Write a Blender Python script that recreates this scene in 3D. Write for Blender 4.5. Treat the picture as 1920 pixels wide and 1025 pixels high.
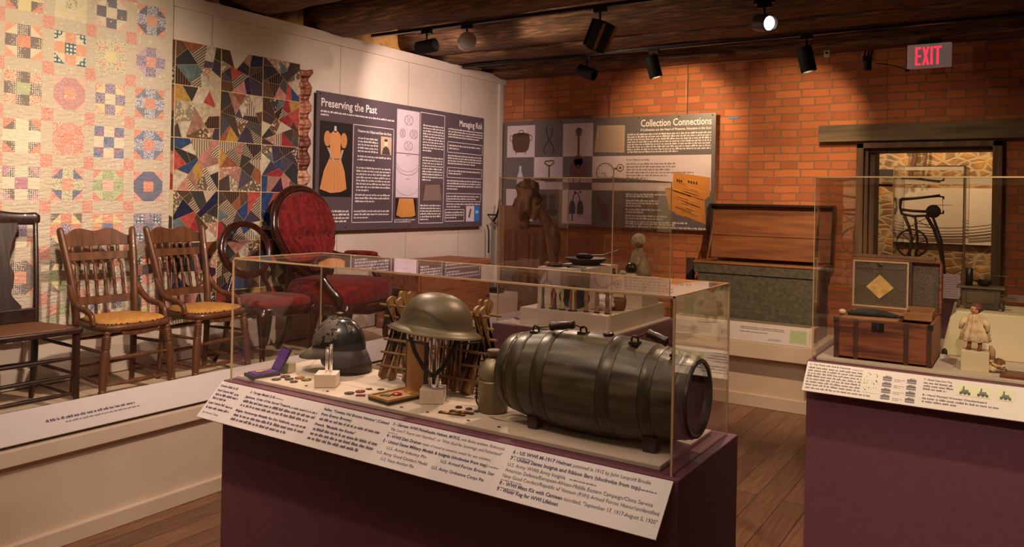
import bpy, math, random
from mathutils import Vector, Matrix, Euler, noise
PI = math.pi
random.seed(7)
scene = bpy.context.scene
COL = scene.collection
for _o in list(bpy.data.objects):
    bpy.data.objects.remove(_o)

# ------------------------------------------------------------------ camera, world, exposure
cam_d = bpy.data.cameras.new('camera')
cam = bpy.data.objects.new('camera', cam_d)
COL.objects.link(cam)
YAW, PITCH, ROLL, FPX, CYPX = 0.578, 0.0035, 0.0195, 1476.84, 369.04
_F = Vector((-math.sin(YAW)*math.cos(PITCH), math.cos(YAW)*math.cos(PITCH), math.sin(PITCH)))
_R = Vector((math.cos(YAW), math.sin(YAW), 0))
_U = _R.cross(_F)
_R2 = _R*math.cos(ROLL) + _U*math.sin(ROLL)
_U2 = -_R*math.sin(ROLL) + _U*math.cos(ROLL)
cam.matrix_world = Matrix(((_R2.x, _U2.x, -_F.x, 0), (_R2.y, _U2.y, -_F.y, 0), (_R2.z, _U2.z, -_F.z, 1.6), (0, 0, 0, 1)))
cam_d.sensor_width = 36
cam_d.lens = FPX*36/1920
cam_d.shift_y = (CYPX-512.5)/1920
cam_d.clip_start = 0.05
scene.camera = cam

vs = scene.view_settings
vs.view_transform = 'Standard'
vs.look = 'None'
vs.gamma = 1
vs.exposure = 0.18
vs.use_curve_mapping = False

world = bpy.data.worlds.new('world')
scene.world = world
world.use_nodes = True
world.node_tree.nodes['Background'].inputs[0].default_value = (1.0, 0.72, 0.52, 1)
world.node_tree.nodes['Background'].inputs[1].default_value = 0.05

WARM = (1.0, 0.74, 0.50)
PINK = (1.0, 0.76, 0.66)
def spot_light(name, loc, target, power, size_deg, col=WARM, blend=0.6, radius=0.04):
    d = bpy.data.lights.new(name, 'SPOT')
    d.energy = power
    d.color = col
    d.spot_size = math.radians(size_deg)
    d.spot_blend = blend
    d.shadow_soft_size = radius
    o = bpy.data.objects.new(name, d)
    COL.objects.link(o)
    o.location = loc
    o.rotation_euler = (Vector(target)-Vector(loc)).to_track_quat('-Z', 'Y').to_euler()
    return o
# unseen ceiling spots: some inferred from shadows and pools, others added to brighten
spot_light('unseen_lamp', (-2.2, 1.2, 2.85), (-4.7, 2.1, 2.2), 300, 56, (1, .82, .56), 1.0)
spot_light('unseen_lamp', (-1.7, 2.6, 2.85), (-4.5, 2.9, 1.2), 260, 66, (1, .78, .60), 1.0)
spot_light('unseen_lamp', (-2.4, 3.3, 2.86), (-4.5, 4.6, 1.2), 150, 74, PINK, 1.0)
spot_light('unseen_lamp', (-2.3, 5.1, 2.86), (-4.68, 5.6, 1.7), 150, 78, PINK, 1.0)
spot_light('unseen_lamp', (-1.6, 0.9, 2.85), (-3.7, 2.3, 0.5), 110, 70, PINK, 1.0)
spot_light('unseen_lamp', (-0.85, 3.1, 2.85), (-1.5, 2.05, 0.95), 130, 75, (1, .72, .50), 1.0)
spot_light('unseen_lamp', (-2.9, 3.0, 2.85), (-2.0, 2.0, 0.95), 130, 70, (1, .78, .60), 1.0)
spot_light('unseen_lamp', (-1.3, 5.0, 2.86), (-.65, 7.0, 1.4), 42, 60, (1, .74, .50), 1.0)  # added to brighten the doorway framing
spot_light('unseen_lamp', (-2.6, 1.9, 2.86), (-2.1, 3.7, .85), 50, 48, (1, .76, .62), 1.0)
spot_light('unseen_lamp', (0.5, 2.5, 2.85), (-0.3, 3.8, 1.0), 130, 75, (1, .78, .48), 1.0)
spot_light('unseen_lamp', (-0.8, 4.6, 2.86), (-1.8, 6.6, .8), 250, 62, (1, .70, .46), 1.0)
spot_light('unseen_lamp', (-3.2, 5.4, 2.86), (-2.2, 4.0, 1.1), 130, 70, (1, .74, .56), 1.0)
spot_light('unseen_lamp', (-3.2, 3.9, 2.88), (-4.68, 4.55, 2.45), 22, 50, (1, .80, .62), 1.0)
spot_light('unseen_lamp', (-2.7, 3.4, 2.88), (-4.8, 4.35, 3.05), 16, 60, (1, .70, .42), 1.0)  # added spot in place of bounced light on the stone above the partition
spot_light('unseen_lamp', (0.2, -0.4, 2.86), (0.15, 3.6, 0.55), 230, 40, (1, .76, .60), .9)
spot_light('unseen_lamp', (-1.5, 0.85, 2.86), (-1.6, 1.95, 0.9), 50, 62, (1, .74, .54), .9)
spot_light('unseen_lamp', (-1.05, 3.5, 2.86), (-1.1, 4.0, 0.0), 75, 72, (1, .72, .50), 1.0)
spot_light('unseen_lamp', (-2.0, 0.2, 2.86), (-3.3, 1.7, 0.0), 38, 60, (1, .74, .54), 1.0)

def area_light(name, loc, sx, sy, power, col=WARM, spread=150):
    d = bpy.data.lights.new(name, 'AREA'); d.shape = 'RECTANGLE'; d.size = sx; d.size_y = sy; d.energy = power; d.color = col; d.spread = math.radians(spread)
    o = bpy.data.objects.new(name, d); COL.objects.link(o); o.location = loc
    return o
area_light('fill_light', (-1.6, 1.3, 2.86), 3.0, 1.6, 20, (1, .76, .60))  # both area lights are added fill for bounced light, not real ceiling panels
area_light('fill_light', (0.6, -1.5, 2.86), 4.0, 2.0, 22, (1, .76, .60))

# ------------------------------------------------------------------ colours and materials
def S(r, g, b):
    f = lambda c: (c/255/12.92) if c/255 <= 0.04045 else ((c/255+0.055)/1.055)**2.4
    return (f(r), f(g), f(b))
MATS = {}
def nodes_of(name):
    m = bpy.data.materials.new(name)
    m.use_nodes = True
    nt = m.node_tree
    return m, nt, nt.nodes, nt.links, nt.nodes['Principled BSDF']
def mat(name, c1, c2=None, rough=0.6, metal=0.0, scale=8, stretch=(1, 1, 1), bump=0.0, detail=5, coat=0, spec=0.5, bscale=None, c3=None, sheen=0):
    if name in MATS: return MATS[name]
    m, nt, N, L, b = nodes_of(name)
    b.inputs['Roughness'].default_value = rough
    b.inputs['Metallic'].default_value = metal
    b.inputs['Coat Weight'].default_value = coat
    b.inputs['Specular IOR Level'].default_value = spec
    if sheen:
        b.inputs['Sheen Weight'].default_value = sheen
    b.inputs['Base Color'].default_value = (*c1, 1)
    if c2 or bump:
        tc = N.new('ShaderNodeTexCoord'); mp = N.new('ShaderNodeMapping')
        mp.inputs['Scale'].default_value = stretch
        L.new(tc.outputs['Object'], mp.inputs['Vector'])
        nz = N.new('ShaderNodeTexNoise')
        nz.inputs['Scale'].default_value = scale
        nz.inputs['Detail'].default_value = detail
        L.new(mp.outputs[0], nz.inputs['Vector'])
        if c2:
            r = N.new('ShaderNodeValToRGB')
            r.color_ramp.elements[0].position = 0.34; r.color_ramp.elements[1].position = 0.66
            r.color_ramp.elements[0].color = (*c1, 1); r.color_ramp.elements[1].color = (*c2, 1)
            if c3:
                e = r.color_ramp.elements.new(0.5); e.color = (*c3, 1)
            L.new(nz.outputs[0], r.inputs[0]); L.new(r.outputs[0], b.inputs['Base Color'])
        if bump:
            src = nz
            if bscale:
                src = N.new('ShaderNodeTexNoise'); src.inputs['Scale'].default_value = bscale; src.inputs['Detail'].default_value = 4
                L.new(mp.outputs[0], src.inputs['Vector'])
            bp = N.new('ShaderNodeBump'); bp.inputs['Strength'].default_value = bump; bp.inputs['Distance'].default_value = 0.01
            L.new(src.outputs[0], bp.inputs['Height']); L.new(bp.outputs[0], b.inputs['Normal'])
    MATS[name] = m
    return m
def wood(name, c1, c2, axis='x', scale=3.0, rough=0.5, bump=0.25, coat=0.0, c3=None):
    st = {'x': (1, 12, 12), 'y': (12, 1, 12), 'z': (12, 12, 1)}[axis]
    return mat(name, c1, c2, rough=rough, scale=scale, stretch=st, bump=bump, coat=coat, detail=6, c3=c3)
def attr_mat(name, rough=0.6, amount=0.12, scale=40, bump=0.0, sheen=0, spec=0.5):
    m, nt, N, L, b = nodes_of(name)
    b.inputs['Roughness'].default_value = rough
    b.inputs['Specular IOR Level'].default_value = spec
    b.inputs['Sheen Weight'].default_value = sheen
    a = N.new('ShaderNodeAttribute'); a.attribute_name = 'Col'
    tc = N.new('ShaderNodeTexCoord')
    nz = N.new('ShaderNodeTexNoise'); nz.inputs['Scale'].default_value = scale; nz.inputs['Detail'].default_value = 4
    L.new(tc.outputs['Object'], nz.inputs['Vector'])
    mr = N.new('ShaderNodeMapRange'); mr.inputs[3].default_value = 1-amount; mr.inputs[4].default_value = 1+amount
    mr.inputs[1].default_value = .3; mr.inputs[2].default_value = .7
    L.new(nz.outputs[0], mr.inputs[0])
    mx = N.new('ShaderNodeVectorMath'); mx.operation = 'SCALE'
    L.new(a.outputs['Color'], mx.inputs[0]); L.new(mr.outputs[0], mx.inputs['Scale'])
    L.new(mx.outputs[0], b.inputs['Base Color'])
    if bump:
        bp = N.new('ShaderNodeBump'); bp.inputs['Strength'].default_value = bump; bp.inputs['Distance'].default_value = 0.004
        L.new(nz.outputs[0], bp.inputs['Height']); L.new(bp.outputs[0], b.inputs['Normal'])
    return m
# printed cloth: ground colour is the face colour, motif colour mixed over it by a pattern
def cloth_mat(name, kind, motif, scale, thr=0.5, rough=0.8, bump=0.25, axis=0):
    m, nt, N, L, b = nodes_of(name)
    b.inputs['Roughness'].default_value = rough
    b.inputs['Specular IOR Level'].default_value = 0.25
    a = N.new('ShaderNodeAttribute'); a.attribute_name = 'Col'
    tc = N.new('ShaderNodeTexCoord')
    ro = N.new('ShaderNodeMapping'); ro.inputs['Rotation'].default_value = (axis, 0, 0)
    L.new(tc.outputs['Object'], ro.inputs['Vector'])
    mix = N.new('ShaderNodeMix'); mix.data_type = 'RGBA'
    if kind == 'dots':
        t = N.new('ShaderNodeTexVoronoi'); t.inputs['Scale'].default_value = scale; t.inputs['Randomness'].default_value = 0.25; t.feature = 'F1'
        L.new(ro.outputs[0], t.inputs['Vector'])
        c = N.new('ShaderNodeMath'); c.operation = 'LESS_THAN'; c.inputs[1].default_value = thr
        L.new(t.outputs['Distance'], c.inputs[0]); fac = c.outputs[0]
    elif kind == 'stripes':
        t = N.new('ShaderNodeTexWave'); t.inputs['Scale'].default_value = scale; t.inputs['Distortion'].default_value = 0.3; t.bands_direction = 'Y'
        L.new(ro.outputs[0], t.inputs['Vector'])
        c = N.new('ShaderNodeMath'); c.operation = 'LESS_THAN'; c.inputs[1].default_value = thr
        L.new(t.outputs[0], c.inputs[0]); fac = c.outputs[0]
    elif kind == 'plaid':
        t = N.new('ShaderNodeTexBrick'); t.inputs['Scale'].default_value = scale; t.offset = 0; t.inputs['Mortar Size'].default_value = thr*0.1
        t.inputs['Brick Width'].default_value = 0.5; t.inputs['Row Height'].default_value = 0.5
        sp = N.new('ShaderNodeSeparateXYZ'); cb = N.new('ShaderNodeCombineXYZ')
        L.new(ro.outputs[0], sp.inputs[0]); L.new(sp.outputs[1], cb.inputs[0]); L.new(sp.outputs[2], cb.inputs[1])
        L.new(cb.outputs[0], t.inputs['Vector']); fac = t.outputs['Fac']
    else:
        t = N.new('ShaderNodeTexNoise'); t.inputs['Scale'].default_value = scale; t.inputs['Detail'].default_value = 2
        L.new(ro.outputs[0], t.inputs['Vector'])
        c = N.new('ShaderNodeMath'); c.operation = 'GREATER_THAN'; c.inputs[1].default_value = thr
        L.new(t.outputs[0], c.inputs[0]); fac = c.outputs[0]
    L.new(fac, mix.inputs[0]); L.new(a.outputs['Color'], mix.inputs[6]); mix.inputs[7].default_value = (*motif, 1)
    L.new(mix.outputs[2], b.inputs['Base Color'])
    n2 = N.new('ShaderNodeTexNoise'); n2.inputs['Scale'].default_value = 26; n2.inputs['Detail'].default_value = 4
    cm_ = N.new('ShaderNodeMapping'); cm_.inputs['Scale'].default_value = (1, .8, 2.6); L.new(tc.outputs['Object'], cm_.inputs[0])
    L.new(cm_.outputs[0], n2.inputs['Vector'])
    bp = N.new('ShaderNodeBump'); bp.inputs['Strength'].default_value = bump; bp.inputs['Distance'].default_value = 0.02
    L.new(n2.outputs[0], bp.inputs['Height']); L.new(bp.outputs[0], b.inputs['Normal'])
    return m
PRINT = attr_mat('printed_surface', rough=0.45, amount=0.05, scale=6)
PAINTC = attr_mat('painted_surface', rough=0.6, amount=0.15, scale=30, bump=0.2)

def acrylic_mat():
    m, nt, N, L, b = nodes_of('clear_acrylic')
    N.remove(b)
    out = N['Material Output']
    tr = N.new('ShaderNodeBsdfTransparent'); tr.inputs[0].default_value = (.985, .975, .965, 1)
    gl = N.new('ShaderNodeBsdfGlossy'); gl.inputs['Roughness'].default_value = 0.015; gl.inputs[0].default_value = (1, 1, 1, 1)
    fr = N.new('ShaderNodeFresnel'); fr.inputs['IOR'].default_value = 1.49
    mx = N.new('ShaderNodeMixShader')
    gm = N.new('ShaderNodeNewGeometry'); mr = N.new('ShaderNodeMapRange')   # same reflectance on both faces of the thin sheet
    mr.inputs[3].default_value = 1.49; mr.inputs[4].default_value = 1/1.49
    L.new(gm.outputs['Backfacing'], mr.inputs[0]); L.new(mr.outputs[0], fr.inputs['IOR'])
    L.new(fr.outputs[0], mx.inputs[0]); L.new(tr.outputs[0], mx.inputs[1]); L.new(gl.outputs[0], mx.inputs[2])
    L.new(mx.outputs[0], out.inputs[0])
    return m
ACRYLIC = acrylic_mat()
m, nt, N, L, b = nodes_of('acrylic_cut_edge')
b.inputs['Base Color'].default_value = (*S(208, 174, 130), 1); b.inputs['Roughness'].default_value = 0.25
b.inputs['Transmission Weight'].default_value = 0.2
ACR_EDGE = m

M_WHITE = mat('white_paint', S(212, 194, 178), S(200, 182, 166), rough=0.55, scale=1.5, bump=0.04, bscale=60)
M_WHITE2 = mat('off_white_display_board', S(226, 208, 188), S(208, 188, 168), rough=0.6, scale=5, bump=0.05, bscale=80)
M_DECK = mat('pale_deck_cloth', S(206, 190, 172), S(190, 174, 156), rough=0.8, scale=7, bump=0.1, bscale=120)
M_PURPLE = mat('plum_paint', S(104, 60, 71), S(97, 55, 65), rough=0.62, scale=30, bump=0.05, bscale=150)
M_BLACK = mat('black_satin_metal', S(22, 20, 19), rough=0.38, metal=0.2)
M_BLACKM = mat('matte_black', S(20, 17, 16), rough=0.7)
M_CHROME = mat('polished_metal', S(200, 190, 180), rough=0.2, metal=1)
M_SHEET = mat('white_label_sheet', S(204, 192, 187), rough=0.42)
M_CREAM = mat('cream_block_paint', S(212, 198, 162), S(200, 186, 150), rough=0.6, scale=4)

# ------------------------------------------------------------------ object bookkeeping
OFFS = {}
def link(o): COL.objects.link(o); return o
def meta(o, label=None, cat=None, group=None, kind=None):
    if label: o['label'] = label
    if cat: o['category'] = cat
    if group: o['group'] = group
    if kind: o['kind'] = kind
    return o
def thing(name, label, cat, loc=(0, 0, 0), rz=0, group=None, world=True):
    """Empty at the base; world=True: parts are given in world coordinates"""
    o = bpy.data.objects.new(name, None); link(o)
    o.empty_display_size = 0.1
    o.location = loc; o.rotation_euler = (0, 0, rz)
    OFFS[o.name] = Vector(loc) if world else Vector((0, 0, 0))
    return meta(o, label, cat, group)
class MB:
    def __init__(s): s.v = []; s.f = []; s.m = []; s.c = []; s.s = []
    def add(s, vs_, fs_, mat=0, col=(1, 1, 1), smooth=False, M=None):
        o = len(s.v)
        s.v += [tuple(M @ Vector(p)) for p in vs_] if M is not None else [tuple(p) for p in vs_]
        for f in fs_:
            s.f.append([i+o for i in f]); s.m.append(mat); s.c.append(col); s.s.append(smooth)
        return s
    def box(s, x0, y0, z0, x1, y1, z1, mat=0, col=(1, 1, 1), M=None):
        v = [(x, y, z) for z in (z0, z1) for y in (y0, y1) for x in (x0, x1)]
        return s.add(v, [(0, 2, 3, 1), (4, 5, 7, 6), (0, 1, 5, 4), (2, 6, 7, 3), (0, 4, 6, 2), (1, 3, 7, 5)], mat, col, False, M)
    def cbox(s, c, size, rot=None, mat=0, col=(1, 1, 1)):
        M = Matrix.Translation(c) @ (rot if rot is not None else Matrix())
        a, b, d = size[0]/2, size[1]/2, size[2]/2
        return s.box(-a, -b, -d, a, b, d, mat, col, M)
    def bar(s, p, q, w, h, mat=0, col=(1, 1, 1), up=(0, 0, 1)):
        p, q = Vector(p), Vector(q); d = (q-p); l = d.length; d.normalize()
        u = Vector(up)
        if abs(d.dot(u)) > .99: u = Vector((1, 0, 0))
        r = d.cross(u).normalized(); u = r.cross(d)
        R = Matrix((r, d, u)).transposed().to_4x4()
        return s.cbox((p+q)/2, (w, l, h), R, mat, col)
    def ring(s, rings, closed=True, caps=True, mat=0, col=(1, 1, 1), smooth=True, loop=False, M=None):
        n = len(rings[0]); vs_ = [p for r in rings for p in r]; fs_ = []
        R = len(rings)
        for i in range(R if loop else R-1):
            j = (i+1) % R
            for k in range(n if closed else n-1):
                l = (k+1) % n
                fs_.append((i*n+k, i*n+l, j*n+l, j*n+k))
        if caps and not loop and closed:
            fs_.append(tuple(reversed(range(n)))); fs_.append(tuple((R-1)*n+k for k in range(n)))
        return s.add(vs_, fs_, mat, col, smooth, M)
    def tube(s, pts, r, n=10, mat=0, col=(1, 1, 1), loop=False, flat=1.0, up=None, M=None, caps=True):
        pts = [Vector(p) for p in pts]; P = len(pts)
        rs = r if isinstance(r, (list, tuple)) else [r]*P
        rings = []; prev = None
        for i, p in enumerate(pts):
            a = pts[(i-1) % P] if (loop or i > 0) else p
            b = pts[(i+1) % P] if (loop or i < P-1) else p
            d = (b-a).normalized()
            if up is not None: u = Vector(up)
            elif prev is None: u = Vector((0, 0, 1)) if abs(d.z) < .9 else Vector((1, 0, 0))
            else: u = prev
            x = d.cross(u)
            if x.length < 1e-5: x = d.cross(Vector((0, 1, 0)))
            x.normalize(); u = x.cross(d).normalized(); prev = u
            rings.append([p + x*math.cos(2*PI*k/n)*rs[i] + u*math.sin(2*PI*k/n)*rs[i]*flat for k in range(n)])
        return s.ring(rings, True, caps, mat, col, True, loop, M)
    def lathe(s, prof, n=24, mat=0, col=(1, 1, 1), M=None, caps=True, smooth=True, sx=1, sy=1):
        rings = [[(max(r, 1e-4)*math.cos(2*PI*k/n)*sx, max(r, 1e-4)*math.sin(2*PI*k/n)*sy, z) for k in range(n)] for r, z in prof]
        return s.ring(rings, True, caps, mat, col, smooth, False, M)
    def prism(s, poly, h, mat=0, col=(1, 1, 1), M=None, smooth=False):
        n = len(poly)
        v = [(x, y, 0) for x, y in poly]+[(x, y, h) for x, y in poly]
        f = [tuple(reversed(range(n))), tuple(range(n, 2*n))]+[(i, (i+1) % n, n+(i+1) % n, n+i) for i in range(n)]
        return s.add(v, f, mat, col, smooth, M)
    def ell(s, c, r, nu=20, nv=12, mat=0, col=(1, 1, 1), M=None):
        T = (M if M is not None else Matrix()) @ Matrix.Translation(c)
        prof = [(math.sin(PI*i/nv), -math.cos(PI*i/nv)) for i in range(nv+1)]
        rings = [[(max(a, 1e-3)*math.cos(2*PI*k/nu)*r[0], max(a, 1e-3)*math.sin(2*PI*k/nu)*r[1], z*r[2]) for k in range(nu)] for a, z in prof]
        return s.ring(rings, True, True, mat, col, True, False, T)
    def mesh(s, name, off=Vector((0, 0, 0))):
        me = bpy.data.meshes.new(name)
        me.from_pydata([(p[0]-off.x, p[1]-off.y, p[2]-off.z) for p in s.v], [], s.f)
        me.polygons.foreach_set('material_index', s.m)
        me.polygons.foreach_set('use_smooth', s.s)
        ca = me.color_attributes.new('Col', 'FLOAT_COLOR', 'CORNER')
        buf = []
        for p, c in zip(me.polygons, s.c): buf += [c[0], c[1], c[2], 1.0]*p.loop_total
        ca.data.foreach_set('color', buf)
        me.update()
        return me
    def build(s, name, mats, parent=None, label=None, cat=None, group=None, kind=None, bevel=0, sub=0, world=True, solid=0):
        if not isinstance(mats, (list, tuple)): mats = [mats]
        if parent is not None:
            off = OFFS.get(parent.name, Vector((0, 0, 0)))
        elif kind == 'structure' or not s.v:
            off = Vector((0, 0, 0))
        else:
            xs = [p[0] for p in s.v]; ys = [p[1] for p in s.v]; zs = [p[2] for p in s.v]
            off = Vector(((min(xs)+max(xs))/2, (min(ys)+max(ys))/2, min(zs)))
        me = s.mesh(name, off)
        for m_ in mats: me.materials.append(m_)
        o = bpy.data.objects.new(name, me); link(o)
        if parent is not None:
            o.parent = parent; OFFS[o.name] = off
        else:
            o.location = off; OFFS[o.name] = off
        meta(o, label, cat, group, kind)
        if bevel:
            b = o.modifiers.new('bevel', 'BEVEL'); b.width = bevel; b.segments = 2; b.limit_method = 'ANGLE'; b.angle_limit = math.radians(50)
        if solid:
            b = o.modifiers.new('solid', 'SOLIDIFY'); b.thickness = solid; b.offset = 0
        if sub:
            b = o.modifiers.new('sub', 'SUBSURF'); b.levels = sub; b.render_levels = sub
        return o
def dup(root, loc=None, rz=None, label=None, group=None):
    def cp(o, par):
        c = o.copy(); link(c); c.parent = par
        for ch in list(o.children): cp(ch, c)
        return c
    kids = list(root.children)
    r = root.copy(); link(r)
    for ch in kids: cp(ch, r)
    if loc is not None: r.location = loc
    if rz is not None: r.rotation_euler = (0, 0, rz)
    if label: r['label'] = label
    if group: r['group'] = group
    return r
def rotz(a): return Matrix.Rotation(a, 4, 'Z')
def TR(loc, rx=0, ry=0, rz=0): return Matrix.Translation(loc) @ Euler((rx, ry, rz)).to_matrix().to_4x4()

# ------------------------------------------------------------------ lettering and prints on flat boards
_tc = {}
def glyphs(s_, bold=0.0, shear=0.0, res=2):
    k = (s_, bold, shear)
    if k in _tc: return _tc[k]
    c = bpy.data.curves.new('t', 'FONT'); c.body = s_; c.size = 1; c.offset = bold; c.shear = shear; c.resolution_u = res
    o = bpy.data.objects.new('t', c)
    me = bpy.data.meshes.new_from_object(o)
    v = [(p.co.x, p.co.y) for p in me.vertices]; f = [tuple(p.vertices) for p in me.polygons]
    bpy.data.objects.remove(o); bpy.data.curves.remove(c); bpy.data.meshes.remove(me)
    if v:
        x0 = min(a for a, _ in v); x1 = max(a for a, _ in v)
    else: x0, x1 = 0, 1
    _tc[k] = (v, f, x0, x1)
    return _tc[k]
class Sheet:
    """flat print: O origin (lower left), U to the right, V up, both unit vectors"""
    def __init__(s, O, U, V, mb=None):
        s.O, s.U, s.V = Vector(O), Vector(U).normalized(), Vector(V).normalized()
        s.N = s.U.cross(s.V); s.mb = mb or MB(); s.rnd = random.Random(3)
    def P(s, u, v, l=1): return s.O+s.U*u+s.V*v+s.N*(l*0.0006)
    def poly(s, pts, col, l=1, mat=0): s.mb.add([s.P(u, v, l) for u, v in pts], [tuple(range(len(pts)))], mat, col); return s
    def rect(s, u0, v0, u1, v1, col, l=1): return s.poly([(u0, v0), (u1, v0), (u1, v1), (u0, v1)], col, l)
    def line(s, a, b, w, col, l=1):
        d = Vector((b[0]-a[0], b[1]-a[1])); n = Vector((-d.y, d.x)).normalized()*w/2
        return s.poly([(a[0]-n.x, a[1]-n.y), (b[0]-n.x, b[1]-n.y), (b[0]+n.x, b[1]+n.y), (a[0]+n.x, a[1]+n.y)], col, l)
    def path(s, pts, w, col, l=1):
        for a, b in zip(pts, pts[1:]): s.line(a, b, w, col, l)
        return s
    def frame(s, u0, v0, u1, v1, w, col, l=1):
        s.rect(u0, v0, u1, v0+w, col, l); s.rect(u0, v1-w, u1, v1, col, l); s.rect(u0, v0, u0+w, v1, col, l); s.rect(u1-w, v0, u1, v1, col, l)
        return s
    def disc(s, u, v, r, col, l=1, n=24, ry=None): return s.poly([(u+r*math.cos(2*PI*k/n), v+(ry or r)*math.sin(2*PI*k/n)) for k in range(n)], col, l)
    def circ(s, u, v, r, w, col, l=1, n=28, ry=None, a0=0, a1=2*PI):
        ry = ry or r
        s.path([(u+r*math.cos(a0+(a1-a0)*k/n), v+ry*math.sin(a0+(a1-a0)*k/n)) for k in range(n+1)], w, col, l); return s
    def text(s, t, u, v, h, col, l=2, align='L', width=None, bold=0.0, shear=0.0):
        g, f, x0, x1 = glyphs(t, bold, shear)
        if not g: return s
        sx = h if width is None else width/(x1-x0)
        w = (x1-x0)*sx
        o = u-x0*sx if align == 'L' else (u-w-x0*sx if align == 'R' else u-w/2-x0*sx)
        s.mb.add([s.P(o+a*sx, v+b*h, l) for a, b in g], f, 0, col); return s
    def greek(s, u0, u1, v1, v0, pitch, col, l=2, last=0.6, th=0.42):
        """rows of word-like marks for body copy that is too small to read"""
        v = v1-pitch
        while v >= v0:
            u = u0; end = u1 if v-pitch >= v0 else u0+(u1-u0)*last
            while u < end:
                w = s.rnd.uniform(0.8, 3.6)*pitch*0.55; w = min(w, end-u)
                x = u
                while x < u+w-0.0008:      # strokes of a word
                    sw = pitch*s.rnd.uniform(.14, .3); hh = pitch*s.rnd.choice((th, th, th, th*1.4))
                    s.rect(x, v, min(x+sw, u+w), v+hh, col, l); x += sw+pitch*.07
                u += w+pitch*0.32
            v -= pitch
        return s
# ================================================================== the room
def brick_material():
    m, nt, N, L, b = nodes_of('old_red_brick')
    b.inputs['Roughness'].default_value = 0.85
    tc = N.new('ShaderNodeTexCoord'); sp = N.new('ShaderNodeSeparateXYZ'); cb = N.new('ShaderNodeCombineXYZ')
    nz = N.new('ShaderNodeTexNoise'); nz.inputs['Scale'].default_value = 5; nz.inputs['Detail'].default_value = 3
    L.new(tc.outputs['Object'], nz.inputs['Vector'])
    ad = N.new('ShaderNodeVectorMath'); ad.operation = 'MULTIPLY_ADD'; ad.inputs[1].default_value = (.022, .022, .022)
    L.new(nz.outputs['Color'], ad.inputs[0]); L.new(tc.outputs['Object'], ad.inputs[2])
    L.new(ad.outputs[0], sp.inputs[0])
    ay_ = N.new('ShaderNodeMath'); ay_.operation = 'ADD'; L.new(sp.outputs[0], ay_.inputs[0]); L.new(sp.outputs[1], ay_.inputs[1])
    L.new(ay_.outputs[0], cb.inputs[0]); L.new(sp.outputs[2], cb.inputs[1])
    t = N.new('ShaderNodeTexBrick'); t.inputs['Scale'].default_value = 1
    t.squash = 0.62; t.squash_frequency = 2; t.inputs['Brick Width'].default_value = 0.225; t.inputs['Row Height'].default_value = 0.0685
    t.inputs['Mortar Size'].default_value = 0.0065; t.inputs['Mortar Smooth'].default_value = 0.25; t.inputs['Bias'].default_value = 0.0
    t.inputs['Color1'].default_value = (*S(206, 120, 68), 1); t.inputs['Color2'].default_value = (*S(176, 96, 58), 1)
    t.inputs['Mortar'].default_value = (*S(142, 108, 80), 1)
    L.new(cb.outputs[0], t.inputs['Vector'])
    n2 = N.new('ShaderNodeTexNoise'); n2.inputs['Scale'].default_value = 1.3; n2.inputs['Detail'].default_value = 8
    L.new(tc.outputs['Object'], n2.inputs['Vector'])
    mr = N.new('ShaderNodeMapRange'); mr.inputs[1].default_value = .3; mr.inputs[2].default_value = .7; mr.inputs[3].default_value = .78; mr.inputs[4].default_value = 1.15
    L.new(n2.outputs[0], mr.inputs[0])
    sc = N.new('ShaderNodeVectorMath'); sc.operation = 'SCALE'
    L.new(t.outputs['Color'], sc.inputs[0]); L.new(mr.outputs[0], sc.inputs['Scale'])
    L.new(sc.outputs[0], b.inputs['Base Color'])
    bp = N.new('ShaderNodeBump'); bp.inputs['Strength'].default_value = 0.6; bp.inputs['Distance'].default_value = 0.012; bp.invert = True
    L.new(t.outputs['Fac'], bp.inputs['Height'])
    n3 = N.new('ShaderNodeTexNoise'); n3.inputs['Scale'].default_value = 60; L.new(tc.outputs['Object'], n3.inputs['Vector'])
    b2 = N.new('ShaderNodeBump'); b2.inputs['Strength'].default_value = 0.3; b2.inputs['Distance'].default_value = 0.004
    L.new(n3.outputs[0], b2.inputs['Height']); L.new(bp.outputs[0], b2.inputs['Normal']); L.new(b2.outputs[0], b.inputs['Normal'])
    return m
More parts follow.
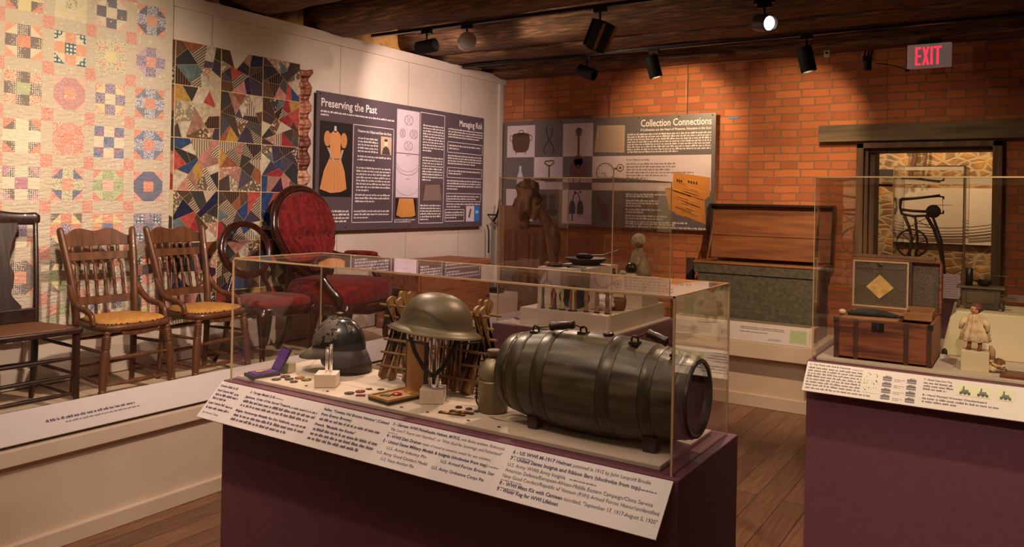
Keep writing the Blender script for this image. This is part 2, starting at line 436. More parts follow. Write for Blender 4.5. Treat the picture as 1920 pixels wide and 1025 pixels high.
def stone_material():
    m, nt, N, L, b = nodes_of('rubble_stone_masonry')
    b.inputs['Roughness'].default_value = 0.9
    tc = N.new('ShaderNodeTexCoord'); nz = N.new('ShaderNodeTexNoise'); nz.inputs['Scale'].default_value = 3.5; nz.inputs['Detail'].default_value = 4
    mp = N.new('ShaderNodeMapping'); mp.inputs['Scale'].default_value = (1, 1, 1.7)
    L.new(tc.outputs['Object'], nz.inputs['Vector'])
    ad = N.new('ShaderNodeVectorMath'); ad.operation = 'MULTIPLY_ADD'; ad.inputs[1].default_value = (.10, .10, .10)
    L.new(nz.outputs['Color'], ad.inputs[0]); L.new(tc.outputs['Object'], ad.inputs[2]); L.new(ad.outputs[0], mp.inputs[0])
    v = N.new('ShaderNodeTexVoronoi'); v.feature = 'DISTANCE_TO_EDGE'; v.inputs['Scale'].default_value = 7.5
    vc = N.new('ShaderNodeTexVoronoi'); vc.inputs['Scale'].default_value = 7.5
    L.new(mp.outputs[0], v.inputs['Vector']); L.new(mp.outputs[0], vc.inputs['Vector'])
    r = N.new('ShaderNodeValToRGB'); r.color_ramp.elements[0].color = (*S(196, 176, 140), 1); r.color_ramp.elements[0].position = .05
    r.color_ramp.elements[1].color = (0, 0, 0, 1); r.color_ramp.elements[1].position = .14
    L.new(v.outputs['Distance'], r.inputs[0])
    r2 = N.new('ShaderNodeValToRGB'); r2.color_ramp.elements[0].color = (*S(186, 128, 66), 1); r2.color_ramp.elements[1].color = (*S(122, 90, 62), 1)
    n2 = N.new('ShaderNodeTexNoise'); n2.inputs['Scale'].default_value = 7; n2.inputs['Detail'].default_value = 5
    L.new(tc.outputs['Object'], n2.inputs['Vector'])
    L.new(n2.outputs[0], r2.inputs[0]); r2.color_ramp.elements[0].position = .35; r2.color_ramp.elements[1].position = .62
    f = N.new('ShaderNodeMapRange'); f.inputs[1].default_value = .0; f.inputs[2].default_value = .15
    L.new(v.outputs['Distance'], f.inputs[0])
    mx = N.new('ShaderNodeMix'); mx.data_type = 'RGBA'
    L.new(f.outputs[0], mx.inputs[0]); mx.inputs[6].default_value = (*S(182, 156, 116), 1); L.new(r2.outputs[0], mx.inputs[7])
    L.new(mx.outputs[2], b.inputs['Base Color'])
    vs_ = N.new('ShaderNodeSeparateColor'); L.new(vc.outputs['Color'], vs_.inputs[0])
    vm = N.new('ShaderNodeMapRange'); vm.inputs[3].default_value = .6; vm.inputs[4].default_value = 1.25; L.new(vs_.outputs[0], vm.inputs[0])
    s2 = N.new('ShaderNodeVectorMath'); s2.operation = 'SCALE'; L.new(r2.outputs[0], s2.inputs[0]); L.new(vm.outputs[0], s2.inputs['Scale']); L.new(s2.outputs[0], mx.inputs[7])
    bp = N.new('ShaderNodeBump'); bp.inputs['Strength'].default_value = 0.5; bp.inputs['Distance'].default_value = 0.012
    L.new(f.outputs[0], bp.inputs['Height']); L.new(bp.outputs[0], b.inputs['Normal'])
    return m
def plank_material():
    m, nt, N, L, b = nodes_of('worn_floor_planks')
    b.inputs['Roughness'].default_value = 0.42
    tc = N.new('ShaderNodeTexCoord'); sp = N.new('ShaderNodeSeparateXYZ'); cb = N.new('ShaderNodeCombineXYZ')
    L.new(tc.outputs['Object'], sp.inputs[0]); L.new(sp.outputs[1], cb.inputs[0]); L.new(sp.outputs[0], cb.inputs[1])
    t = N.new('ShaderNodeTexBrick'); t.inputs['Scale'].default_value = 1; t.inputs['Brick Width'].default_value = 2.7; t.inputs['Row Height'].default_value = 0.135
    t.inputs['Mortar Size'].default_value = 0.0022; t.offset = 0.37; t.inputs['Bias'].default_value = 0
    t.inputs['Color1'].default_value = (*S(134, 96, 70), 1); t.inputs['Color2'].default_value = (*S(108, 74, 54), 1); t.inputs['Mortar'].default_value = (*S(26, 16, 12), 1)
    L.new(cb.outputs[0], t.inputs['Vector'])
    mp = N.new('ShaderNodeMapping'); mp.inputs['Scale'].default_value = (22, 1.4, 1); L.new(tc.outputs['Object'], mp.inputs[0])
    nz = N.new('ShaderNodeTexNoise'); nz.inputs['Scale'].default_value = 3; nz.inputs['Detail'].default_value = 8; L.new(mp.outputs[0], nz.inputs['Vector'])
    mr = N.new('ShaderNodeMapRange'); mr.inputs[1].default_value = .3; mr.inputs[2].default_value = .7; mr.inputs[3].default_value = .7; mr.inputs[4].default_value = 1.3
    L.new(nz.outputs[0], mr.inputs[0])
    sc = N.new('ShaderNodeVectorMath'); sc.operation = 'SCALE'; L.new(t.outputs['Color'], sc.inputs[0]); L.new(mr.outputs[0], sc.inputs['Scale'])
    L.new(sc.outputs[0], b.inputs['Base Color'])
    bp = N.new('ShaderNodeBump'); bp.inputs['Strength'].default_value = 0.25; bp.inputs['Distance'].default_value = 0.004
    L.new(nz.outputs[0], bp.inputs['Height']); L.new(bp.outputs[0], b.inputs['Normal'])
    return m
BRICK = brick_material(); STONE = stone_material(); PLANK = plank_material()
M_BEAM = wood('rough_hewn_dark_timber', S(70, 48, 33), S(142, 100, 68), 'x', 5.5, 0.8, 1.0, c3=S(98, 68, 46))
M_BOARDC = wood('dark_ceiling_boards', S(56, 38, 27), S(88, 60, 40), 'y', 2.5, 0.85, 0.5)
M_DOORW = wood('brown_door_frame_timber', S(122, 92, 62), S(88, 64, 44), 'z', 2.5, 0.7, 0.3)
M_LINTEL = wood('grey_brown_lintel_timber', S(128, 108, 78), S(92, 76, 54), 'x', 2.0, 0.8, 0.5)

MB().box(-7.5, -4, -.1, 4.5, 9.6, 0).build('floor', PLANK, kind='structure')
MB().box(-6.4, -3.6, 3.32, 4.5, 9.4, 3.42).build('ceiling', M_BOARDC, kind='structure')
M_PLAST = mat('warm_dim_plaster', S(150, 118, 92), S(128, 98, 76), rough=.9, scale=2)
MB().box(-6.4, -3.7, 0, 4.5, -3.55, 3.32).build('wall_front', M_PLAST, kind='structure')
MB().box(4.4, -3.55, 0, 4.5, 7.0, 3.32).build('wall_right', M_PLAST, kind='structure')
w = MB().box(-4.80, -3.55, 0, -4.68, 6.99, 2.82)
for y in (2.2, 3.38, 4.585, 5.43, 6.215): w.box(-4.6805, y-.0015, .6, -4.679, y+.0015, 2.82, 1)
w.build('wall_left', [M_WHITE, mat('panel_seam_shadow_gap', S(120, 96, 80))], kind='structure')
MB().box(-4.81, -3.55, 2.82, -4.665, 6.995, 2.905).build('trim_1', M_WHITE, kind='structure', bevel=.003)
MB().box(-4.68, 6.86, .49, -4.652, 6.93, 2.82).build('trim_2', M_WHITE, kind='structure', bevel=.004)
MB().box(-4.68, -3.5, .497, -4.662, 6.86, .60).build('baseboard_left', M_WHITE, kind='structure', bevel=.004)
bw = MB()
bw.box(-6.4, 7.0, 0, -1.17, 7.32, 2.89); bw.box(-1.17, 7.0, 2.12, -.15, 7.32, 2.89); bw.box(-.15, 7.0, 0, 4.5, 7.32, 2.89)
bw.build('wall_back', BRICK, kind='structure')
MB().box(-4.5, 9.0, 0, 3.5, 9.3, 3.32).build('wall_far_room', STONE, kind='structure')
MB().box(-4.98, -3.5, 0, -4.815, 7.0, 3.32).build('wall_stone_behind_partition', mat('yellow_limestone_rubble', S(176, 112, 52), S(120, 78, 42), rough=.9, scale=7, bump=.8, c3=S(196, 150, 84)), kind='structure')
# doorway framing
d = MB()
d.box(-1.17, 6.955, 0, -1.115, 7.06, 2.12); d.box(-1.115, 7.0, 0, -1.085, 7.12, 2.085); d.box(-1.085, 7.06, 0, -1.045, 7.30, 2.06)
d.box(-.215, 6.955, 0, -.15, 7.30, 2.12); d.box(-1.17, 6.955, 2.075, -.15, 7.06, 2.12); d.box(-1.115, 7.02, 2.045, -.215, 7.2, 2.08)
d.build('trim_3', M_DOORW, kind='structure', bevel=.004)
MB().box(-1.465, 6.93, 2.132, 1.2, 7.02, 2.272).build('trim_4', M_LINTEL, kind='structure', bevel=.006)

# ---- ceiling beams: hewn logs, each one its own object
def beam(x0, x1, y0, y1, z0, z1, seed, label, wob=.03):
    rings = []; n = 16; R = 44
    cy, cz, ry, rz_ = (y0+y1)/2, (z0+z1)/2, (y1-y0)/2, (z1-z0)/2
    for i in range(R+1):
        x = x0+(x1-x0)*i/R; r = []
        for k in range(n):
            a = 2*PI*k/n; c, s_ = math.cos(a), math.sin(a)
            e = 0.42
            px = math.copysign(abs(c)**e, c); pz = math.copysign(abs(s_)**e, s_)
            q = noise.noise(Vector((x*.9+seed*7, a*1.3, seed)))*wob+noise.noise(Vector((x*4+seed*3, a*4, seed)))*wob*.35
            r.append((x, cy+px*(ry+q), cz+pz*(rz_+q)))
        rings.append(r)
    MB().ring(rings).build('ceiling_beam', M_BEAM, label=label, cat='beam', group='rough timber ceiling beams')
beam(-4.80, 4.3, 6.72, 7.05, 2.875, 3.2, 1, 'rough timber beam lying on top of the red brick wall', .016)
beam(-4.80, 4.3, 5.86, 6.16, 2.90, 3.2, 2, 'dark timber ceiling beam carrying the track nearest the brick wall', .02)
beam(-4.80, 4.3, 5.42, 5.80, 2.915, 3.25, 3, 'weathered timber ceiling beam between the two lighting tracks', .025)
beam(-4.80, 4.3, 4.30, 4.66, 2.90, 3.25, 4, 'dark timber ceiling beam carrying the track with the silver spotlight', .02)
beam(-4.80, 4.3, 3.52, 3.88, 2.92, 3.25, 5, 'dark timber ceiling beam crossing above the patchwork quilts', .025)
beam(-4.80, 4.3, 2.55, 2.92, 2.93, 3.25, 6, 'dark timber ceiling beam nearest the viewer', .025)

# ---- long white display platform by the left wall
M_PLWHITE = mat('platform_white_paint', S(216, 196, 174), S(200, 178, 154), rough=.55, scale=2, bump=.05, bscale=90)
t = thing('display_platform', 'long low white display platform carrying the chairs beside the left wall', 'platform', (-4.1, 3, 0))
MB().box(-4.66, -.8, 0, -3.635, 6.84, .42).build('plinth', M_PLWHITE, t)
MB().box(-4.679, -.8, .42, -3.6, 6.85, .49).build('top_board', M_PLWHITE, t, bevel=.004)
MB().box(-3.64, -.8, 0, -3.607, 6.84, .078).build('base_trim', M_PLWHITE, t, bevel=.005)
MB().box(-4.66, -.8, .49, -3.74, 6.84, .493).build('deck_covering', mat('pale_fabric_covering', S(214, 190, 160), S(198, 172, 142), rough=.8, scale=5, bump=.1, bscale=100), t)
# slanted caption rail
def slant(name, label, x0, xa, za, xb, zb, y0, y1, world=True): pass
t = thing('caption_rail', 'long slanted white caption strip along the front edge of the chair platform', 'sign', (-3.67, 3, .493))
U = Vector((0, 1, 0)); Vv = Vector((-.11, 0, .115)).normalized(); Nn = U.cross(Vv)
O = Vector((-3.613, -.8, .509)); hh = .158
p0, p1 = O, O+Vv*hh
mb = MB()
for (ya, yb) in ((-.8, 3.52), (3.53, 6.45)):
    q = [Vector((p0.x, ya, p0.z)), Vector((p0.x, yb, p0.z)), Vector((p1.x, yb, p1.z)), Vector((p1.x, ya, p1.z))]
    k = -Nn*.006 if Nn.x > 0 else Nn*.006
    mb.add([*q, *[a+k for a in q]], [(0, 1, 2, 3), (7, 6, 5, 4), (0, 4, 5, 1), (1, 5, 6, 2), (2, 6, 7, 3), (3, 7, 4, 0)])
mb.build('rail_sheet', M_SHEET, t)
MB().box(-3.72, -.8, .4935, -3.66, 6.4, .535).build('rail_support', M_PLWHITE, t)
sh = Sheet(O, U, Vv)
dk = S(60, 48, 70)
for ys, n_ in ((1.83, .42), (2.86, .34), (4.75, .4)):
    u = ys+.8; sh = Sheet(O, U, Vv)
    sh.greek(u, u+n_, .088, .07, .017, dk, 1, 1.0, .6); sh.greek(u+.08, u+n_+.06, .066, .05, .015, S(96, 84, 100), 1, .9)
    sh.greek(u+.16, u+n_*.8, .045, .035, .010, S(130, 118, 130), 1, .5)
    sh.mb.build('lettering', PRINT, t)

# ---- exhibit boards -------------------------------------------------
GREY = S(88, 74, 80); WHT = S(238, 226, 222)
def board(label, O, U, W, H, base, extra=None):
    t = thing('exhibit_board', label, 'display board', O)
    U = Vector(U); V = Vector((0, 0, 1)); N = U.cross(V)
    O = Vector(O)
    P = [O, O+U*W, O+U*W+V*H, O+V*H]; B = [p-N*.012 for p in P]
    MB().add([*P, *B], [(0, 1, 2, 3), (7, 6, 5, 4), (0, 4, 5, 1), (1, 5, 6, 2), (2, 6, 7, 3), (3, 7, 4, 0)]).build('backing', mat(base[0], base[1], rough=.4, bump=.02, scale=3, spec=.4), t)
    return t
ob = Vector((-4.625, 4.29, 1.325))
t = board('dark grey wall board titled Preserving the Past and Managing Risk', ob, (0, 1, 0), 2.25, 1.095, ('charcoal_board_print', GREY))
def SA(): return Sheet(ob, (0, 1, 0), (0, 0, 1))
a = lambda y: y-4.29
b_ = lambda z: z-1.325
s = SA()
s.text('Preserving the Past', a(4.335), b_(2.305), .092, WHT, width=.63, bold=.012)
s.text('Managing Risk', a(6.515), b_(2.305), .085, WHT, align='R', width=.385, bold=.008)
s.greek(a(4.33), a(5.19), b_(2.285), b_(2.22), .026, WHT, 2, .1)
s.greek(a(4.33), a(4.66), b_(1.575), b_(1.56), .018, WHT, 2, .8)
s.greek(a(4.42), a(4.66), b_(1.50), b_(1.38), .027, WHT, 2, .9)
s.text('Preserve the Object and Save the Story', a(4.745), b_(2.135), .03, WHT, width=.41, bold=.02)
s.greek(a(4.745), a(4.985), b_(2.105), b_(1.96), .0265, WHT, 2, 1)
s.greek(a(4.745), a(5.15), b_(1.955), b_(1.89), .0265, WHT, 2, .5)
s.greek(a(4.735), a(5.15), b_(1.86), b_(1.645), .0265, WHT, 2, .35)
s.greek(a(4.725), a(5.145), b_(1.635), b_(1.53), .0265, WHT, 2, .55)
s.greek(a(4.715), a(5.14), b_(1.50), b_(1.40), .0265, WHT, 2, .4)
s.greek(a(5.585), a(5.72), b_(2.335), b_(2.32), .024, WHT, 2, 1, .6)
s.greek(a(5.58), a(5.885), b_(2.285), b_(2.02), .0255, WHT, 2, .4)
s.greek(a(5.58), a(5.88), b_(1.99), b_(1.76), .0255, WHT, 2, .4)
s.greek(a(5.56), a(5.86), b_(1.55), b_(1.39), .0255, WHT, 2, .4)
s.greek(a(5.955), a(6.52), b_(2.285), b_(2.16), .025, WHT, 2, .9)
s.greek(a(5.97), a(6.49), b_(2.13), b_(2.06), .028, WHT, 2, .3)
s.greek(a(5.955), a(6.51), b_(2.03), b_(1.92), .025, WHT, 2, .8)
s.greek(a(5.97), a(6.49), b_(1.885), b_(1.83), .026, WHT, 2, .4)
s.greek(a(5.95), a(6.505), b_(1.79), b_(1.665), .026, WHT, 2, .3)
s.greek(a(5.96), a(6.48), b_(1.64), b_(1.585), .025, WHT, 2, .9)
s.greek(a(5.945), a(6.5), b_(1.565), b_(1.51), .025, WHT, 2, .4)
s.greek(a(5.94), a(6.22), b_(1.485), b_(1.40), .025, WHT, 2, .6)
s.greek(a(5.21), a(5.49), b_(1.415), b_(1.38), .017, WHT, 2, .8)
s.mb.build('lettering', PRINT, t)
s = SA()
for f in ((4.69, 1.385, 5.185, 2.195), (5.54, 1.367, 5.90, 2.383), (5.95, 2.04, 6.525, 2.145), (5.95, 1.80, 6.52, 1.90), (5.945, 1.57, 6.51, 1.652), (5.925, 1.38, 6.235, 1.497)):
    s.frame(a(f[0]), b_(f[1]), a(f[2]), b_(f[3]), .005, WHT, 1)
s.mb.build('printed_frames', PRINT, t)
# photograph of a dress on a stand
s = SA()
s.rect(a(4.325), b_(1.595), a(4.68), b_(2.192), S(24, 16, 14), 1)
G1, G2 = S(206, 140, 84), S(178, 116, 66)
s.poly([(a(x), b_(z)) for x, z in ((4.43, 1.90), (4.555, 1.90), (4.60, 1.80), (4.625, 1.66), (4.56, 1.635), (4.45, 1.625), (4.335, 1.655), (4.375, 1.80))], G1, 2)
for k in range(7): s.line((a(4.445+k*.016), b_(1.89)), (a(4.36+k*.042), b_(1.65)), .003, G2, 3)
s.poly([(a(x), b_(z)) for x, z in ((4.435, 1.895), (4.555, 1.895), (4.55, 1.98), (4.55, 2.09), (4.515, 2.12), (4.47, 2.12), (4.43, 2.09), (4.435, 1.98))], G1, 2)
s.disc(a(4.405), b_(2.055), .036, S(196, 130, 76), 3, ry=.062); s.disc(a(4.585), b_(2.05), .036, S(196, 130, 76), 3, ry=.062)
s.poly([(a(4.475), b_(2.11)), (a(4.505), b_(2.11)), (a(4.5), b_(2.16)), (a(4.48), b_(2.16))], S(200, 190, 180), 2)
s.poly([(a(4.40), b_(1.985)), (a(4.425), b_(1.985)), (a(4.49), b_(1.875)), (a(4.475), b_(1.865))], S(180, 150, 140), 4)
s.poly([(a(4.585), b_(1.975)), (a(4.56), b_(1.975)), (a(4.53), b_(1.865)), (a(4.545), b_(1.86))], S(180, 150, 140), 4)
s.mb.build('dress_photograph', PRINT, t)
s = SA()
s.rect(a(5.02), b_(1.965), a(5.155), b_(2.12), S(190, 160, 130), 3)
s.disc(a(5.085), b_(2.065), .022, S(226, 200, 180), 4, ry=.028); s.disc(a(5.083), b_(2.088), .022, S(70, 56, 50), 5, ry=.012)
s.poly([(a(x), b_(z)) for x, z in ((5.035, 1.967), (5.05, 2.02), (5.085, 2.04), (5.12, 2.02), (5.14, 1.967))], S(70, 60, 58), 4)
s.mb.build('portrait_photograph', PRINT, t)
s = SA()
s.rect(a(5.222), b_(1.995), a(5.527), b_(2.378), S(206, 186, 196), 1); s.rect(a(5.222), b_(1.602), a(5.527), b_(1.988), S(206, 186, 196), 1)
K = S(110, 100, 108)
for cu, cv, w_, h_ in ((5.38, 2.29, .06, .045), (5.30, 2.17, .035, .04), (5.45, 2.17, .055, .04), (5.38, 2.06, .06, .04)):
    s.circ(a(cu), b_(cv), w_, .003, K, 2, 18, h_); s.circ(a(cu)-w_*.5, b_(cv), w_*.35, .003, K, 2, 12, h_*.8); s.circ(a(cu)+w_*.5, b_(cv), w_*.35, .003, K, 2, 12, h_*.8)
    for k in (-.5, 0, .5): s.line((a(cu)+w_*k, b_(cv)-h_*.8), (a(cu)+w_*k*.6, b_(cv)+h_*.8), .002, K, 2)
s.circ(a(5.375), b_(1.93), .16, .003, K, 2, 20, .1, PI*1.05, PI*1.95); s.circ(a(5.375), b_(1.90), .16, .007, S(150, 136, 146), 2, 20, .1, PI*1.05, PI*1.95)
s.circ(a(5.375), b_(1.70), .15, .003, K, 2, 20, .08, PI*1.05, PI*1.95)
s.greek(a(5.35), a(5.41), b_(1.775), b_(1.76), .012, K, 2, 1); s.greek(a(5.35), a(5.41), b_(1.985), b_(1.965), .012, K, 2, 1)
s.mb.build('pattern_drawings', PRINT, t)
s = SA()
s.rect(a(5.222), b_(1.422), a(5.51), b_(1.592), S(40, 26, 20), 1)
s.poly([(a(x), b_(z)) for x, z in ((5.27, 1.592), (5.46, 1.592), (5.495, 1.44), (5.44, 1.428), (5.30, 1.426), (5.235, 1.445))], S(204, 140, 70), 2)
for k in range(9): s.line((a(5.285+k*.02), b_(1.575)), (a(5.25+k*.028), b_(1.44)), .003, S(160, 104, 50), 3)
s.mb.build('skirt_photograph', PRINT, t)
s = SA(); s.rect(a(5.575), b_(1.565), a(5.88), b_(1.74), S(84, 66, 64), 1); s.poly([(a(x), b_(z)) for x, z in ((5.63, 1.72), (5.84, 1.73), (5.87, 1.58), (5.60, 1.575))], S(128, 104, 96), 2); s.mb.build('faded_cloth_photograph', PRINT, t)
s = SA(); s.rect(a(6.265), b_(1.375), a(6.49), b_(1.53), S(206, 192, 196), 1); s.rect(a(6.40), b_(1.375), a(6.49), b_(1.53), S(58, 116, 186), 2)
s.poly([(a(x), b_(z)) for x, z in ((6.30, 1.42), (6.325, 1.41), (6.355, 1.50), (6.33, 1.505))], S(100, 70, 60), 3); s.disc(a(6.445), b_(1.47), .03, S(150, 190, 220), 3, ry=.015)
s.mb.build('label_photograph', PRINT, t)
for y in (4.32, 4.62, 5.4, 6.1, 6.5):
    for z in (1.35, 2.40): MB().lathe([(.006, 0), (.006, .003), (.002, .005)], 10, M=Matrix.Translation((-4.6245, y, z)) @ Euler((0, PI/2, 0)).to_matrix().to_4x4()).build('screw', M_BLACK, t)
for z in (1.4, 2.28): MB().box(-4.678, 4.6, z, -4.6372, 6.3, z+.06).build('wall_batten', M_WHITE, t)

ob2 = Vector((-4.64, 6.94, 1.35))
t = board('grey wall board titled Collection Connections hanging on the brick wall', ob2, (1, 0, 0), 2.29, 1.07, ('slate_grey_board_print', S(110, 100, 98)))
def SB(): return Sheet(ob2, (1, 0, 0), (0, 0, 1))
a = lambda x: x+4.64
b_ = lambda z: z-1.35
LV = S(216, 196, 198)
s = SB()
for r in ((-4.60, 2.045, -4.258, 2.376), (-3.925, 2.045, -3.585, 2.376), (-4.262, 1.712, -3.922, 2.043), (-3.588, 1.708, -2.385, 2.043), (-4.60, 1.38, -4.262, 1.712), (-3.92, 1.372, -3.587, 1.71)):
    s.rect(a(r[0]), b_(r[1]), a(r[2]), b_(r[3]), LV, 1)
s.mb.build('picture_grounds', PRINT, t)
s = SB()
s.text('Collection Connections', a(-2.388), b_(2.318), .095, WHT, align='R', width=.69, bold=.012)
s.text('If Collections are the Heart of Museums, Education is the Soul.', a(-2.388), b_(2.276), .03, WHT, align='R', width=.69, bold=.02)
s.greek(a(-3.215), a(-2.39), b_(2.262), b_(2.07), .0238, WHT, 2, .62, .5)
s.text('From Objects to Ideas', a(-3.22), b_(1.995), .028, S(80, 66, 66), width=.235, bold=.01)
for k, w_ in enumerate((.50, .50, .44, .67, .42, .22)): s.greek(a(-3.22), a(-3.22+w_), b_(1.985-k*.0275), b_(1.955-k*.0275), .0275, S(120, 100, 100), 2, 1)
for v, w_ in ((1.80, .25), (1.775, .42), (1.75, .4), (1.725, .42)): s.greek(a(-3.22), a(-3.22+w_), b_(v), b_(v-.025), .025, S(130, 112, 112) if v > 1.72 else WHT, 2, 1)
for v, w_ in ((1.69, .42), (1.67, .28), (1.63, .34), (1.605, .34), (1.58, .16), (1.545, .36), (1.52, .18), (1.485, .42), (1.46, .38), (1.43, .62), (1.41, .5), (1.385, .80)): s.greek(a(-3.22), a(-3.22+w_), b_(v), b_(v-.024), .024, WHT, 2, 1, .55)
s.mb.build('lettering', PRINT, t)
BR, BK, MG = S(96, 66, 48), S(48, 42, 44), S(110, 66, 52)
s = SB()  # kettle
cx, cz = -4.428, 2.20
s.poly([(a(cx+x), b_(cz+z)) for x, z in ((-.105, .075), (.105, .075), (.11, .0), (.095, -.07), (.06, -.105), (-.06, -.105), (-.095, -.07), (-.11, 0))], BR, 2)
s.disc(a(cx), b_(cz+.078), .105, S(78, 54, 40), 3, ry=.022); s.circ(a(cx), b_(cz+.105), .03, .008, BR, 3, 14, .022)
for q in (-1, 1): s.circ(a(cx+q*.12), b_(cz+.045), .018, .007, BR, 3, 12, .03)
for q in (-.06, .06): s.line((a(cx+q), b_(cz-.10)), (a(cx+q), b_(cz-.125)), .008, BR, 3)
s.mb.build('kettle_picture', PRINT, t)
s = SB()  # tongs
cx = -4.085; s.circ(a(cx), b_(2.345), .045, .009, S(84, 76, 74), 2, 18, .022)
s.path([(a(cx-.04), b_(2.34)), (a(cx-.02), b_(2.25)), (a(cx+.045), b_(2.15)), (a(cx+.06), b_(2.10)), (a(cx+.03), b_(2.075))], .012, BK, 3)
s.path([(a(cx+.04), b_(2.34)), (a(cx+.02), b_(2.25)), (a(cx-.05), b_(2.15)), (a(cx-.065), b_(2.10)), (a(cx-.035), b_(2.075))], .012, BK, 3)
s.mb.build('ice_tongs_picture', PRINT, t)
s = SB()  # mandolin style instrument
cx = -3.745; s.disc(a(cx), b_(1.91), .10, MG, 3, ry=.115); s.disc(a(cx), b_(2.00), .05, MG, 3, ry=.06); s.disc(a(cx), b_(1.945), .024, S(50, 34, 30), 4)
s.rect(a(cx-.012), b_(2.02), a(cx+.012), b_(2.26), S(96, 70, 60), 4); s.poly([(a(cx-.02), b_(2.25)), (a(cx+.02), b_(2.25)), (a(cx+.03), b_(2.32)), (a(cx-.01), b_(2.335)), (a(cx-.03), b_(2.31))], S(70, 50, 44), 5)
for k in range(4): s.disc(a(cx+.035), b_(2.262+k*.015), .005, BK, 5, 8); s.disc(a(cx-.035), b_(2.262+k*.015), .005, BK, 5, 8)
for q in (-.03, .03): s.disc(a(cx+q), b_(1.69), .012, BK, 5, 8)
s.mb.build('guitar_picture', PRINT, t)
s = SB()
s.poly([(a(x), b_(z)) for x, z in ((-3.54, 2.345), (-3.243, 2.338), (-3.246, 2.075), (-3.568, 2.085))], S(190, 160, 138), 2); s.poly([(a(x), b_(z)) for x, z in ((-3.52, 2.325), (-3.26, 2.32), (-3.262, 2.09), (-3.545, 2.1))], S(178, 150, 130), 3); s.mb.build('parchment_picture', PRINT, t)
s = SB()  # bottle, key
s.poly([(a(-4.43+x), b_(z)) for x, z in ((-.012, 1.955), (.012, 1.955), (.014, 1.90), (.04, 1.83), (.04, 1.72), (-.04, 1.72), (-.04, 1.83), (-.014, 1.90))], S(196, 190, 196), 2); s.mb.build('bottle_picture', PRINT, t)
s = SB()
cx = -4.08; s.path([(a(cx-.045), b_(2.0)), (a(cx+.045), b_(2.005)), (a(cx+.055), b_(1.985)), (a(cx+.018), b_(1.955)), (a(cx-.018), b_(1.955)), (a(cx-.055), b_(1.98)), (a(cx-.045), b_(2.0))], .012, S(84, 60, 50), 3)
s.rect(a(cx-.009), b_(1.79), a(cx+.009), b_(1.955), S(110, 72, 52), 3)
for k in range(5): s.rect(a(cx-.045+k*.018), b_(1.785), a(cx-.035+k*.018), b_(1.80), BK, 3)
s.mb.build('key_picture', PRINT, t)
s = SB()  # pocket watch
cx, cz = -3.445, 1.88; s.disc(a(cx), b_(cz), .10, S(140, 112, 100), 3); s.disc(a(cx), b_(cz), .088, S(220, 204, 204), 4)
for k in range(12): s.line((a(cx+.07*math.cos(k*PI/6)), b_(cz+.07*math.sin(k*PI/6))), (a(cx+.082*math.cos(k*PI/6)), b_(cz+.082*math.sin(k*PI/6))), .006, BK, 5)
s.line((a(cx), b_(cz)), (a(cx-.04), b_(cz-.01)), .005, BK, 6); s.line((a(cx), b_(cz)), (a(cx+.01), b_(cz-.06)), .004, BK, 6); s.circ(a(cx), b_(cz-.045), .02, .003, BK, 5, 12)
s.rect(a(cx+.095), b_(cz+.03), a(cx+.13), b_(cz+.05), S(130, 100, 80), 4); s.circ(a(cx+.16), b_(cz+.048), .034, .009, S(130, 96, 74), 4); s.disc(a(cx+.16), b_(cz+.048), .014, S(120, 90, 70), 4)
s.mb.build('pocket_watch_picture', PRINT, t)
s = SB()  # boots
for q in (-.05, .05): s.rect(a(-4.085+q-.035), b_(1.50), a(-4.085+q+.035), b_(1.66), S(62, 54, 52), 2)
s.disc(a(-4.14), b_(1.48), .06, S(52, 46, 44), 3, ry=.038); s.disc(a(-4.03), b_(1.48), .06, S(52, 46, 44), 3, ry=.038); s.mb.build('boots_picture', PRINT, t)
s = SB()  # saddle bags
s.circ(a(-3.76), b_(1.60), .04, .011, BK, 2, 16, .08, 0, PI)
for q in (-1, 1):
    s.poly([(a(-3.76+q*.045+x), b_(z)) for x, z in ((-.02, 1.60), (.02, 1.60), (.038, 1.54), (.034, 1.47), (-.034, 1.47), (-.036, 1.54))], S(66, 60, 66), 3)
s.line((a(-3.80), b_(1.47)), (a(-3.805), b_(1.40)), .014, S(66, 60, 66), 3)
for k in range(5): s.line((a(-3.74+k*.012), b_(1.47)), (a(-3.745+k*.013), b_(1.44)), .004, S(120, 110, 106), 3)
s.mb.build('tasselled_bag_picture', PRINT, t)
s = SB(); s.poly([(a(x), b_(z)) for x, z in ((-3.54, 1.66), (-3.53, 1.655), (-3.44, 1.57), (-3.40, 1.49), (-3.41, 1.42), (-3.44, 1.40), (-3.47, 1.42), (-3.49, 1.52), (-3.545, 1.64))], MG, 2); s.mb.build('leather_flask_picture', PRINT, t)
s = SB()  # carved plank picture
W1, W2, W3 = S(204, 132, 58), S(164, 96, 44), S(226, 160, 84)
pl = [(-2.742, 1.885), (-2.39, 1.835), (-2.39, 1.67), (-2.44, 1.63), (-2.424, 1.41), (-2.775, 1.53), (-2.823, 1.734), (-2.751, 1.748)]
s.poly([(a(x), b_(z)) for x, z in pl], W1, 3)
s.rnd.seed(5)
for k in range(30):
    v = s.rnd.uniform(1.50, 1.83); u = s.rnd.uniform(-2.76, -2.58); l_ = s.rnd.uniform(.06, .16)
    s.line((a(u), b_(v)), (a(u+l_), b_(v-l_*.3)), .006, s.rnd.choice((W2, W3, S(120, 66, 32))), 4)
s.line((a(-2.81), b_(1.735)), (a(-2.45), b_(1.63)), .008, S(110, 60, 30), 4)
for k, x in enumerate((-2.71, -2.69, -2.67, -2.60, -2.575, -2.55, -2.525)): s.rect(a(x), b_(1.795-k*.004), a(x+.014), b_(1.82-k*.004), S(70, 40, 24), 5)
s.mb.build('carved_plank_picture', PRINT, t)
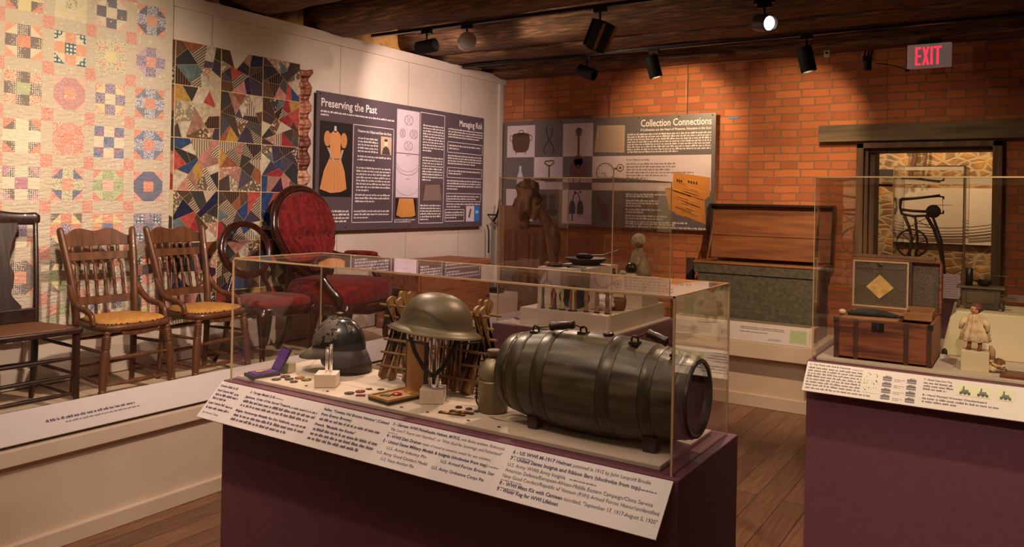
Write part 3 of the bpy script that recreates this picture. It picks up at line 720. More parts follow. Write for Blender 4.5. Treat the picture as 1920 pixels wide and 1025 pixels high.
for x in (-4.3, -3.95, -3.55, -3.1, -2.7, -2.38):
    for z in (1.37, 2.40): MB().lathe([(.006, 0), (.006, .003), (.002, .005)], 10, M=Matrix.Translation((x, 6.9395, z)) @ Euler((PI/2, 0, 0)).to_matrix().to_4x4()).build('screw', M_BLACK, t)
for z in (1.45, 2.25): MB().box(-4.5, 6.9525, z, -2.5, 6.998, z+.06).build('wall_batten', M_BLACKM, t)
for x, zt, lab in ((-4.42, 2.9, 'thin hanging wire at the left end of the grey board on brick'), (-3.40, 2.9, 'thin hanging wire at the middle of the grey board on brick'), (-2.64, 2.9, 'thin hanging wire above the title of the board on brick')):
    MB().tube([(x, 6.955, 2.39), (x, 6.955, zt)], .0035, 6).build('hanging_wire', mat('pale_wire', S(190, 150, 120), rough=.4), label=lab, cat='wire', group='wires holding the board on the brick wall')
MB().box(-2.255, 6.994, 2.364, -2.155, 6.9995, 2.382).build('tape_strip', mat('blue_tape', S(96, 130, 180)), label='short strip of blue tape on the brick wall right of the board', cat='tape')

# ================================================================== quilts
C_DOT = cloth_mat('dotted_calico', 'dots', S(226, 212, 196), 95, .0034*100, bump=.6)
C_RED = cloth_mat('red_sprigged_cotton', 'print', S(206, 128, 112), 170, .52, bump=.6)
C_BLU = cloth_mat('blue_sprigged_cotton', 'print', S(104, 112, 148), 170, .52, bump=.6)
C_GRN = cloth_mat('green_sprigged_cotton', 'print', S(150, 156, 122), 140, .54, bump=.6)
C_PLD = cloth_mat('plaid_cotton', 'plaid', S(64, 108, 122), 22, 1.0)
C_PLN = cloth_mat('plain_cotton', 'print', S(220, 206, 186), 60, .66, bump=.7)
C_STR = cloth_mat('striped_silk', 'stripes', S(96, 74, 60), 17, .35, rough=.45)
C_STR2 = cloth_mat('slanted_striped_silk', 'stripes', S(44, 34, 34), 21, .35, rough=.45, axis=.9)
C_SLK = attr_mat('plain_silk', rough=.38, amount=.28, scale=35, bump=.5)
C_VEL = attr_mat('velvet_patch', rough=.8, amount=.25, scale=50, bump=.3, sheen=.4)
C_BRO = cloth_mat('brocade_patch', 'print', S(196, 176, 140), 55, .56, rough=.5)
rnd = random.Random(11)
cream, sash = S(222, 206, 182), S(198, 182, 164)
salm, pink, navy, slate, mag = S(226, 148, 122), S(224, 176, 168), S(44, 58, 104), S(92, 104, 130), S(176, 104, 140)
dotc, lil, redp, yel, grn, blu = S(76, 62, 74), S(182, 150, 170), S(216, 150, 130), S(222, 206, 150), S(170, 184, 140), S(96, 126, 166)
mats_q = [C_PLN, C_DOT, C_RED, C_BLU, C_GRN, C_PLD]
# block: (edge squares, centre, outer corner, inner corner) each (colour, material number)
Q = {
 (0, 0): ((S(206, 202, 206), 3), (salm, 0), (salm, 0), (navy, 0)), (0, 1): ((navy, 0), (cream, 0), (pink, 0), (cream, 0)), (0, 2): ((cream, 0), (cream, 4), (cream, 0), (yel, 0)), (0, 3): ((yel, 0), (yel, 0), (redp, 2), (dotc, 1)),
 (1, 0): ((lil, 3), (pink, 2), (sash, 0), (lil, 1)), (1, 1): ((cream, 4), (yel, 0), (cream, 4), (cream, 2)), (1, 2): ((salm, 0), (cream, 5), (cream, 5), (cream, 0)), (1, 3): ((dotc, 1), (salm, 2), (salm, 0), (cream, 0)),
 (2, 0): ((S(206, 206, 212), 3), (redp, 2), (redp, 2), (slate, 0)), (2, 1): ((lil, 3), (cream, 0), (cream, 2), (yel, 0)), (2, 2): ((lil, 2), (salm, 0), (pink, 0), (lil, 2)), (2, 3): ((dotc, 1), (grn, 0), (cream, 2), (cream, 2)),
 (3, 0): ((S(206, 200, 210), 3), (redp, 2), (redp, 2), (blu, 3)), (3, 1): ((cream, 0), (blu, 3), (blu, 3), (mag, 3)), (3, 2): ((pink, 2), (redp, 2), (cream, 2), (redp, 2)), (3, 3): ((cream, 1), (cream, 0), (salm, 2), (dotc, 1)),
 (4, 0): ((navy, 3), (salm, 2), (pink, 2), (navy, 3)), (4, 1): ((grn, 4), (pink, 0), (redp, 2), (grn, 1)), (4, 2): ((cream, 4), (salm, 0), (pink, 2), (slate, 3)), (4, 3): ((cream, 0), (mag, 0), (mag, 1), (dotc, 1)),
}
pool = [(dotc, 1), (cream, 0), (pink, 2), (salm, 0), (redp, 2), (slate, 3), (grn, 4), (lil, 3), (blu, 3), (cream, 5), (yel, 0), (navy, 3)]
def cloth_x(y, z, amp=.010, sd=0.0):
    return amp*math.sin(y*9+sd+.6*math.sin(z*2))+amp*.7*noise.noise(Vector((y*3+sd, z*3, sd)))
q = MB(); XQ = -4.635
def qp(pts, colr, mt, amp=.012):
    colr = tuple(c*.68+k_*.32 for c, k_ in zip(colr, sash))
    q.add([(XQ+cloth_x(y, z, amp), y, z) for y, z in pts], [tuple(range(len(pts)))], mt, colr, False)
pitch, bs = .249, .186
cols = [2.90-pitch*i for i in range(6)]; rows = [2.68-.2605*j for j in range(8)]
for j, zc in enumerate(rows):
    for i, yc in enumerate(cols):
        e, c, oc, ic = Q.get((j, i)) or tuple(rnd.choice(pool) for _ in range(4))
        g = bs/2; t3 = g/3
        y0, y1, z0, z1 = yc-g, yc+g, zc-g, zc+g; ya, yb, za, zb = yc-t3*1.05, yc+t3*1.05, zc-t3*1.05, zc+t3*1.05
        qp([(ya, za), (yb, za), (yb, zb), (ya, zb)], *c)
        for P in ([(ya, z0), (yb, z0), (yb, za), (ya, za)], [(ya, zb), (yb, zb), (yb, z1), (ya, z1)], [(y0, za), (ya, za), (ya, zb), (y0, zb)], [(yb, za), (y1, za), (y1, zb), (yb, zb)]): qp(P, *e)
        for (A, B, Cc, D) in (((y0, z0), (ya, z0), (ya, za), (y0, za)), ((y1, z0), (yb, z0), (yb, za), (y1, za)), ((y0, z1), (ya, z1), (ya, zb), (y0, zb)), ((y1, z1), (yb, z1), (yb, zb), (y1, zb))):
            qp([A, B, D], *oc); qp([B, Cc, D], *ic)
        # sashing to the right and above, with a pink cornerstone
        yr = yc+pitch-g if i else 3.045
        zt = zc+.2605-g
        for k in range(3):
            qp([(y1+(yr-y1)*0, z0+bs*k/3), (yr, z0+bs*k/3), (yr, z0+bs*(k+1)/3), (y1, z0+bs*(k+1)/3)], sash, 0)
            qp([(y0+bs*k/3, z1), (y0+bs*(k+1)/3, z1), (y0+bs*(k+1)/3, zt), (y0+bs*k/3, zt)], sash, 0)
        qp([(y1, z1), (yr, z1), (yr, zt), (y1, zt)], *((S(214, 160, 150), 2) if i else (sash, 0)))
for k in range(12):
    ya, yb = cols[-1]-bs/2+k*.1233, cols[-1]-bs/2+(k+1)*.1233
    qp([(ya, .78), (yb, .78), (yb, rows[-1]-bs/2), (ya, rows[-1]-bs/2)], sash, 0)
q.build('patchwork_quilt', mats_q, label='pale patchwork quilt with pink sashing and calico blocks hanging on the left wall', cat='quilt', solid=.008)
# crazy quilt
pal = [(S(206, 186, 156), 1), (S(196, 172, 140), 4), (S(200, 176, 146), 5), (S(108, 72, 48), 0), (S(70, 44, 34), 2), (S(190, 130, 112), 5), (S(84, 60, 44), 0), (S(150, 136, 116), 5), (S(206, 190, 162), 0), (S(176, 120, 100), 0), (S(58, 38, 30), 2), (S(30, 26, 26), 2), (S(36, 36, 72), 0), (S(92, 62, 42), 0), (S(66, 34, 76), 0), (S(168, 26, 44), 0), (S(206, 182, 148), 0), (S(220, 200, 172), 0), (S(100, 118, 120), 0), (S(196, 146, 44), 0),
       (S(160, 86, 44), 0), (S(204, 128, 116), 0), (S(60, 70, 100), 3), (S(40, 34, 50), 3), (S(180, 160, 130), 4), (S(222, 200, 170), 4), (S(110, 94, 76), 5), (S(70, 70, 74), 5), (S(214, 196, 168), 5), (S(28, 24, 26), 1), (S(64, 40, 34), 1),
       (S(74, 66, 52), 2), (S(196, 66, 50), 0), (S(40, 70, 120), 0), (S(48, 40, 36), 2), (S(120, 84, 58), 5), (S(34, 30, 34), 2), (S(56, 38, 62), 2)]
cm = [C_SLK, C_STR, C_VEL, C_STR, C_STR2, C_BRO, attr_mat('gold_stitching', rough=.5)]
q = MB(); XQ = -4.652; rnd = random.Random(23)
def split(P):
    n = len(P); c = Vector((sum(p[0] for p in P)/n, sum(p[1] for p in P)/n)); c += Vector((rnd.uniform(-.02, .02), rnd.uniform(-.02, .02)))
    # cut roughly across the long direction
    best = max(((Vector(P[i])-Vector(P[j])) for i in range(n) for j in range(i)), key=lambda v: v.length)
    a = math.atan2(best.y, best.x)+rnd.choice((-.7, -.35, -.2, 0, .2, .35, .7))*rnd.uniform(.5, 1); nrm = Vector((math.cos(a), math.sin(a)))
    A, B = [], []
    for i in range(n):
        p, r = Vector(P[i]), Vector(P[(i+1) % n]); dp, dr = (p-c).dot(nrm), (r-c).dot(nrm)
        (A if dp >= 0 else B).append(p)
        if dp*dr < 0: x = p+(r-p)*(dp/(dp-dr)); A.append(x); B.append(x)
    return A, B
def parea(P): return abs(sum(P[i][0]*P[(i+1) % len(P)][1]-P[(i+1) % len(P)][0]*P[i][1] for i in range(len(P))))/2
ycols = [3.0, 3.085, 3.43, 3.787, 4.132]; zrows = [2.60, 2.31, 1.965, 1.62, 1.275, .93, .74]
for i in range(4):
    for j in range(6):
        y0, y1, z1, z0 = ycols[i], ycols[i+1], zrows[j], zrows[j+1]
        todo = [[Vector((y0, z0)), Vector((y1, z0)), Vector((y1, z1)), Vector((y0, z1))]]; out = []
        while todo:
            P = todo.pop()
            if parea(P) > rnd.uniform(.0050, .0150) and len(P) >= 3:
                A, B = split(P)
                if len(A) > 2 and len(B) > 2: todo += [A, B]; continue
            out.append(P)
        last = None
        for P in out:
            c = sum(P, Vector((0, 0)))/len(P)
            m_ = pal[rnd.randrange(len(pal))]
            if m_ is last: m_ = pal[rnd.randrange(len(pal))]
            last = m_
            I = [p+(c-p).normalized()*.0022 for p in P]
            g0 = sum(m_[0])/3; mc = tuple((c_*.72+g0*.16)*.86 for c_ in m_[0])
            q.add([(XQ+.0015+cloth_x(p.x, p.y, .007, 4), p.x, p.y) for p in I], [tuple(range(len(I)))], m_[1], mc)
            q.add([(XQ+cloth_x(p.x, p.y, .007, 4), p.x, p.y) for p in P], [tuple(range(len(P)))], 6, S(170, 140, 92))
for yy in ycols[1:]:
    for k in range(24):
        za, zb = 2.60-1.86*k/24, 2.60-1.86*(k+1)/24
        q.add([(XQ+.0042+cloth_x(y_, z_, .007, 4), y_, z_) for y_, z_ in ((yy-.0022, zb), (yy+.0022, zb), (yy+.0022, za), (yy-.0022, za))], [(0, 1, 2, 3)], 6, S(206, 176, 124))
for zz in zrows:
    for k in range(14):
        ya, yb = 3.0+1.132*k/14, 3.0+1.132*(k+1)/14
        q.add([(XQ+.0042+cloth_x(y_, z_, .007, 4), y_, z_) for y_, z_ in ((ya, zz-.0022), (yb, zz-.0022), (yb, zz+.0022), (ya, zz+.0022))], [(0, 1, 2, 3)], 6, S(206, 176, 124))
q.build('crazy_quilt', cm, label='dark crazy quilt of silk scraps between the pale quilt and the grey board', cat='quilt', solid=.006)
cq = bpy.data.objects['crazy_quilt']
q = MB(); n = 64
A = [(XQ+.004+.012*math.sin(k*1.9), 4.125+.006*math.sin(k*.7), 2.56-(2.56-.74)*k/n) for k in range(n+1)]
B = [(XQ+.012+.02*math.sin(k*1.3+1), 4.235+.02*noise.noise(Vector((k*.5, 0, 0))), 2.575-(2.575-.74)*k/n) for k in range(n+1)]
Cm = [((a_[0]+b__[0])/2+.015*math.sin(k*2.3), (a_[1]+b__[1])/2, a_[2]) for k, (a_, b__) in enumerate(zip(A, B))]
cc = [S(150, 90, 70), S(176, 116, 90), S(120, 70, 62), S(190, 140, 110)]
for k in range(n):
    for X, Y in ((A, Cm), (Cm, B)):
        q.add([X[k], Y[k], Y[k+1], X[k+1]], [(0, 1, 2, 3)], 0, cc[k//9 % 4], True)
q.build('ruffled_border', C_SLK, cq, solid=.004)
cq.children[0]['label'] = 'rust coloured ruffled silk border'
# ================================================================== seats on the platform
PZ = .493
def cr(pts, n=6, loop=False):
    """smooth curve through points (tuples of any length)"""
    P = [Vector(p) if len(p) <= 4 else p for p in pts]; out = []; N_ = len(P)
    for i in range(N_ if loop else N_-1):
        a, b, c, d = (P[(i-1) % N_] if (loop or i > 0) else P[i]), P[i], P[(i+1) % N_], (P[(i+2) % N_] if (loop or i < N_-2) else P[(i+1) % N_])
        for k in range(n):
            t = k/n
            out.append(.5*((2*b)+(c-a)*t+(2*a-5*b+4*c-d)*t*t+(3*b-a-3*c+d)*t**3))
    if not loop: out.append(P[-1])
    return out
def tub4(mb, pts4, n=10, k=6, **kw):
    c = cr([Vector(p) for p in pts4], k)
    return mb.tube([p.xyz for p in c], [p.w for p in c], n, **kw)
W_OAK = wood('warm_brown_chair_wood', S(112, 68, 40), S(82, 48, 30), 'z', 3, .42, .12, coat=.15)
W_DARK = wood('dark_walnut_chair_wood', S(58, 34, 26), S(38, 22, 18), 'z', 3, .35, .1, coat=.25)
W_MAHOG = wood('polished_mahogany', S(62, 28, 20), S(40, 18, 14), 'z', 3, .22, .06, coat=.5)
GOLDC = mat('gold_seat_cloth', S(206, 150, 74), S(186, 128, 58), rough=.85, scale=30, bump=.35, bscale=120)
def velvet(name, bump=.15):
    m = mat(name, S(124, 30, 27), S(84, 17, 18), rough=.8, spec=.15, scale=28, bump=bump, bscale=70, sheen=.12)
    return m
VELV = velvet('crimson_velvet')

def turned(mb, a, b, r, rings=7, top=.0, n=12, mat=0):
    """turned leg from a (top) to b (foot): ringed section near the top and the foot"""
    a, b = Vector(a), Vector(b); prof = []
    def pr_(t, rr): prof.append((t, rr))
    pr_(0, r*.5); pr_(.02, r*1.05); pr_(.05, r*.72); pr_(.065, r*.72)
    for k in range(rings):
        t = .075+k*.024; pr_(t, r*.85); pr_(t+.006, r*1.12); pr_(t+.018, r*1.12); pr_(t+.023, r*.85)
    t = .075+rings*.024
    pr_(t+.01, r*.9); pr_(t+.05, r*1.05); pr_(.5, r*1.12); pr_(.78, r*.92)
    for k in range(3): pr_(.80+k*.02, r*.8); pr_(.808+k*.02, r*.98); pr_(.814+k*.02, r*.98)
    pr_(.88, r*.85); pr_(.94, r*.8); pr_(1, r*.62)
    mb.tube([a+(b-a)*t for t, _ in prof], [q for _, q in prof], n, mat=mat)
def spindle_chair(label, loc, rz, group=None):
    t = thing('spindle_back_chair', label, 'chair', loc, rz, group, world=False)
    SH = .405
    # seat frame: rounded trapezoid
    out = []
    for a_ in range(40):
        an = 2*PI*a_/40; c, s_ = math.cos(an), math.sin(an); e = .55
        x = math.copysign(abs(c)**e, c)*.195; y = math.copysign(abs(s_)**e, s_)*(.20+.02*(x/.195))
        out.append((x+.0, y))
    rings = [[(x*k, y*k, z) for x, y in out] for z, k in ((SH-.03, .93), (SH-.022, 1.0), (SH-.006, 1.01), (SH+.004, .985), (SH+.006, .93))]
    MB().ring(rings).build('seat_frame', W_OAK, t)
    rings = [[(x*k, y*k, z) for x, y in out] for z, k in ((SH+.003, .90), (SH+.014, .895), (SH+.024, .82), (SH+.030, .6), (SH+.032, .3))]
    cu = MB().ring(rings).build('seat_cushion', GOLDC, t)
    mb = MB()
    for a_ in range(40):
        for s0 in (0,): mb.ell((out[a_][0]*.905, out[a_][1]*.905, SH+.008), (.006, .006, .004), 8, 5)
    mb.build('tacks', W_DARK, cu)['kind'] = 'stuff'
    mb = MB().prism([(-.11, 0), (.11, 0), (.09, -.022), (.03, -.03), (-.03, -.03), (-.09, -.022)], .015, M=Matrix.Translation((.165, 0, SH-.028)) @ Matrix(((0, 0, 1, 0), (1, 0, 0, 0), (0, 1, 0, 0), (0, 0, 0, 1))))
    mb.build('front_apron', W_OAK, t)
    for s_ in (-1, 1):
        mb = MB(); turned(mb, (.155, s_*.17, SH-.025), (.175, s_*.205, 0), .021); mb.build('leg', W_OAK, t)
        mb = MB(); tub4(mb, [(-.15, s_*.16, SH-.02, .019), (-.155, s_*.165, .22, .018), (-.175, s_*.17, 0, .014)]); mb.build('leg', W_OAK, t)
        # back post: flat curved stile with rounded top
        mb = MB(); c = cr([Vector(p) for p in ((-.15, s_*.165, SH-.03, .020), (-.165, s_*.172, SH+.10, .019), (-.20, s_*.185, SH+.26, .019), (-.245, s_*.20, SH+.42, .018), (-.262, s_*.207, SH+.485, .016), (-.266, s_*.209, SH+.50, .008))], 5)
        mb.tube([p.xyz for p in c], [p.w for p in c], 10, flat=1.3); mb.build('back_post', W_OAK, t)
        # curved brace from post down to the seat front
        br = cr([Vector(p) for p in ((-.185, s_*.19, SH+.19, .016), (-.14, s_*.197, SH+.13, .018), (-.07, s_*.203, SH+.085, .017), (.02, s_*.207, SH+.072, .017), (.07, s_*.207, SH+.05, .016), (.085, s_*.205, SH+.0, .014))], 6)
        mb = MB(); mb.tube([p.xyz for p in br], [p.w for p in br], 10, flat=.9, up=(0, 1, 0)); mb.build('side_brace', W_OAK, t)
        for z, zz in ((.27, .27), (.12, .10)):
            mb = MB(); tub4(mb, [(-.16, s_*.166, z, .006), (0, s_*.18, (z+zz)/2, .010), (.165, s_*.19, zz, .006)], k=4); mb.build('stretcher', W_OAK, t)
    for x, zs in ((.168, (.235, .10)), (-.165, (.30, .15))):
        for z in zs:
            mb = MB(); tub4(mb, [(x, -.175, z, .006), (x, -.09, z, .009), (x, 0, z, .013), (x, .09, z, .009), (x, .175, z, .006)], k=4); mb.build('stretcher', W_OAK, t)
    def bx(z): # x of back plane at height above the seat
        return -.155-.00-(z*.22)-(.02 if z > .3 else 0)
    def rail(z0, z1, wv, name, nseg=24, th=.016):
        top = []; bot = []
        for k in range(nseg+1):
            u = -1+2*k/nseg
            y = u*(.172+.07*z0)
            zt = z1+wv*(-.5*math.cos(u*PI*2)+.5*math.cos(u*PI))
            top.append((y, zt)); bot.append((y, z0))
        mb = MB(); v = []; f = []
        for k in range(nseg+1):
            xo = -.012*(1-(2*k/nseg-1)**2)
            for (y, z) in (bot[k], top[k]):
                v.append((bx(z)+xo, y, SH+z)); v.append((bx(z)+xo-th, y, SH+z))
        for k in range(nseg):
            a0, b0 = k*4, (k+1)*4
            f += [(a0, b0, b0+2, a0+2), (a0+1, a0+3, b0+3, b0+1), (a0+2, b0+2, b0+3, a0+3), (a0, a0+1, b0+1, b0)]
        f += [(0, 2, 3, 1), (nseg*4, nseg*4+1, nseg*4+3, nseg*4+2)]
        mb.add(v, f, smooth=False); return mb.build(name, W_OAK, t, bevel=.003)
    rail(.395, .478, .028, 'crest_rail'); rail(.315, .36, 0, 'middle_rail'); rail(.075, .118, 0, 'lower_rail')
    for k in range(6):
        y = (-2.5+k)*.052
        mb = MB(); z0, z1 = .355, .40
        tub4(mb, [(bx(z0)-.02, y, SH+z0, .006), (bx(.37)-.02, y, SH+.37, .010), (bx(.385)-.02, y, SH+.385, .010), (bx(z1)-.02, y, SH+z1, .006)], 8, 3); mb.build('short_spindle', W_OAK, t)
        mb = MB(); p = [(z, r) for z, r in ((.11, .006), (.125, .010), (.14, .007), (.17, .011), (.2, .008), (.205, .013), (.21, .008), (.235, .011), (.24, .007), (.27, .010), (.295, .007), (.305, .010), (.32, .006))]
        mb.tube([(bx(z)-.018, y, SH+z) for z, r in p], [r for z, r in p], 8); mb.build('spindle', W_OAK, t)
    return t
c2_ = spindle_chair('brown spindle-back chair with gold seat beside the dark cane chair', (-4.155, 2.465, PZ), .0, 'matching spindle-back chairs with gold seats')
dup(c2_, (-4.165, 2.985, PZ), .10, 'brown spindle-back chair with gold seat beside the oval-backed chair')

# --- dark cane seated chair at the left edge
t = thing('cane_seat_chair', 'tall dark wooden chair with cane seat and wide solid splat at the left edge', 'chair', (-4.2, 1.945, PZ), 0, None, world=False)
SH = .415
out = [(-.20, -.18), (-.20, .18), (-.05, .205), (.10, .225), (.185, .235), (.205, .22), (.21, 0), (.205, -.22), (.185, -.235), (.10, -.225), (-.05, -.205)]
MB().ring([[(x, y, z) for x, y in out] for z in (SH-.028, SH)], smooth=False).build('seat_frame', W_DARK, t, bevel=.006)
m, nt, N, L, b = nodes_of('woven_cane')
tc = N.new('ShaderNodeTexCoord'); b.inputs['Roughness'].default_value = .6
w1 = N.new('ShaderNodeTexWave'); w1.inputs['Scale'].default_value = 38; w1.bands_direction = 'X'; w2 = N.new('ShaderNodeTexWave'); w2.inputs['Scale'].default_value = 38; w2.bands_direction = 'Y'
L.new(tc.outputs['Object'], w1.inputs[0]); L.new(tc.outputs['Object'], w2.inputs[0])
mm = N.new('ShaderNodeMath'); mm.operation = 'MAXIMUM'; L.new(w1.outputs[0], mm.inputs[0]); L.new(w2.outputs[0], mm.inputs[1])
rr = N.new('ShaderNodeValToRGB'); rr.color_ramp.elements[0].color = (*S(50, 28, 18), 1); rr.color_ramp.elements[1].color = (*S(150, 98, 62), 1); rr.color_ramp.elements[0].position = .35
L.new(mm.outputs[0], rr.inputs[0]); L.new(rr.outputs[0], b.inputs['Base Color'])
MB().ring([[(x*k, y*k, z) for x, y in out] for z, k in ((SH+.0005, .86), (SH+.004, .85))], smooth=False).build('cane_panel', m, t)
for s_ in (-1, 1):
    mb = MB(); tub4(mb, [(.175, s_*.205, SH-.02, .019), (.175, s_*.205, .2, .018), (.18, s_*.21, 0, .013)]); mb.build('leg', W_DARK, t)
    mb = MB(); tub4(mb, [(-.165, s_*.17, SH-.02, .018), (-.18, s_*.175, .2, .017), (-.225, s_*.185, 0, .013)]); mb.build('leg', W_DARK, t)
    mb = MB(); tub4(mb, [(-.165, s_*.17, SH-.02, .016), (-.185, s_*.18, SH+.15, .014), (-.215, s_*.19, SH+.33, .013), (-.26, s_*.205, SH+.53, .012)]); mb.build('back_post', W_DARK, t)
    for z in (.335, .2, .09):
        mb = MB(); tub4(mb, [(-.175, s_*.175, z, .007), (0, s_*.19, z-.01, .010), (.175, s_*.207, z-.02, .007)], k=4); mb.build('stretcher', W_DARK, t)
for z in (.265, .175, .085):
    mb = MB(); tub4(mb, [(.178, -.2, z, .008), (.178, -.08, z, .011), (.178, .08, z, .011), (.178, .2, z, .008)], k=4); mb.build('stretcher', W_DARK, t)
mb = MB(); tub4(mb, [(-.18, -.17, .2, .008), (-.18, 0, .2, .011), (-.18, .17, .2, .008)], k=4); mb.build('stretcher', W_DARK, t)
# crest rail with rounded ears
mb = MB(); v = []; n = 24
rings = []
for k in range(n+1):
    u = -1+2*k/n; y = u*.225; h = .034+.02*(1-abs(u))**.6-.012*math.sin(abs(u)*PI); x = -.262-.02*(1-u*u)+.006*abs(u)**6
    e = 1 if abs(u) < .97 else .6
    rings.append([(x+.011*math.cos(q)*e, y, SH+.54+h*math.sin(q)*e) for q in [2*PI*j/10 for j in range(10)]])
mb.ring(rings).build('crest_rail', W_DARK, t)
prof = [(.055, .10), (.085, .105), (.095, .10), (.15, .062), (.2, .075), (.26, .082), (.30, .065), (.36, .07), (.43, .092), (.49, .118), (.52, .118)]
c = cr([Vector((w_, z, 0)) for z, w_ in prof], 4)
mb = MB(); rings = [[(-.158-(p.y)*.2-.012, -p.x, SH+p.y), (-.158-p.y*.2-.012, p.x, SH+p.y), (-.158-p.y*.2, p.x, SH+p.y), (-.158-p.y*.2, -p.x, SH+p.y)] for p in c]
mb.ring(rings, smooth=False).build('splat', W_DARK, t, bevel=.002)
MB().box(-.185, -.165, SH+.005, -.150, .165, SH+.075).build('lower_rail', W_DARK, t, bevel=.004)

# --- oval balloon-back side chair, red seat
def cabriole(mb, top, foot, r, out):
    o = Vector(out); a, b = Vector(top), Vector(foot); h = a.z-b.z
    pts = [(a, r*1.15), (a+o*.018-Vector((0, 0, h*.12)), r*1.25), (a+o*.012-Vector((0, 0, h*.32)), r*.95), (a-o*.006-Vector((0, 0, h*.58)), r*.70), (a-o*.008-Vector((0, 0, h*.8)), r*.58), (Vector((b.x, b.y, b.z+h*.05))+o*.006, r*.62), (b+o*.016+Vector((0, 0, .027)), r*.70)]
    tub4(mb, [(*p, q) for p, q in pts], 12, 5)
def seat_pad(name, out, z0, z1, t, m_, k0=1.0):
    h = z1-z0
    rings = [[(x*k, y*k, z) for x, y in out] for z, k in ((z0, .96*k0), (z0+h*.15, 1.0*k0), (z0+h*.45, 1.01*k0), (z0+h*.7, .97*k0), (z0+h*.88, .86*k0), (z0+h*.97, .6*k0), (z1, .25*k0))]
    return MB().ring(rings).build(name, m_, t)
def seat_outline(d, wf, wr, n=44):
    o = []
    for k in range(n):
        an = 2*PI*k/n; c, s_ = math.cos(an), math.sin(an); e = .62
        x = math.copysign(abs(c)**e, c)*d; f = (x/d+1)/2
        o.append((x, math.copysign(abs(s_)**e, s_)*(wr+(wf-wr)*f)))
    return o
def oval(cx, cz, ry, rz_, lean, n=40, egg=0.0):
    return [(cx-lean*math.sin(2*PI*k/n), ry*math.cos(2*PI*k/n)*(1+egg*math.sin(2*PI*k/n)), cz+rz_*math.sin(2*PI*k/n)) for k in range(n)]
t = thing('balloon_back_chair', 'dark carved side chair with open oval back and red seat', 'chair', (-4.17, 3.485, PZ), 0, None, world=False)
SH = .40
out = seat_outline(.225, .245, .20)
def apron(t, out, z0, z1, m_):
    rings = []
    n = len(out)
    def low(k): return z0-.012*math.cos(4*2*PI*k/n)
    MB().ring([[(x*.96, y*.96, low(k)) for k, (x, y) in enumerate(out)], [(x*1.01, y*1.01, low(k)+.008) for k, (x, y) in enumerate(out)], [(x*1.0, y*1.0, z1-.01) for x, y in out], [(x*.97, y*.97, z1) for x, y in out]]).build('seat_rail', m_, t)
apron(t, out, SH-.055, SH-.005, W_MAHOG)
seat_pad('seat_cushion', out, SH-.012, SH+.052, t, VELV, .985)
for s_ in (-1, 1):
    mb = MB(); cabriole(mb, (.185, s_*.20, SH-.02), (.205, s_*.225, 0), .030, (.7, s_*.7, 0)); mb.build('leg', W_MAHOG, t)
    mb = MB(); tub4(mb, [(-.19, s_*.17, SH-.01, .020), (-.20, s_*.172, .25, .019), (-.235, s_*.18, .10, .016), (-.295, s_*.19, .010, .014)]); mb.build('leg', W_MAHOG, t)
    mb = MB(); tub4(mb, [(-.195, s_*.17, SH-.01, .019), (-.205, s_*.165, SH+.07, .016), (-.22, s_*.135, SH+.13, .014), (-.225, s_*.12, SH+.17, .012)]); mb.build('back_post', W_MAHOG, t)
mb = MB(); ov = oval(-.245, SH+.335, .195, .175, .045, 44)
mb.tube(ov, .020, 12, loop=True); mb.build('oval_back_frame', W_MAHOG, t)
mb = MB(); mb.tube([(p[0]+.012, p[1]*.90, SH+.335+(p[2]-SH-.335)*.90) for p in ov], .007, 8, loop=True); mb.build('frame_moulding', W_MAHOG, t)
mb = MB(); tub4(mb, [(-.22, -.13, SH+.165, .011), (-.225, -.06, SH+.185, .014), (-.228, 0, SH+.175, .018), (-.225, .06, SH+.185, .014), (-.22, .13, SH+.165, .011)]); mb.build('carved_cross_rail', W_MAHOG, t)

# --- crimson upholstered armchair
t = thing('armchair', 'crimson velvet armchair with channelled oval back and polished dark carved frame', 'armchair', (-4.20, 4.14, PZ), .2, None, world=False)
SH = .44
out = seat_outline(.345, .35, .28, 56)
apron(t, out, SH-.15, SH-.075, W_MAHOG)
seat_pad('seat_cushion', out, SH-.09, SH+.085, t, VELV, .99)
cz, cxb, ryb, rzb = SH+.40, -.30, .35, .315
def backshape(an):
    s_ = math.sin(an)
    return ryb*math.cos(an)*(1+.10*s_ if s_ > 0 else 1+.28*s_), rzb*s_
ov = []
for k in range(52):
    an = 2*PI*k/52; y, z = backshape(an); ov.append((cxb-z*.22, y, cz+z))
mb = MB(); mb.tube(ov, [.024+.010*max(0, math.sin(2*PI*k/52))**3 for k in range(52)], 12, loop=True); mb.build('back_frame', W_MAHOG, t)
mb = MB(); mb.tube([(p[0]+.018, p[1]*.92, cz+(p[2]-cz)*.93) for p in ov], .008, 8, loop=True); mb.build('frame_moulding', W_MAHOG, t)
# channelled upholstery: vertical flutes, gathered at a tufted line
nU, nV = 144, 40; v = []; f = []
for j in range(nV+1):
    for i in range(nU+1):
        u = -1+2*i/nU; w_ = -1+2*j/nV
        z = w_*rzb*.93
        s_ = w_
        half = ryb*.92*math.sqrt(max(0, 1-w_*w_))*(1+.10*s_ if s_ > 0 else 1+.28*s_)
        y = u*half
        waist = math.exp(-((z+.03)/.035)**2)
        ch = abs(math.cos(u*PI*4.5*(1-.10*w_)))**1.0
        puff = (1-u*u)**.5*(1-w_*w_)**.35 if abs(w_) < 1 else 0
        x = cxb-z*.22+.012+.055*puff*(1-.30*waist)+.052*ch*(puff**.5)*(1-.35*waist)
        v.append((x, y, cz+z))
for j in range(nV):
    for i in range(nU):
        a0 = j*(nU+1)+i; f.append((a0, a0+1, a0+nU+2, a0+nU+1))
MB().add(v, f, 0, (1, 1, 1), True).build('back_upholstery', VELV, t, solid=.01)
mb = MB()
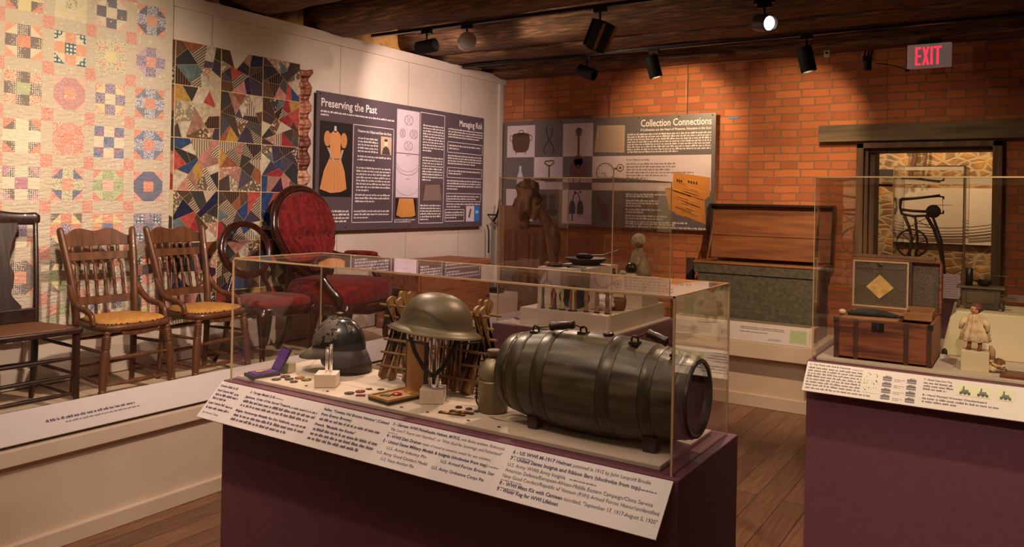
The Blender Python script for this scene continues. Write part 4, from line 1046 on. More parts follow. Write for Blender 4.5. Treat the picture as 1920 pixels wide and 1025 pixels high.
for k in range(9):
    u = (-4+k)/4.6; mb.ell((cxb+.088, u*ryb*.8, cz-.028-.02*abs(u)+.012*(k % 2)), (.008, .010, .010), 10, 6)
mb.build('tufting_buttons', VELV, t)['kind'] = 'stuff'
MB().ring([[(cxb-.02+.03*math.cos(a_)+.045*k, math.sin(a_)*.0+y_, z_) for a_, y_, z_ in ((0, -.20+.02*k, SH+.01), (0, .20-.02*k, SH+.01), (0, .17, SH+.11), (0, -.17, SH+.11))] for k in (0, 1)], smooth=False).build('lower_back_rail', W_MAHOG, t, bevel=.01)
for s_ in (-1, 1):
    mb = MB(); tub4(mb, [(-.28, s_*.20, SH-.06, .026), (-.29, s_*.205, SH+.06, .024), (-.275, s_*.215, SH+.15, .021), (-.27, s_*.225, SH+.19, .02)]); mb.build('back_post', W_MAHOG, t)
    mb = MB(); tub4(mb, [(-.285, s_*.265, SH+.28, .018), (-.27, s_*.29, SH+.24, .018), (-.20, s_*.315, SH+.215, .018), (-.08, s_*.335, SH+.207, .020), (.06, s_*.342, SH+.207, .020), (.13, s_*.342, SH+.195, .022), (.165, s_*.34, SH+.165, .023), (.155, s_*.335, SH+.135, .018)]); mb.build('arm', W_MAHOG, t)
    mb = MB(); tub4(mb, [(.165, s_*.34, SH+.18, .020), (.115, s_*.335, SH+.14, .022), (.10, s_*.33, SH+.10, .024), (.15, s_*.325, SH+.03, .028), (.21, s_*.31, SH-.03, .030), (.22, s_*.30, SH-.08, .028)])
    mb.build('arm_support', W_MAHOG, t)
    pad = [(-.17, .019), (-.155, .030), (-.10, .037), (0, .039), (.07, .037), (.105, .028), (.115, .016)]
    mb = MB(); mb.tube([(x, s_*.337, SH+.23) for x, r in pad], [r for x, r in pad], 14, flat=.62); mb.build('arm_pad', VELV, t)
    mb = MB(); cabriole(mb, (.25, s_*.275, SH-.09), (.28, s_*.30, .0), .036, (.7, s_*.7, 0)); mb.build('leg', W_MAHOG, t)
    mb = MB(); tub4(mb, [(-.25, s_*.22, SH-.05, .024), (-.26, s_*.225, .22, .021), (-.30, s_*.235, .08, .018), (-.345, s_*.24, .011, .016)]); mb.build('leg', W_MAHOG, t)

# --- old plank trunk at the far end of the platform
W_TRUNK = wood('worn_reddish_plank', S(136, 82, 52), S(96, 54, 34), 'y', 2.6, .6, .4, c3=S(156, 96, 60))
t = thing('plank_chest', 'worn reddish wooden plank trunk with flat lid behind the armchair', 'chest', (-4.37, 5.45, PZ))
MB().box(-4.60, 4.98, PZ, -4.14, 5.98, 1.0).build('body', W_TRUNK, t, bevel=.006)
MB().box(-4.615, 4.965, 1.0, -4.125, 5.995, 1.055).build('lid', W_TRUNK, t, bevel=.008)
for y in (5.0, 5.94): MB().box(-4.142, y, PZ, -4.128, y+.04, 1.0).build('corner_batten', W_TRUNK, t)
MB().box(-4.44, 4.957, .80, -4.30, 4.98, .84).box(-4.42, 4.952, .66, -4.38, 4.98, .80).build('end_handle', W_DARK, t, bevel=.003)
MB().box(-4.12, 4.66, PZ, -3.80, 4.93, .585).build('flat_box', W_DARK, label='low dark wooden box on the platform beside the armchair foot', cat='box', bevel=.005)
# small white riser with a dark flat iron near the brick wall end
t = MB().box(-4.50, 6.15, PZ, -4.15, 6.5, .70).build('white_riser', M_WHITE2, label='small white riser at the far end of the platform', cat='riser', bevel=.003)
# ================================================================== acrylic display cases
def vitrine(t, x0, y0, x1, y1, z0, z1, w=.006, e=.0055):
    mb = MB()
    mb.box(x0, y0, z0, x1, y0+w, z1); mb.box(x0, y1-w, z0, x1, y1, z1); mb.box(x0, y0+w, z0, x0+w, y1-w, z1); mb.box(x1-w, y0+w, z0, x1, y1-w, z1)
    mb.box(x0, y0, z1, x1, y1, z1+w)
    o = mb.build('acrylic_cover', ACRYLIC, t)
    mb = MB(); k = .0008
    for x in (x0-k, x1-e+k):
        for y in (y0-k, y1-e+k): mb.box(x, y, z0, x+e, y+e, z1+w+k)
    for y in (y0-k, y1-e+k): mb.box(x0, y, z1+.0012, x1, y+e*.8, z1+w+k)
    for x in (x0-k, x1-e+k): mb.box(x, y0, z1+.0012, x+e*.8, y1, z1+w+k)
    mb.build('acrylic_edges', ACR_EDGE, o)['label'] = 'bright cut edges of the clear cover'
INK, INK2 = S(52, 40, 84), S(92, 80, 92)
def slope_sheet(x0, x1, ytop, ztop, drop=.15):
    """caption sheet sloping down at 45 degrees from a pedestal front; returns sheet frame"""
    k = drop/math.sqrt(2)
    O = Vector((x0, ytop-k, ztop-k)); V = Vector((0, k, k)).normalized()
    return O, Vector((1, 0, 0)), V
# ---- foreground case
CZ = .92
t = thing('display_case', 'foreground plum pedestal case with clear cover over the helmets and barrel', 'display case', (-1.575, 2.08, 0))
MB().box(-2.45, 1.847, 0, -.702, 2.322, CZ).build('pedestal', M_PURPLE, t, bevel=.002)
MB().box(-2.424, 1.884, CZ, -.765, 2.275, CZ+.014).build('deck', M_DECK, t, bevel=.003)
vitrine(t, -2.433, 1.864, -.726, 2.298, CZ, 1.361)
O, U, V = slope_sheet(-2.452, -.714, 1.844, .917)
N_ = U.cross(V)
P = [O, O+U*1.738, O+U*1.738+V*.15, O+V*.15]; B = [p-N_*.005 for p in P]
cp = MB().add([*P, *B], [(0, 1, 2, 3), (7, 6, 5, 4), (0, 4, 5, 1), (1, 5, 6, 2), (2, 6, 7, 3), (3, 7, 4, 0)]).build('caption_panel', M_SHEET, t)
s = Sheet(O, U, V)
def lerp_map(k, x):
    for (a_, b_2), (c_, d_2) in zip(k, k[1:]):
        if x <= c_ or (c_, d_2) == k[-1]: return b_2+(x-a_)*(d_2-b_2)/(c_-a_)
KU = ((0, -.01), (.035, .010), (.19, .152), (.215, .165), (.62, .525), (.665, .542), (.965, .822), (1.0, .838), (1.43, 1.258), (1.452, 1.278), (1.727, 1.728))
KV = ((0, 0), (.02, .006), (.0345, .018), (.0505, .035), (.0665, .054), (.0825, .073), (.0985, .091), (.113, .109), (.132, .131), (.15, .147))
def T(txt, u, v, h, col=INK, bold=.0, shear=0, width=None):
    a_ = lerp_map(KU, u); s.text(txt, a_, lerp_map(KV, v), h*(1.32 if u > 1.44 else 1.12), col, 2, bold=bold, shear=shear, width=lerp_map(KU, u+width)-a_)
_greek = s.greek
s.greek = lambda u0, u1, v1, v0, pitch, col, l=2, last=.6, th=.42: _greek(lerp_map(KU, u0), lerp_map(KU, u1), lerp_map(KV, v1), lerp_map(KV, v0), pitch*1.12, col, l, last, th)
B1 = .018
T('Cannon Balls (L-R)', .035, .130, .0105, bold=B1, width=.105); T('Small Cannon Ball', .035, .1135, .0105, bold=B1, width=.095); s.greek(.14, .165, .1215, .11, .011, INK2, 2, 1)
s.greek(.04, .175, .112, .085, .0135, INK2, 2, .6); T('Large Cannon Ball', .035, .070, .0105, bold=B1, width=.095); s.greek(.14, .18, .0785, .068, .0105, INK2, 2, 1)
s.greek(.04, .175, .067, .05, .0135, INK2, 2, 1); T('San Antonio, Texas.', .04, .036, .010, INK2, width=.095); s.greek(.04, .15, .033, .024, .007, INK2, 2, 1)
T('2 : Foreign Medals (L-R)', .225, .130, .0112, bold=B1, width=.145); s.greek(.375, .42, .138, .13, .006, INK2, 2, 1)
T('Japanese, Order of the Sacred Treasure,', .215, .113, .0112, bold=B1, width=.262); s.greek(.482, .62, .123, .112, .0112, INK2, 2, 1)
s.greek(.22, .62, .112, .082, .0145, INK2, 2, .95)
T('Belgian, Herinnerings Medaille Van Den Veldtocht,', .215, .066, .0112, bold=B1, width=.31); s.greek(.53, .61, .076, .065, .0112, INK2, 2, 1)
s.greek(.22, .61, .065, .02, .0145, INK2, 2, .8)
T('Italian, "Coniata Nel Bronzo Nemico" (Coined', .665, .130, .0112, bold=B1, width=.30); T('from Enemy Bronze)', .665, .114, .0112, bold=B1, width=.145); s.greek(.815, .965, .1235, .113, .0112, INK2, 2, 1)
s.greek(.67, .965, .112, .098, .0135, INK2, 2, .95)
T('French, "Medaille des Evades"', .665, .0825, .0112, bold=B1, width=.19); s.greek(.86, .965, .092, .082, .0112, INK2, 2, 1)
s.greek(.67, .965, .0815, .037, .0145, INK2, 2, .8)
T('3 - German WWI Pickelhaube Helmet, M1915,', 1.0, .132, .0118, bold=B1, width=.262); T('with Baden emblem. Embossed,', 1.266, .132, .0105, INK2, width=.155)
T('"Mit Gott F. Fuerst und Vaterland", or "With God for Sovereign and Fatherland"', 1.0, .1165, .0115, INK2, width=.42)
T('4 - WWII Dish Drainer', 1.0, .0985, .0118, bold=B1, width=.14); T('made of wood to conserve metals for war activities.', 1.145, .0985, .0105, INK2, width=.25)
T('5 - United States Military Medals & Insignia (clockwise from top)', .995, .0825, .0118, bold=B1, width=.395); s.greek(1.395, 1.43, .09, .082, .006, INK2, 2, 1)
T('U.S. Army Infantry Pin', 1.025, .0665, .0115, width=.155); T('U.S. Army Good Conduct Medal', .995, .0505, .0115, width=.20); T('U.S. Navy Anchor Pin', 1.025, .0345, .0115, width=.13)
T('U.S. Armed Forces Bronze Star', 1.235, .0665, .0115, bold=.008, width=.19); T('U.S. Army Ordnance Corps Pin', 1.215, .0465, .0115, bold=.008, width=.185)
# right-hand column
X = 1.452
T('6 - US WWI M-1917 Helmet', X, .130, .0108, bold=B1, width=.112); T('patented in 1915 by John Leopold Brodie.', X+.115, .130, .0108, INK2, width=.135)
T('7 - United States Insignia and Ribbon Bars (clockwise from top)', X, .113, .0108, bold=B1, width=.235); s.greek(X+.236, X+.262, .119, .112, .006, INK2, 2, 1)
T('U.S. Army WWII Army Insignia', X, .0985, .0108, INK2, width=.11); s.greek(X+.118, X+.165, .105, .098, .006, INK2, 2, 1)
T('American Defense/European-African-Middle Eastern Campaign/China Service', X, .084, .0108, INK2, width=.262)
T('Navy Good Conduct/Republic of Vietnam (RVN) Armed Forces Honor/unidentified', X, .0695, .0108, INK2, width=.275)
T('8 - WWI Mess Kit with Canteen', X, .0515, .0108, bold=B1, width=.118); T('inscribed, "September 17, 1917-August 5, 1920"', X+.121, .0515, .0108, INK2, width=.155)
T('9 - Water Keg for WWI Lifeboat', X, .0345, .0108, bold=B1, width=.115)
for u, v in ((X, .126), (X, .066), (X, .048), (1.0, .113), (1.0, .031)): s.greek(u, u+.04, v, v-.005, .0045, INK2, 2, 1)
s.mb.build('lettering', PRINT, cp)

DZ = CZ+.015
def label_chip(): pass
# ---- barrel (water keg)
m, nt, N, L, b = nodes_of('old_varnished_keg_wood')
tc = N.new('ShaderNodeTexCoord'); mp = N.new('ShaderNodeMapping'); mp.inputs['Scale'].default_value = (1.2, 9, 9); L.new(tc.outputs['Object'], mp.inputs[0])
nz = N.new('ShaderNodeTexNoise'); nz.inputs['Scale'].default_value = 4; nz.inputs['Detail'].default_value = 8; L.new(mp.outputs[0], nz.inputs['Vector'])
r = N.new('ShaderNodeValToRGB'); r.color_ramp.elements[0].position = .3; r.color_ramp.elements[1].position = .75
r.color_ramp.elements[0].color = (*S(46, 41, 30), 1); r.color_ramp.elements[1].color = (*S(98, 88, 64), 1); L.new(nz.outputs[0], r.inputs[0])
n2 = N.new('ShaderNodeTexNoise'); n2.inputs['Scale'].default_value = 9; n2.inputs['Detail'].default_value = 6; L.new(tc.outputs['Object'], n2.inputs['Vector'])
th = N.new('ShaderNodeMapRange'); th.inputs[1].default_value = .66; th.inputs[2].default_value = .72; L.new(n2.outputs[0], th.inputs[0])
mx = N.new('ShaderNodeMix'); mx.data_type = 'RGBA'; L.new(th.outputs[0], mx.inputs[0]); L.new(r.outputs[0], mx.inputs[6]); mx.inputs[7].default_value = (*S(146, 96, 46), 1)
L.new(mx.outputs[2], b.inputs['Base Color'])
n3 = N.new('ShaderNodeMapRange'); n3.inputs[1].default_value = .3; n3.inputs[2].default_value = .7; n3.inputs[3].default_value = .24; n3.inputs[4].default_value = .5
L.new(n2.outputs[0], n3.inputs[0]); L.new(n3.outputs[0], b.inputs['Roughness'])
bp = N.new('ShaderNodeBump'); bp.inputs['Strength'].default_value = .3; bp.inputs['Distance'].default_value = .003; L.new(nz.outputs[0], bp.inputs['Height']); L.new(bp.outputs[0], b.inputs['Normal'])
KEG = m
HOOP = mat('blackened_hoop_iron', S(74, 66, 50), S(46, 40, 32), rough=.38, metal=.55, scale=14, bump=.1)
HOOPK = mat('varnished_keg_hoop', S(84, 76, 56), S(52, 46, 34), rough=.34, metal=.35, scale=14, bump=.12, stretch=(4, 1, 1))
KDARK = wood('dark_keg_end_wood', S(66, 40, 32), S(44, 28, 24), 'z', 3, .5, .2)
bx0, bx1, by, bz = -1.312, -.722, 2.045, 1.078
t = thing('water_keg', 'dark varnished wooden keg lying on block feet with iron hoops and carrying handles', 'barrel', (-1.0, by, DZ))
def kr(u): return .103+.037*(1-(2*u-1)**2)**.9+.006*(1-u)
Mx = Matrix.Translation((bx0, by, bz)) @ Matrix(((0, 0, 1, 0), (1, 0, 0, 0), (0, 1, 0, 0), (0, 0, 0, 1)))
Lk = bx1-bx0
n = 96; mb = MB(); rings = []
for i in range(41):
    u = i/40; rr_ = kr(u)
    rings.append([((rr_-(.0022 if k % 6 == 0 else 0))*math.cos(2*PI*k/n), (rr_-(.0022 if k % 6 == 0 else 0))*math.sin(2*PI*k/n), u*Lk) for k in range(n)])
for rr_, z in ((kr(1)-.009, Lk), (kr(1)-.012, Lk-.022)): rings.append([(rr_*math.cos(2*PI*k/n), rr_*math.sin(2*PI*k/n), z) for k in range(n)])
for rr_, z in ((kr(0)-.012, .022), (kr(0)-.009, 0)): rings.insert(0, [(rr_*math.cos(2*PI*k/n), rr_*math.sin(2*PI*k/n), z) for k in range(n)])
mb.ring(rings, M=Mx, caps=False).build('staves', KEG, t)
for u, nm in ((.025/Lk, 'far'), (1-.024/Lk, 'near')):
    q = kr(0 if u < .5 else 1)-.012
    MB().lathe([(q, u*Lk-.004), (q, u*Lk+.004)], 48, M=Mx, smooth=False).build('keg_head', KDARK, t)
def hoop(u0, u1, th=.0013):
    mb = MB(); e_ = .0006
    prof = [(kr(u0)-.001, u0*Lk), (kr(u0)+th-.0002, u0*Lk), (kr(u0)+th, u0*Lk+e_), (kr((u0+u1)/2)+th, (u0+u1)/2*Lk), (kr(u1)+th, u1*Lk-e_), (kr(u1)+th-.0002, u1*Lk), (kr(u1)-.001, u1*Lk)]
    mb.lathe(prof, 120, M=Mx, caps=False)
    mb.lathe([(kr(u0)+th+.0006, u0*Lk-.0016), (kr(u0)+th+.0006, u0*Lk+.0004)], 72, mat=1, M=Mx, caps=False)
    for a_ in (-.1, .05): mb.ell(((kr((u0+u1)/2)+th)*math.sin(a_), -(kr((u0+u1)/2)+th)*math.cos(a_), (u0+u1)/2*Lk), (.003, .002, .003), 8, 5, M=Mx)
    mb.build('iron_hoop', [HOOPK, M_BLACKM], t)
for h in ((.0, .055), (.075, .145), (.235, .305), (.59, .655), (.79, .845), (.945, 1.0)): hoop(*h)
def handle(xa, xb, yb, zt, rot, lab):
    # two eye rings fixed on a stave, wire bail, turned wooden grip
    ztop = bz+kr((xa-bx0)/Lk); ztop2 = bz+kr((xb-bx0)/Lk)
    for x, zz in ((xa, ztop), (xb, ztop2)):
        mb = MB(); mb.tube([(x+.010*math.cos(a_), by+yb, zz+.006+.012*math.sin(a_)) for a_ in [2*PI*k/14 for k in range(14)]], .0032, 6, loop=True)
        mb.cbox((x, by+yb, zz-.001), (.026, .03, .008))
        mb.build('handle_ring', HOOP, t)
    dx = (xb-xa)
    A, B_ = Vector((xa, by+yb, ztop+.012)), Vector((xb, by+yb, ztop2+.012))
    C1, C2 = A+Vector((dx*.34, rot*.5, zt)), B_+Vector((-dx*.16, rot*.5, zt))
    MB().tube([A, (A+C1)/2, C1, C2, (B_+C2)/2, B_], .0022, 6).build('wire_bail', HOOP, t)
    d_ = (C2-C1); mb = MB(); prof = [(0, .006), (.03, .013), (.12, .0135), (.2, .0115), (.5, .0135), (.8, .0115), (.88, .0135), (.97, .013), (1, .006)]
    mb.tube([C1+d_*q for q, _ in prof], [r_ for _, r_ in prof], 12); mb.build('wooden_grip', W_DARK, t)
handle(-1.225, -1.065, -.020, .010, -.02, '')
handle(-.895, -.775, -.040, .020, -.02, '')
for x, y, sx in ((-1.195, 1.985, .030), (-1.195, 2.10, .030), (-.83, 1.985, .036), (-.83, 2.10, .036)):
    u = (x-bx0)/Lk; zt = bz-math.sqrt(max(.0001, kr(u)**2-(y-by)**2))+.012
    M = Matrix.Translation((x, y, DZ)); s_ = -1 if y < by else 1
    MB().add([(-sx/2, -.018+s_*.006, 0), (sx/2, -.018+s_*.006, 0), (sx/2, .018+s_*.006, 0), (-sx/2, .018+s_*.006, 0), (-sx*.62, -.024, zt-DZ), (sx*.62, -.024, zt-DZ), (sx*.62, .024, zt-DZ), (-sx*.62, .024, zt-DZ)],
             [(0, 3, 2, 1), (4, 5, 6, 7), (0, 1, 5, 4), (1, 2, 6, 5), (2, 3, 7, 6), (3, 0, 4, 7)], M=M).build('block_foot', W_DARK, t, bevel=.002)
mb = MB(); mb.lathe([(.016, 0), (.016, .006), (.011, .010)], 16, M=Matrix.Translation((-.99, by-.01, bz+kr(.52)-.002))); mb.build('bung', W_DARK, t)

# ---- clear rod stand and block
M_ROD = mat('clear_acrylic_rod', S(230, 215, 200), rough=.08); M_ROD.node_tree.nodes['Principled BSDF'].inputs['Transmission Weight'].default_value = .85
def stand(label, c, rz, rods, bw=.075, bh=.045):
    t = thing('helmet_stand', label, 'stand', (c[0], c[1], DZ), rz, None, world=False)
    MB().box(-bw/2, -bw/2, 0, bw/2, bw/2, bh).build('white_block', M_WHITE2, t, bevel=.0015)
    for p, q, h in rods: MB().tube([(p, q, bh), (p, q, h)], .0055, 10).build('clear_rod', M_ROD, t)
    return t
# ---- spiked leather helmet (spike missing)
stand('white block with two clear rods holding the peeling leather helmet', (-2.050, 1.975), .62, ((-.004, .010, .125), (.010, .014, .142)))
LEATH = mat('peeling_black_leather', S(34, 32, 30), S(58, 52, 44), rough=.28, scale=9, bump=.2, c3=S(26, 26, 25), coat=.2)
LEATHD = mat('dull_brown_leather', S(58, 46, 34), S(38, 30, 24), rough=.6, scale=7, bump=.3)
LEATHG = mat('grey_worn_leather', S(96, 86, 72), S(66, 58, 48), rough=.6, scale=12, bump=.5)
HL = (-2.185, 2.165, DZ)
t = thing('leather_spiked_helmet', 'peeling black leather spiked helmet with its spike missing, on a white block stand', 'helmet', HL, math.radians(212), None, world=False); t.scale = (.88, .88, .86)
# local: +x forward (visor), z up
def helm_shell(zf): pass
rings = []; n = 40
for i in range(15):
    a_ = PI/2*i/14; z = .105+.128*math.sin(a_); k = math.cos(a_)**.85 if i < 14 else .02
    rings.append([(.112*k*math.cos(2*PI*j/n), .092*k*math.sin(2*PI*j/n), z) for j in range(n)])
rings.insert(0, [(.113*math.cos(2*PI*j/n), .093*math.sin(2*PI*j/n), .085+.012*math.cos(2*PI*j/n)) for j in range(n)])
MB().ring(rings, caps=False).build('skull', LEATH, t, solid=.004)
# visor in front: crescent sloping down
v, f = [], []
for j in range(25):
    an = -1.25+2.5*j/24
    for k, (e, z) in enumerate(((0, .108), (.5, .092), (1, .066))):
        w_ = e*.062*math.cos(an*1.1)**.8 if abs(an*1.1) < PI/2 else 0
        v.append(((.108+w_)*math.cos(an), (.090+w_*.9)*math.sin(an), z+.012*(1-math.cos(an))))
for j in range(24):
    for k in range(2): a0 = j*3+k; f.append((a0, a0+1, a0+4, a0+3))
MB().add(v, f, 0, (1, 1, 1), True).build('visor', LEATHG, t, solid=.004)
MB().tube([v[j*3+2] for j in range(25)], .0028, 6).build('visor_rim', LEATHD, t)
# rear guard / neck skirt
v, f = [], []
for j in range(33):
    an = .95+(2*PI-1.9)*j/32
    for k, (e, z) in enumerate(((0, .108), (.35, .075), (.8, .035), (1.0, .004))):
        q = math.sin((an-.95)/(2*PI-1.9)*PI)**.5 if 0 < j < 32 else 0
        w_ = (.004+.018*q)*e*2-.02*max(0, e-.7)*2
        v.append(((.108+w_)*math.cos(an), (.090+w_)*math.sin(an), .108-(.108-z)*(.35+.65*q)))
for j in range(32):
    for k in range(3): a0 = j*4+k; f.append((a0, a0+1, a0+5, a0+4))
MB().add(v, f, 0, (1, 1, 1), True).build('neck_guard', LEATHD, t, solid=.004)
# grey peeling layer still clinging to part of the skull, with a ragged edge
v, f, NU, NV = [], [], 80, 36
for i in range(NV+1):
    a_ = .02+(PI/2-.06)*i/NV; z = .105+.128*math.sin(a_)+.0035; k = math.cos(a_)**.85
    for j in range(NU): v.append(((.112*k+.0035)*math.cos(2*PI*j/NU), (.092*k+.0035)*math.sin(2*PI*j/NU), z+.002*noise.noise(Vector((i*.9, j*.9, 3)))))
for i in range(NV):
    for j in range(NU):
        an = 2*PI*j/NU; el = i/NV
        q = .55*math.cos(an-.15)+.75*(el-.45)+.9*noise.noise(Vector((math.cos(an)*2.2, math.sin(an)*2.2, el*3.1)))+.35*noise.noise(Vector((math.cos(an)*8, math.sin(an)*8, el*9)))
        if q > .12: a0 = i*NU+j; b0 = i*NU+(j+1) % NU; f.append((a0, b0, b0+NU, a0+NU))
MB().add(v, f, 0, (1, 1, 1), True).build('peeling_layer', LEATHG, t, solid=.002)
# torn leather flaps
rnd = random.Random(5)
mb = MB()
for q in range(16):
    th_, ph = rnd.uniform(-.9, 1.3), rnd.uniform(.25, 1.35)
    cpt = Vector((.114*math.cos(ph)*math.cos(th_), .095*math.cos(ph)*math.sin(th_), .105+.130*math.sin(ph)))
    nn = Vector((cpt.x/.013, cpt.y/.009, (cpt.z-.105)/.017)).normalized(); tt = nn.cross(Vector((0, 0, 1))).normalized(); bb = nn.cross(tt)
    pts = []
    m_ = rnd.randint(6, 9)
    for k in range(m_):
        a_ = 2*PI*k/m_; rr_ = rnd.uniform(.012, .034); lift = .002+rnd.uniform(0, .007)*(rr_/.03)
        pts.append(cpt+tt*math.cos(a_)*rr_+bb*math.sin(a_)*rr_*.7+nn*(lift-rr_*rr_*3.6))
    c0 = cpt+nn*.003
    mb.add([c0]+pts, [(0, k+1, (k+1) % m_+1) for k in range(m_)], 0, (1, 1, 1), False)
mb.build('torn_leather', LEATHG, t, solid=.0018)['kind'] = 'stuff'
MB().lathe([(.026, .228), (.026, .233), (.014, .236), (.013, .250), (.016, .252), (.016, .257), (.010, .260), (.009, .256)], 20).build('spike_base', mat('tarnished_brass', S(120, 104, 74), S(80, 70, 52), rough=.4, metal=.8, scale=20), t)
for s_ in (-1, 1):
    MB().lathe([(.012, 0), (.012, .003), (.006, .007), (.002, .008)], 16, M=TR((.028, s_*.092, .112), -s_*PI/2)).build('side_rosette', bpy.data.materials['tarnished_brass'], t)
MB().ell((.055, .085, .098), (.006, .006, .006), 10, 6).build('strap_stud', bpy.data.materials['tarnished_brass'], t)

# ---- steel brimmed helmet
stand('white block with two clear rods under the steel brimmed helmet', (-1.618, 2.030), .55, ((-.010, .004, .235), (.012, .006, .235)), .078, .046)
STEEL = mat('olive_drab_steel', S(104, 92, 66), S(84, 73, 52), rough=.42, metal=.25, scale=6, bump=.05, bscale=260)
t = thing('steel_brimmed_helmet', 'olive steel soldier helmet with wide brim and black chin strap on clear rods', 'helmet', (-1.622, 2.042, DZ), .58, None, world=False)
HM = TR((0, 0, .232), math.radians(-1.5), math.radians(7), 0)
prof = [(.166, -.006), (.160, -.001), (.148, .006), (.137, .012), (.131, .022), (.127, .045), (.118, .075), (.100, .102), (.074, .122), (.042, .133), (.0, .136)]
prof = [(a_, b_2*.88) for a_, b_2 in prof]
MB().lathe(prof, 56, M=HM, caps=False, sx=.92, sy=.80).build('shell', STEEL, t, solid=.0025)
mb = MB(); mb.tube([HM @ Vector((.166*.92*math.cos(2*PI*k/56), .166*.80*math.sin(2*PI*k/56), -.006)) for k in range(56)], .0024, 6, loop=True); mb.build('brim_edge', STEEL, t)
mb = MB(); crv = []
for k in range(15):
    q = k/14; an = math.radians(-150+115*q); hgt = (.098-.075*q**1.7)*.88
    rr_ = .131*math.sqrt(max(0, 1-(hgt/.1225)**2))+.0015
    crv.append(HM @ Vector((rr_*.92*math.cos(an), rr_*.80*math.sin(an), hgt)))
mb.tube(crv, .0016, 6, flat=.5); mb.build('cover_edge_shadow', M_BLACKM, t)  # cast shadow of the clear cover's edge, modelled as a dark tube
st = [(-.075, -.055, .215), (-.060, -.062, .17), (-.030, -.066, .12), (-.008, -.068, .10), (.008, -.068, .10), (.030, -.060, .12), (.060, -.045, .17), (.075, -.035, .215)]
MB().tube(st, .007, 8, flat=.25, up=(0, -1, 0)).build('chin_strap', M_BLACKM, t)
MB().cbox((0, -.070, .099), (.026, .008, .016)).build('strap_buckle', HOOP, t, bevel=.002)
MB().tube([(.08, -.10, .207), (.115, -.085, .205), (.15, -.05, .203)], .003, 6).build('rolled_strap', M_BLACKM, t)

# ---- wooden dish drainer
W_PALE = wood('pale_kitchen_wood', S(156, 118, 70), S(120, 86, 50), 'z', 3, .55, .15)
t = thing('dish_drainer', 'folding wooden dish drainer with crossed slats and dowels behind the steel helmet', 'dish rack', (-1.70, 2.20, DZ))
def slat(x, ya, za, yb, zb, w=.046, th=.011):
    mb = MB(); A, B_ = Vector((x, ya+.014, za)), Vector((x, yb+.014, zb)); d_ = (B_-A); l_ = d_.length; d_.normalize(); s2 = Vector((0, -d_.z, d_.y)); pts = []
    for k in range(9): a_ = PI+PI*k/8; pts.append(A+s2*math.cos(a_)*w/2*-1+d_*math.sin(a_)*w/2*.6+d_*w*.3)
    for k in range(9): a_ = PI*k/8; pts.append(B_+s2*math.cos(a_)*w/2+d_*math.sin(a_)*w/2*.6-d_*w*.3)
    n_ = len(pts); v = [p-Vector((th/2, 0, 0)) for p in pts]+[p+Vector((th/2, 0, 0)) for p in pts]
    mb.add(v, [tuple(range(n_-1, -1, -1)), tuple(range(n_, 2*n_))]+[(i, (i+1) % n_, n_+(i+1) % n_, n_+i) for i in range(n_)])
    mb.build('slat', W_PALE, t, bevel=.0015)
for x in (-1.965, -1.925, -1.60, -1.575): slat(x, 2.152, DZ, 2.268, 1.245)
for x in (-1.945, -1.90, -1.555, -1.53): slat(x, 2.275, DZ, 2.165, 1.235)
DW = [(2.165, .985), (2.185, 1.03), (2.20, 1.075), (2.22, 1.12), (2.245, 1.20), (2.262, .98), (2.245, 1.04), (2.20, 1.16), (2.175, 1.205), (2.215, .965)]
for y, z in DW: MB().tube([(-1.99, y, z), (-1.50, y, z)], .0048, 8).build('dowel', W_PALE, t)
for k in range(14):
    x = -1.86+k*.0185
    MB().tube([(x, 2.175, .95), (x, 2.182, 1.13)], .0042, 6).build('upright_peg', W_PALE, t)
for x in (-1.86, -1.80, -1.74, -1.68, -1.64): slat(x, 2.165, DZ, 2.235, 1.20, .05, .010)
for x in (-1.84, -1.71, -1.66): MB().cbox((x, 2.24, 1.05), (.035, .006, .22)).build('flat_slat', W_PALE, t, bevel=.001)

# ---- canteen / mess tin
TIN = mat('dull_aluminium', S(150, 138, 108), S(120, 108, 84), rough=.45, metal=.5, scale=9, bump=.08)
t = thing('mess_tin_canteen', 'dull grey-green canteen with screw cap nested in a mess tin beside the keg', 'canteen', (-1.395, 2.052, DZ), 0, None, world=False)
MB().lathe([(.044, 0), (.047, .004), (.048, .090), (.050, .092), (.050, .098), (.047, .099)], 32).build('mess_cup', TIN, t)
MB().lathe([(.044, .095), (.046, .12), (.040, .145), (.026, .160), (.018, .166), (.017, .172)], 32).build('canteen_body', TIN, t)
MB().lathe([(.021, .172), (.022, .175), (.022, .190), (.019, .193)], 24).build('screw_cap', mat('brown_cap', S(96, 74, 52), rough=.5), t)
MB().tube([(-.046, -.012, .085), (-.054, -.014, .075), (-.054, -.014, .025), (-.048, -.012, .012)], .0028, 6).build('folding_handle', HOOP, t)
mb = MB()
for k in range(4): mb.tube([(-.050+.006*math.cos(a_), -.02, .075-k*.012+.005*math.sin(a_)) for a_ in [2*PI*j/10 for j in range(10)]], .0014, 5, loop=True)
mb.build('cap_chain', HOOP, t)
MB().tube(cr([Vector(p) for p in ((-1.36, 1.985, DZ+.004), (-1.31, 1.975, DZ+.014), (-1.27, 1.985, DZ+.022), (-1.24, 2.0, DZ+.018), (-1.22, 2.02, DZ+.004))]), .004, 8, flat=.6).build('webbing_strap', mat('pale_webbing', S(196, 176, 140), rough=.9), label='pale webbing strap curling out from under the keg', cat='strap')

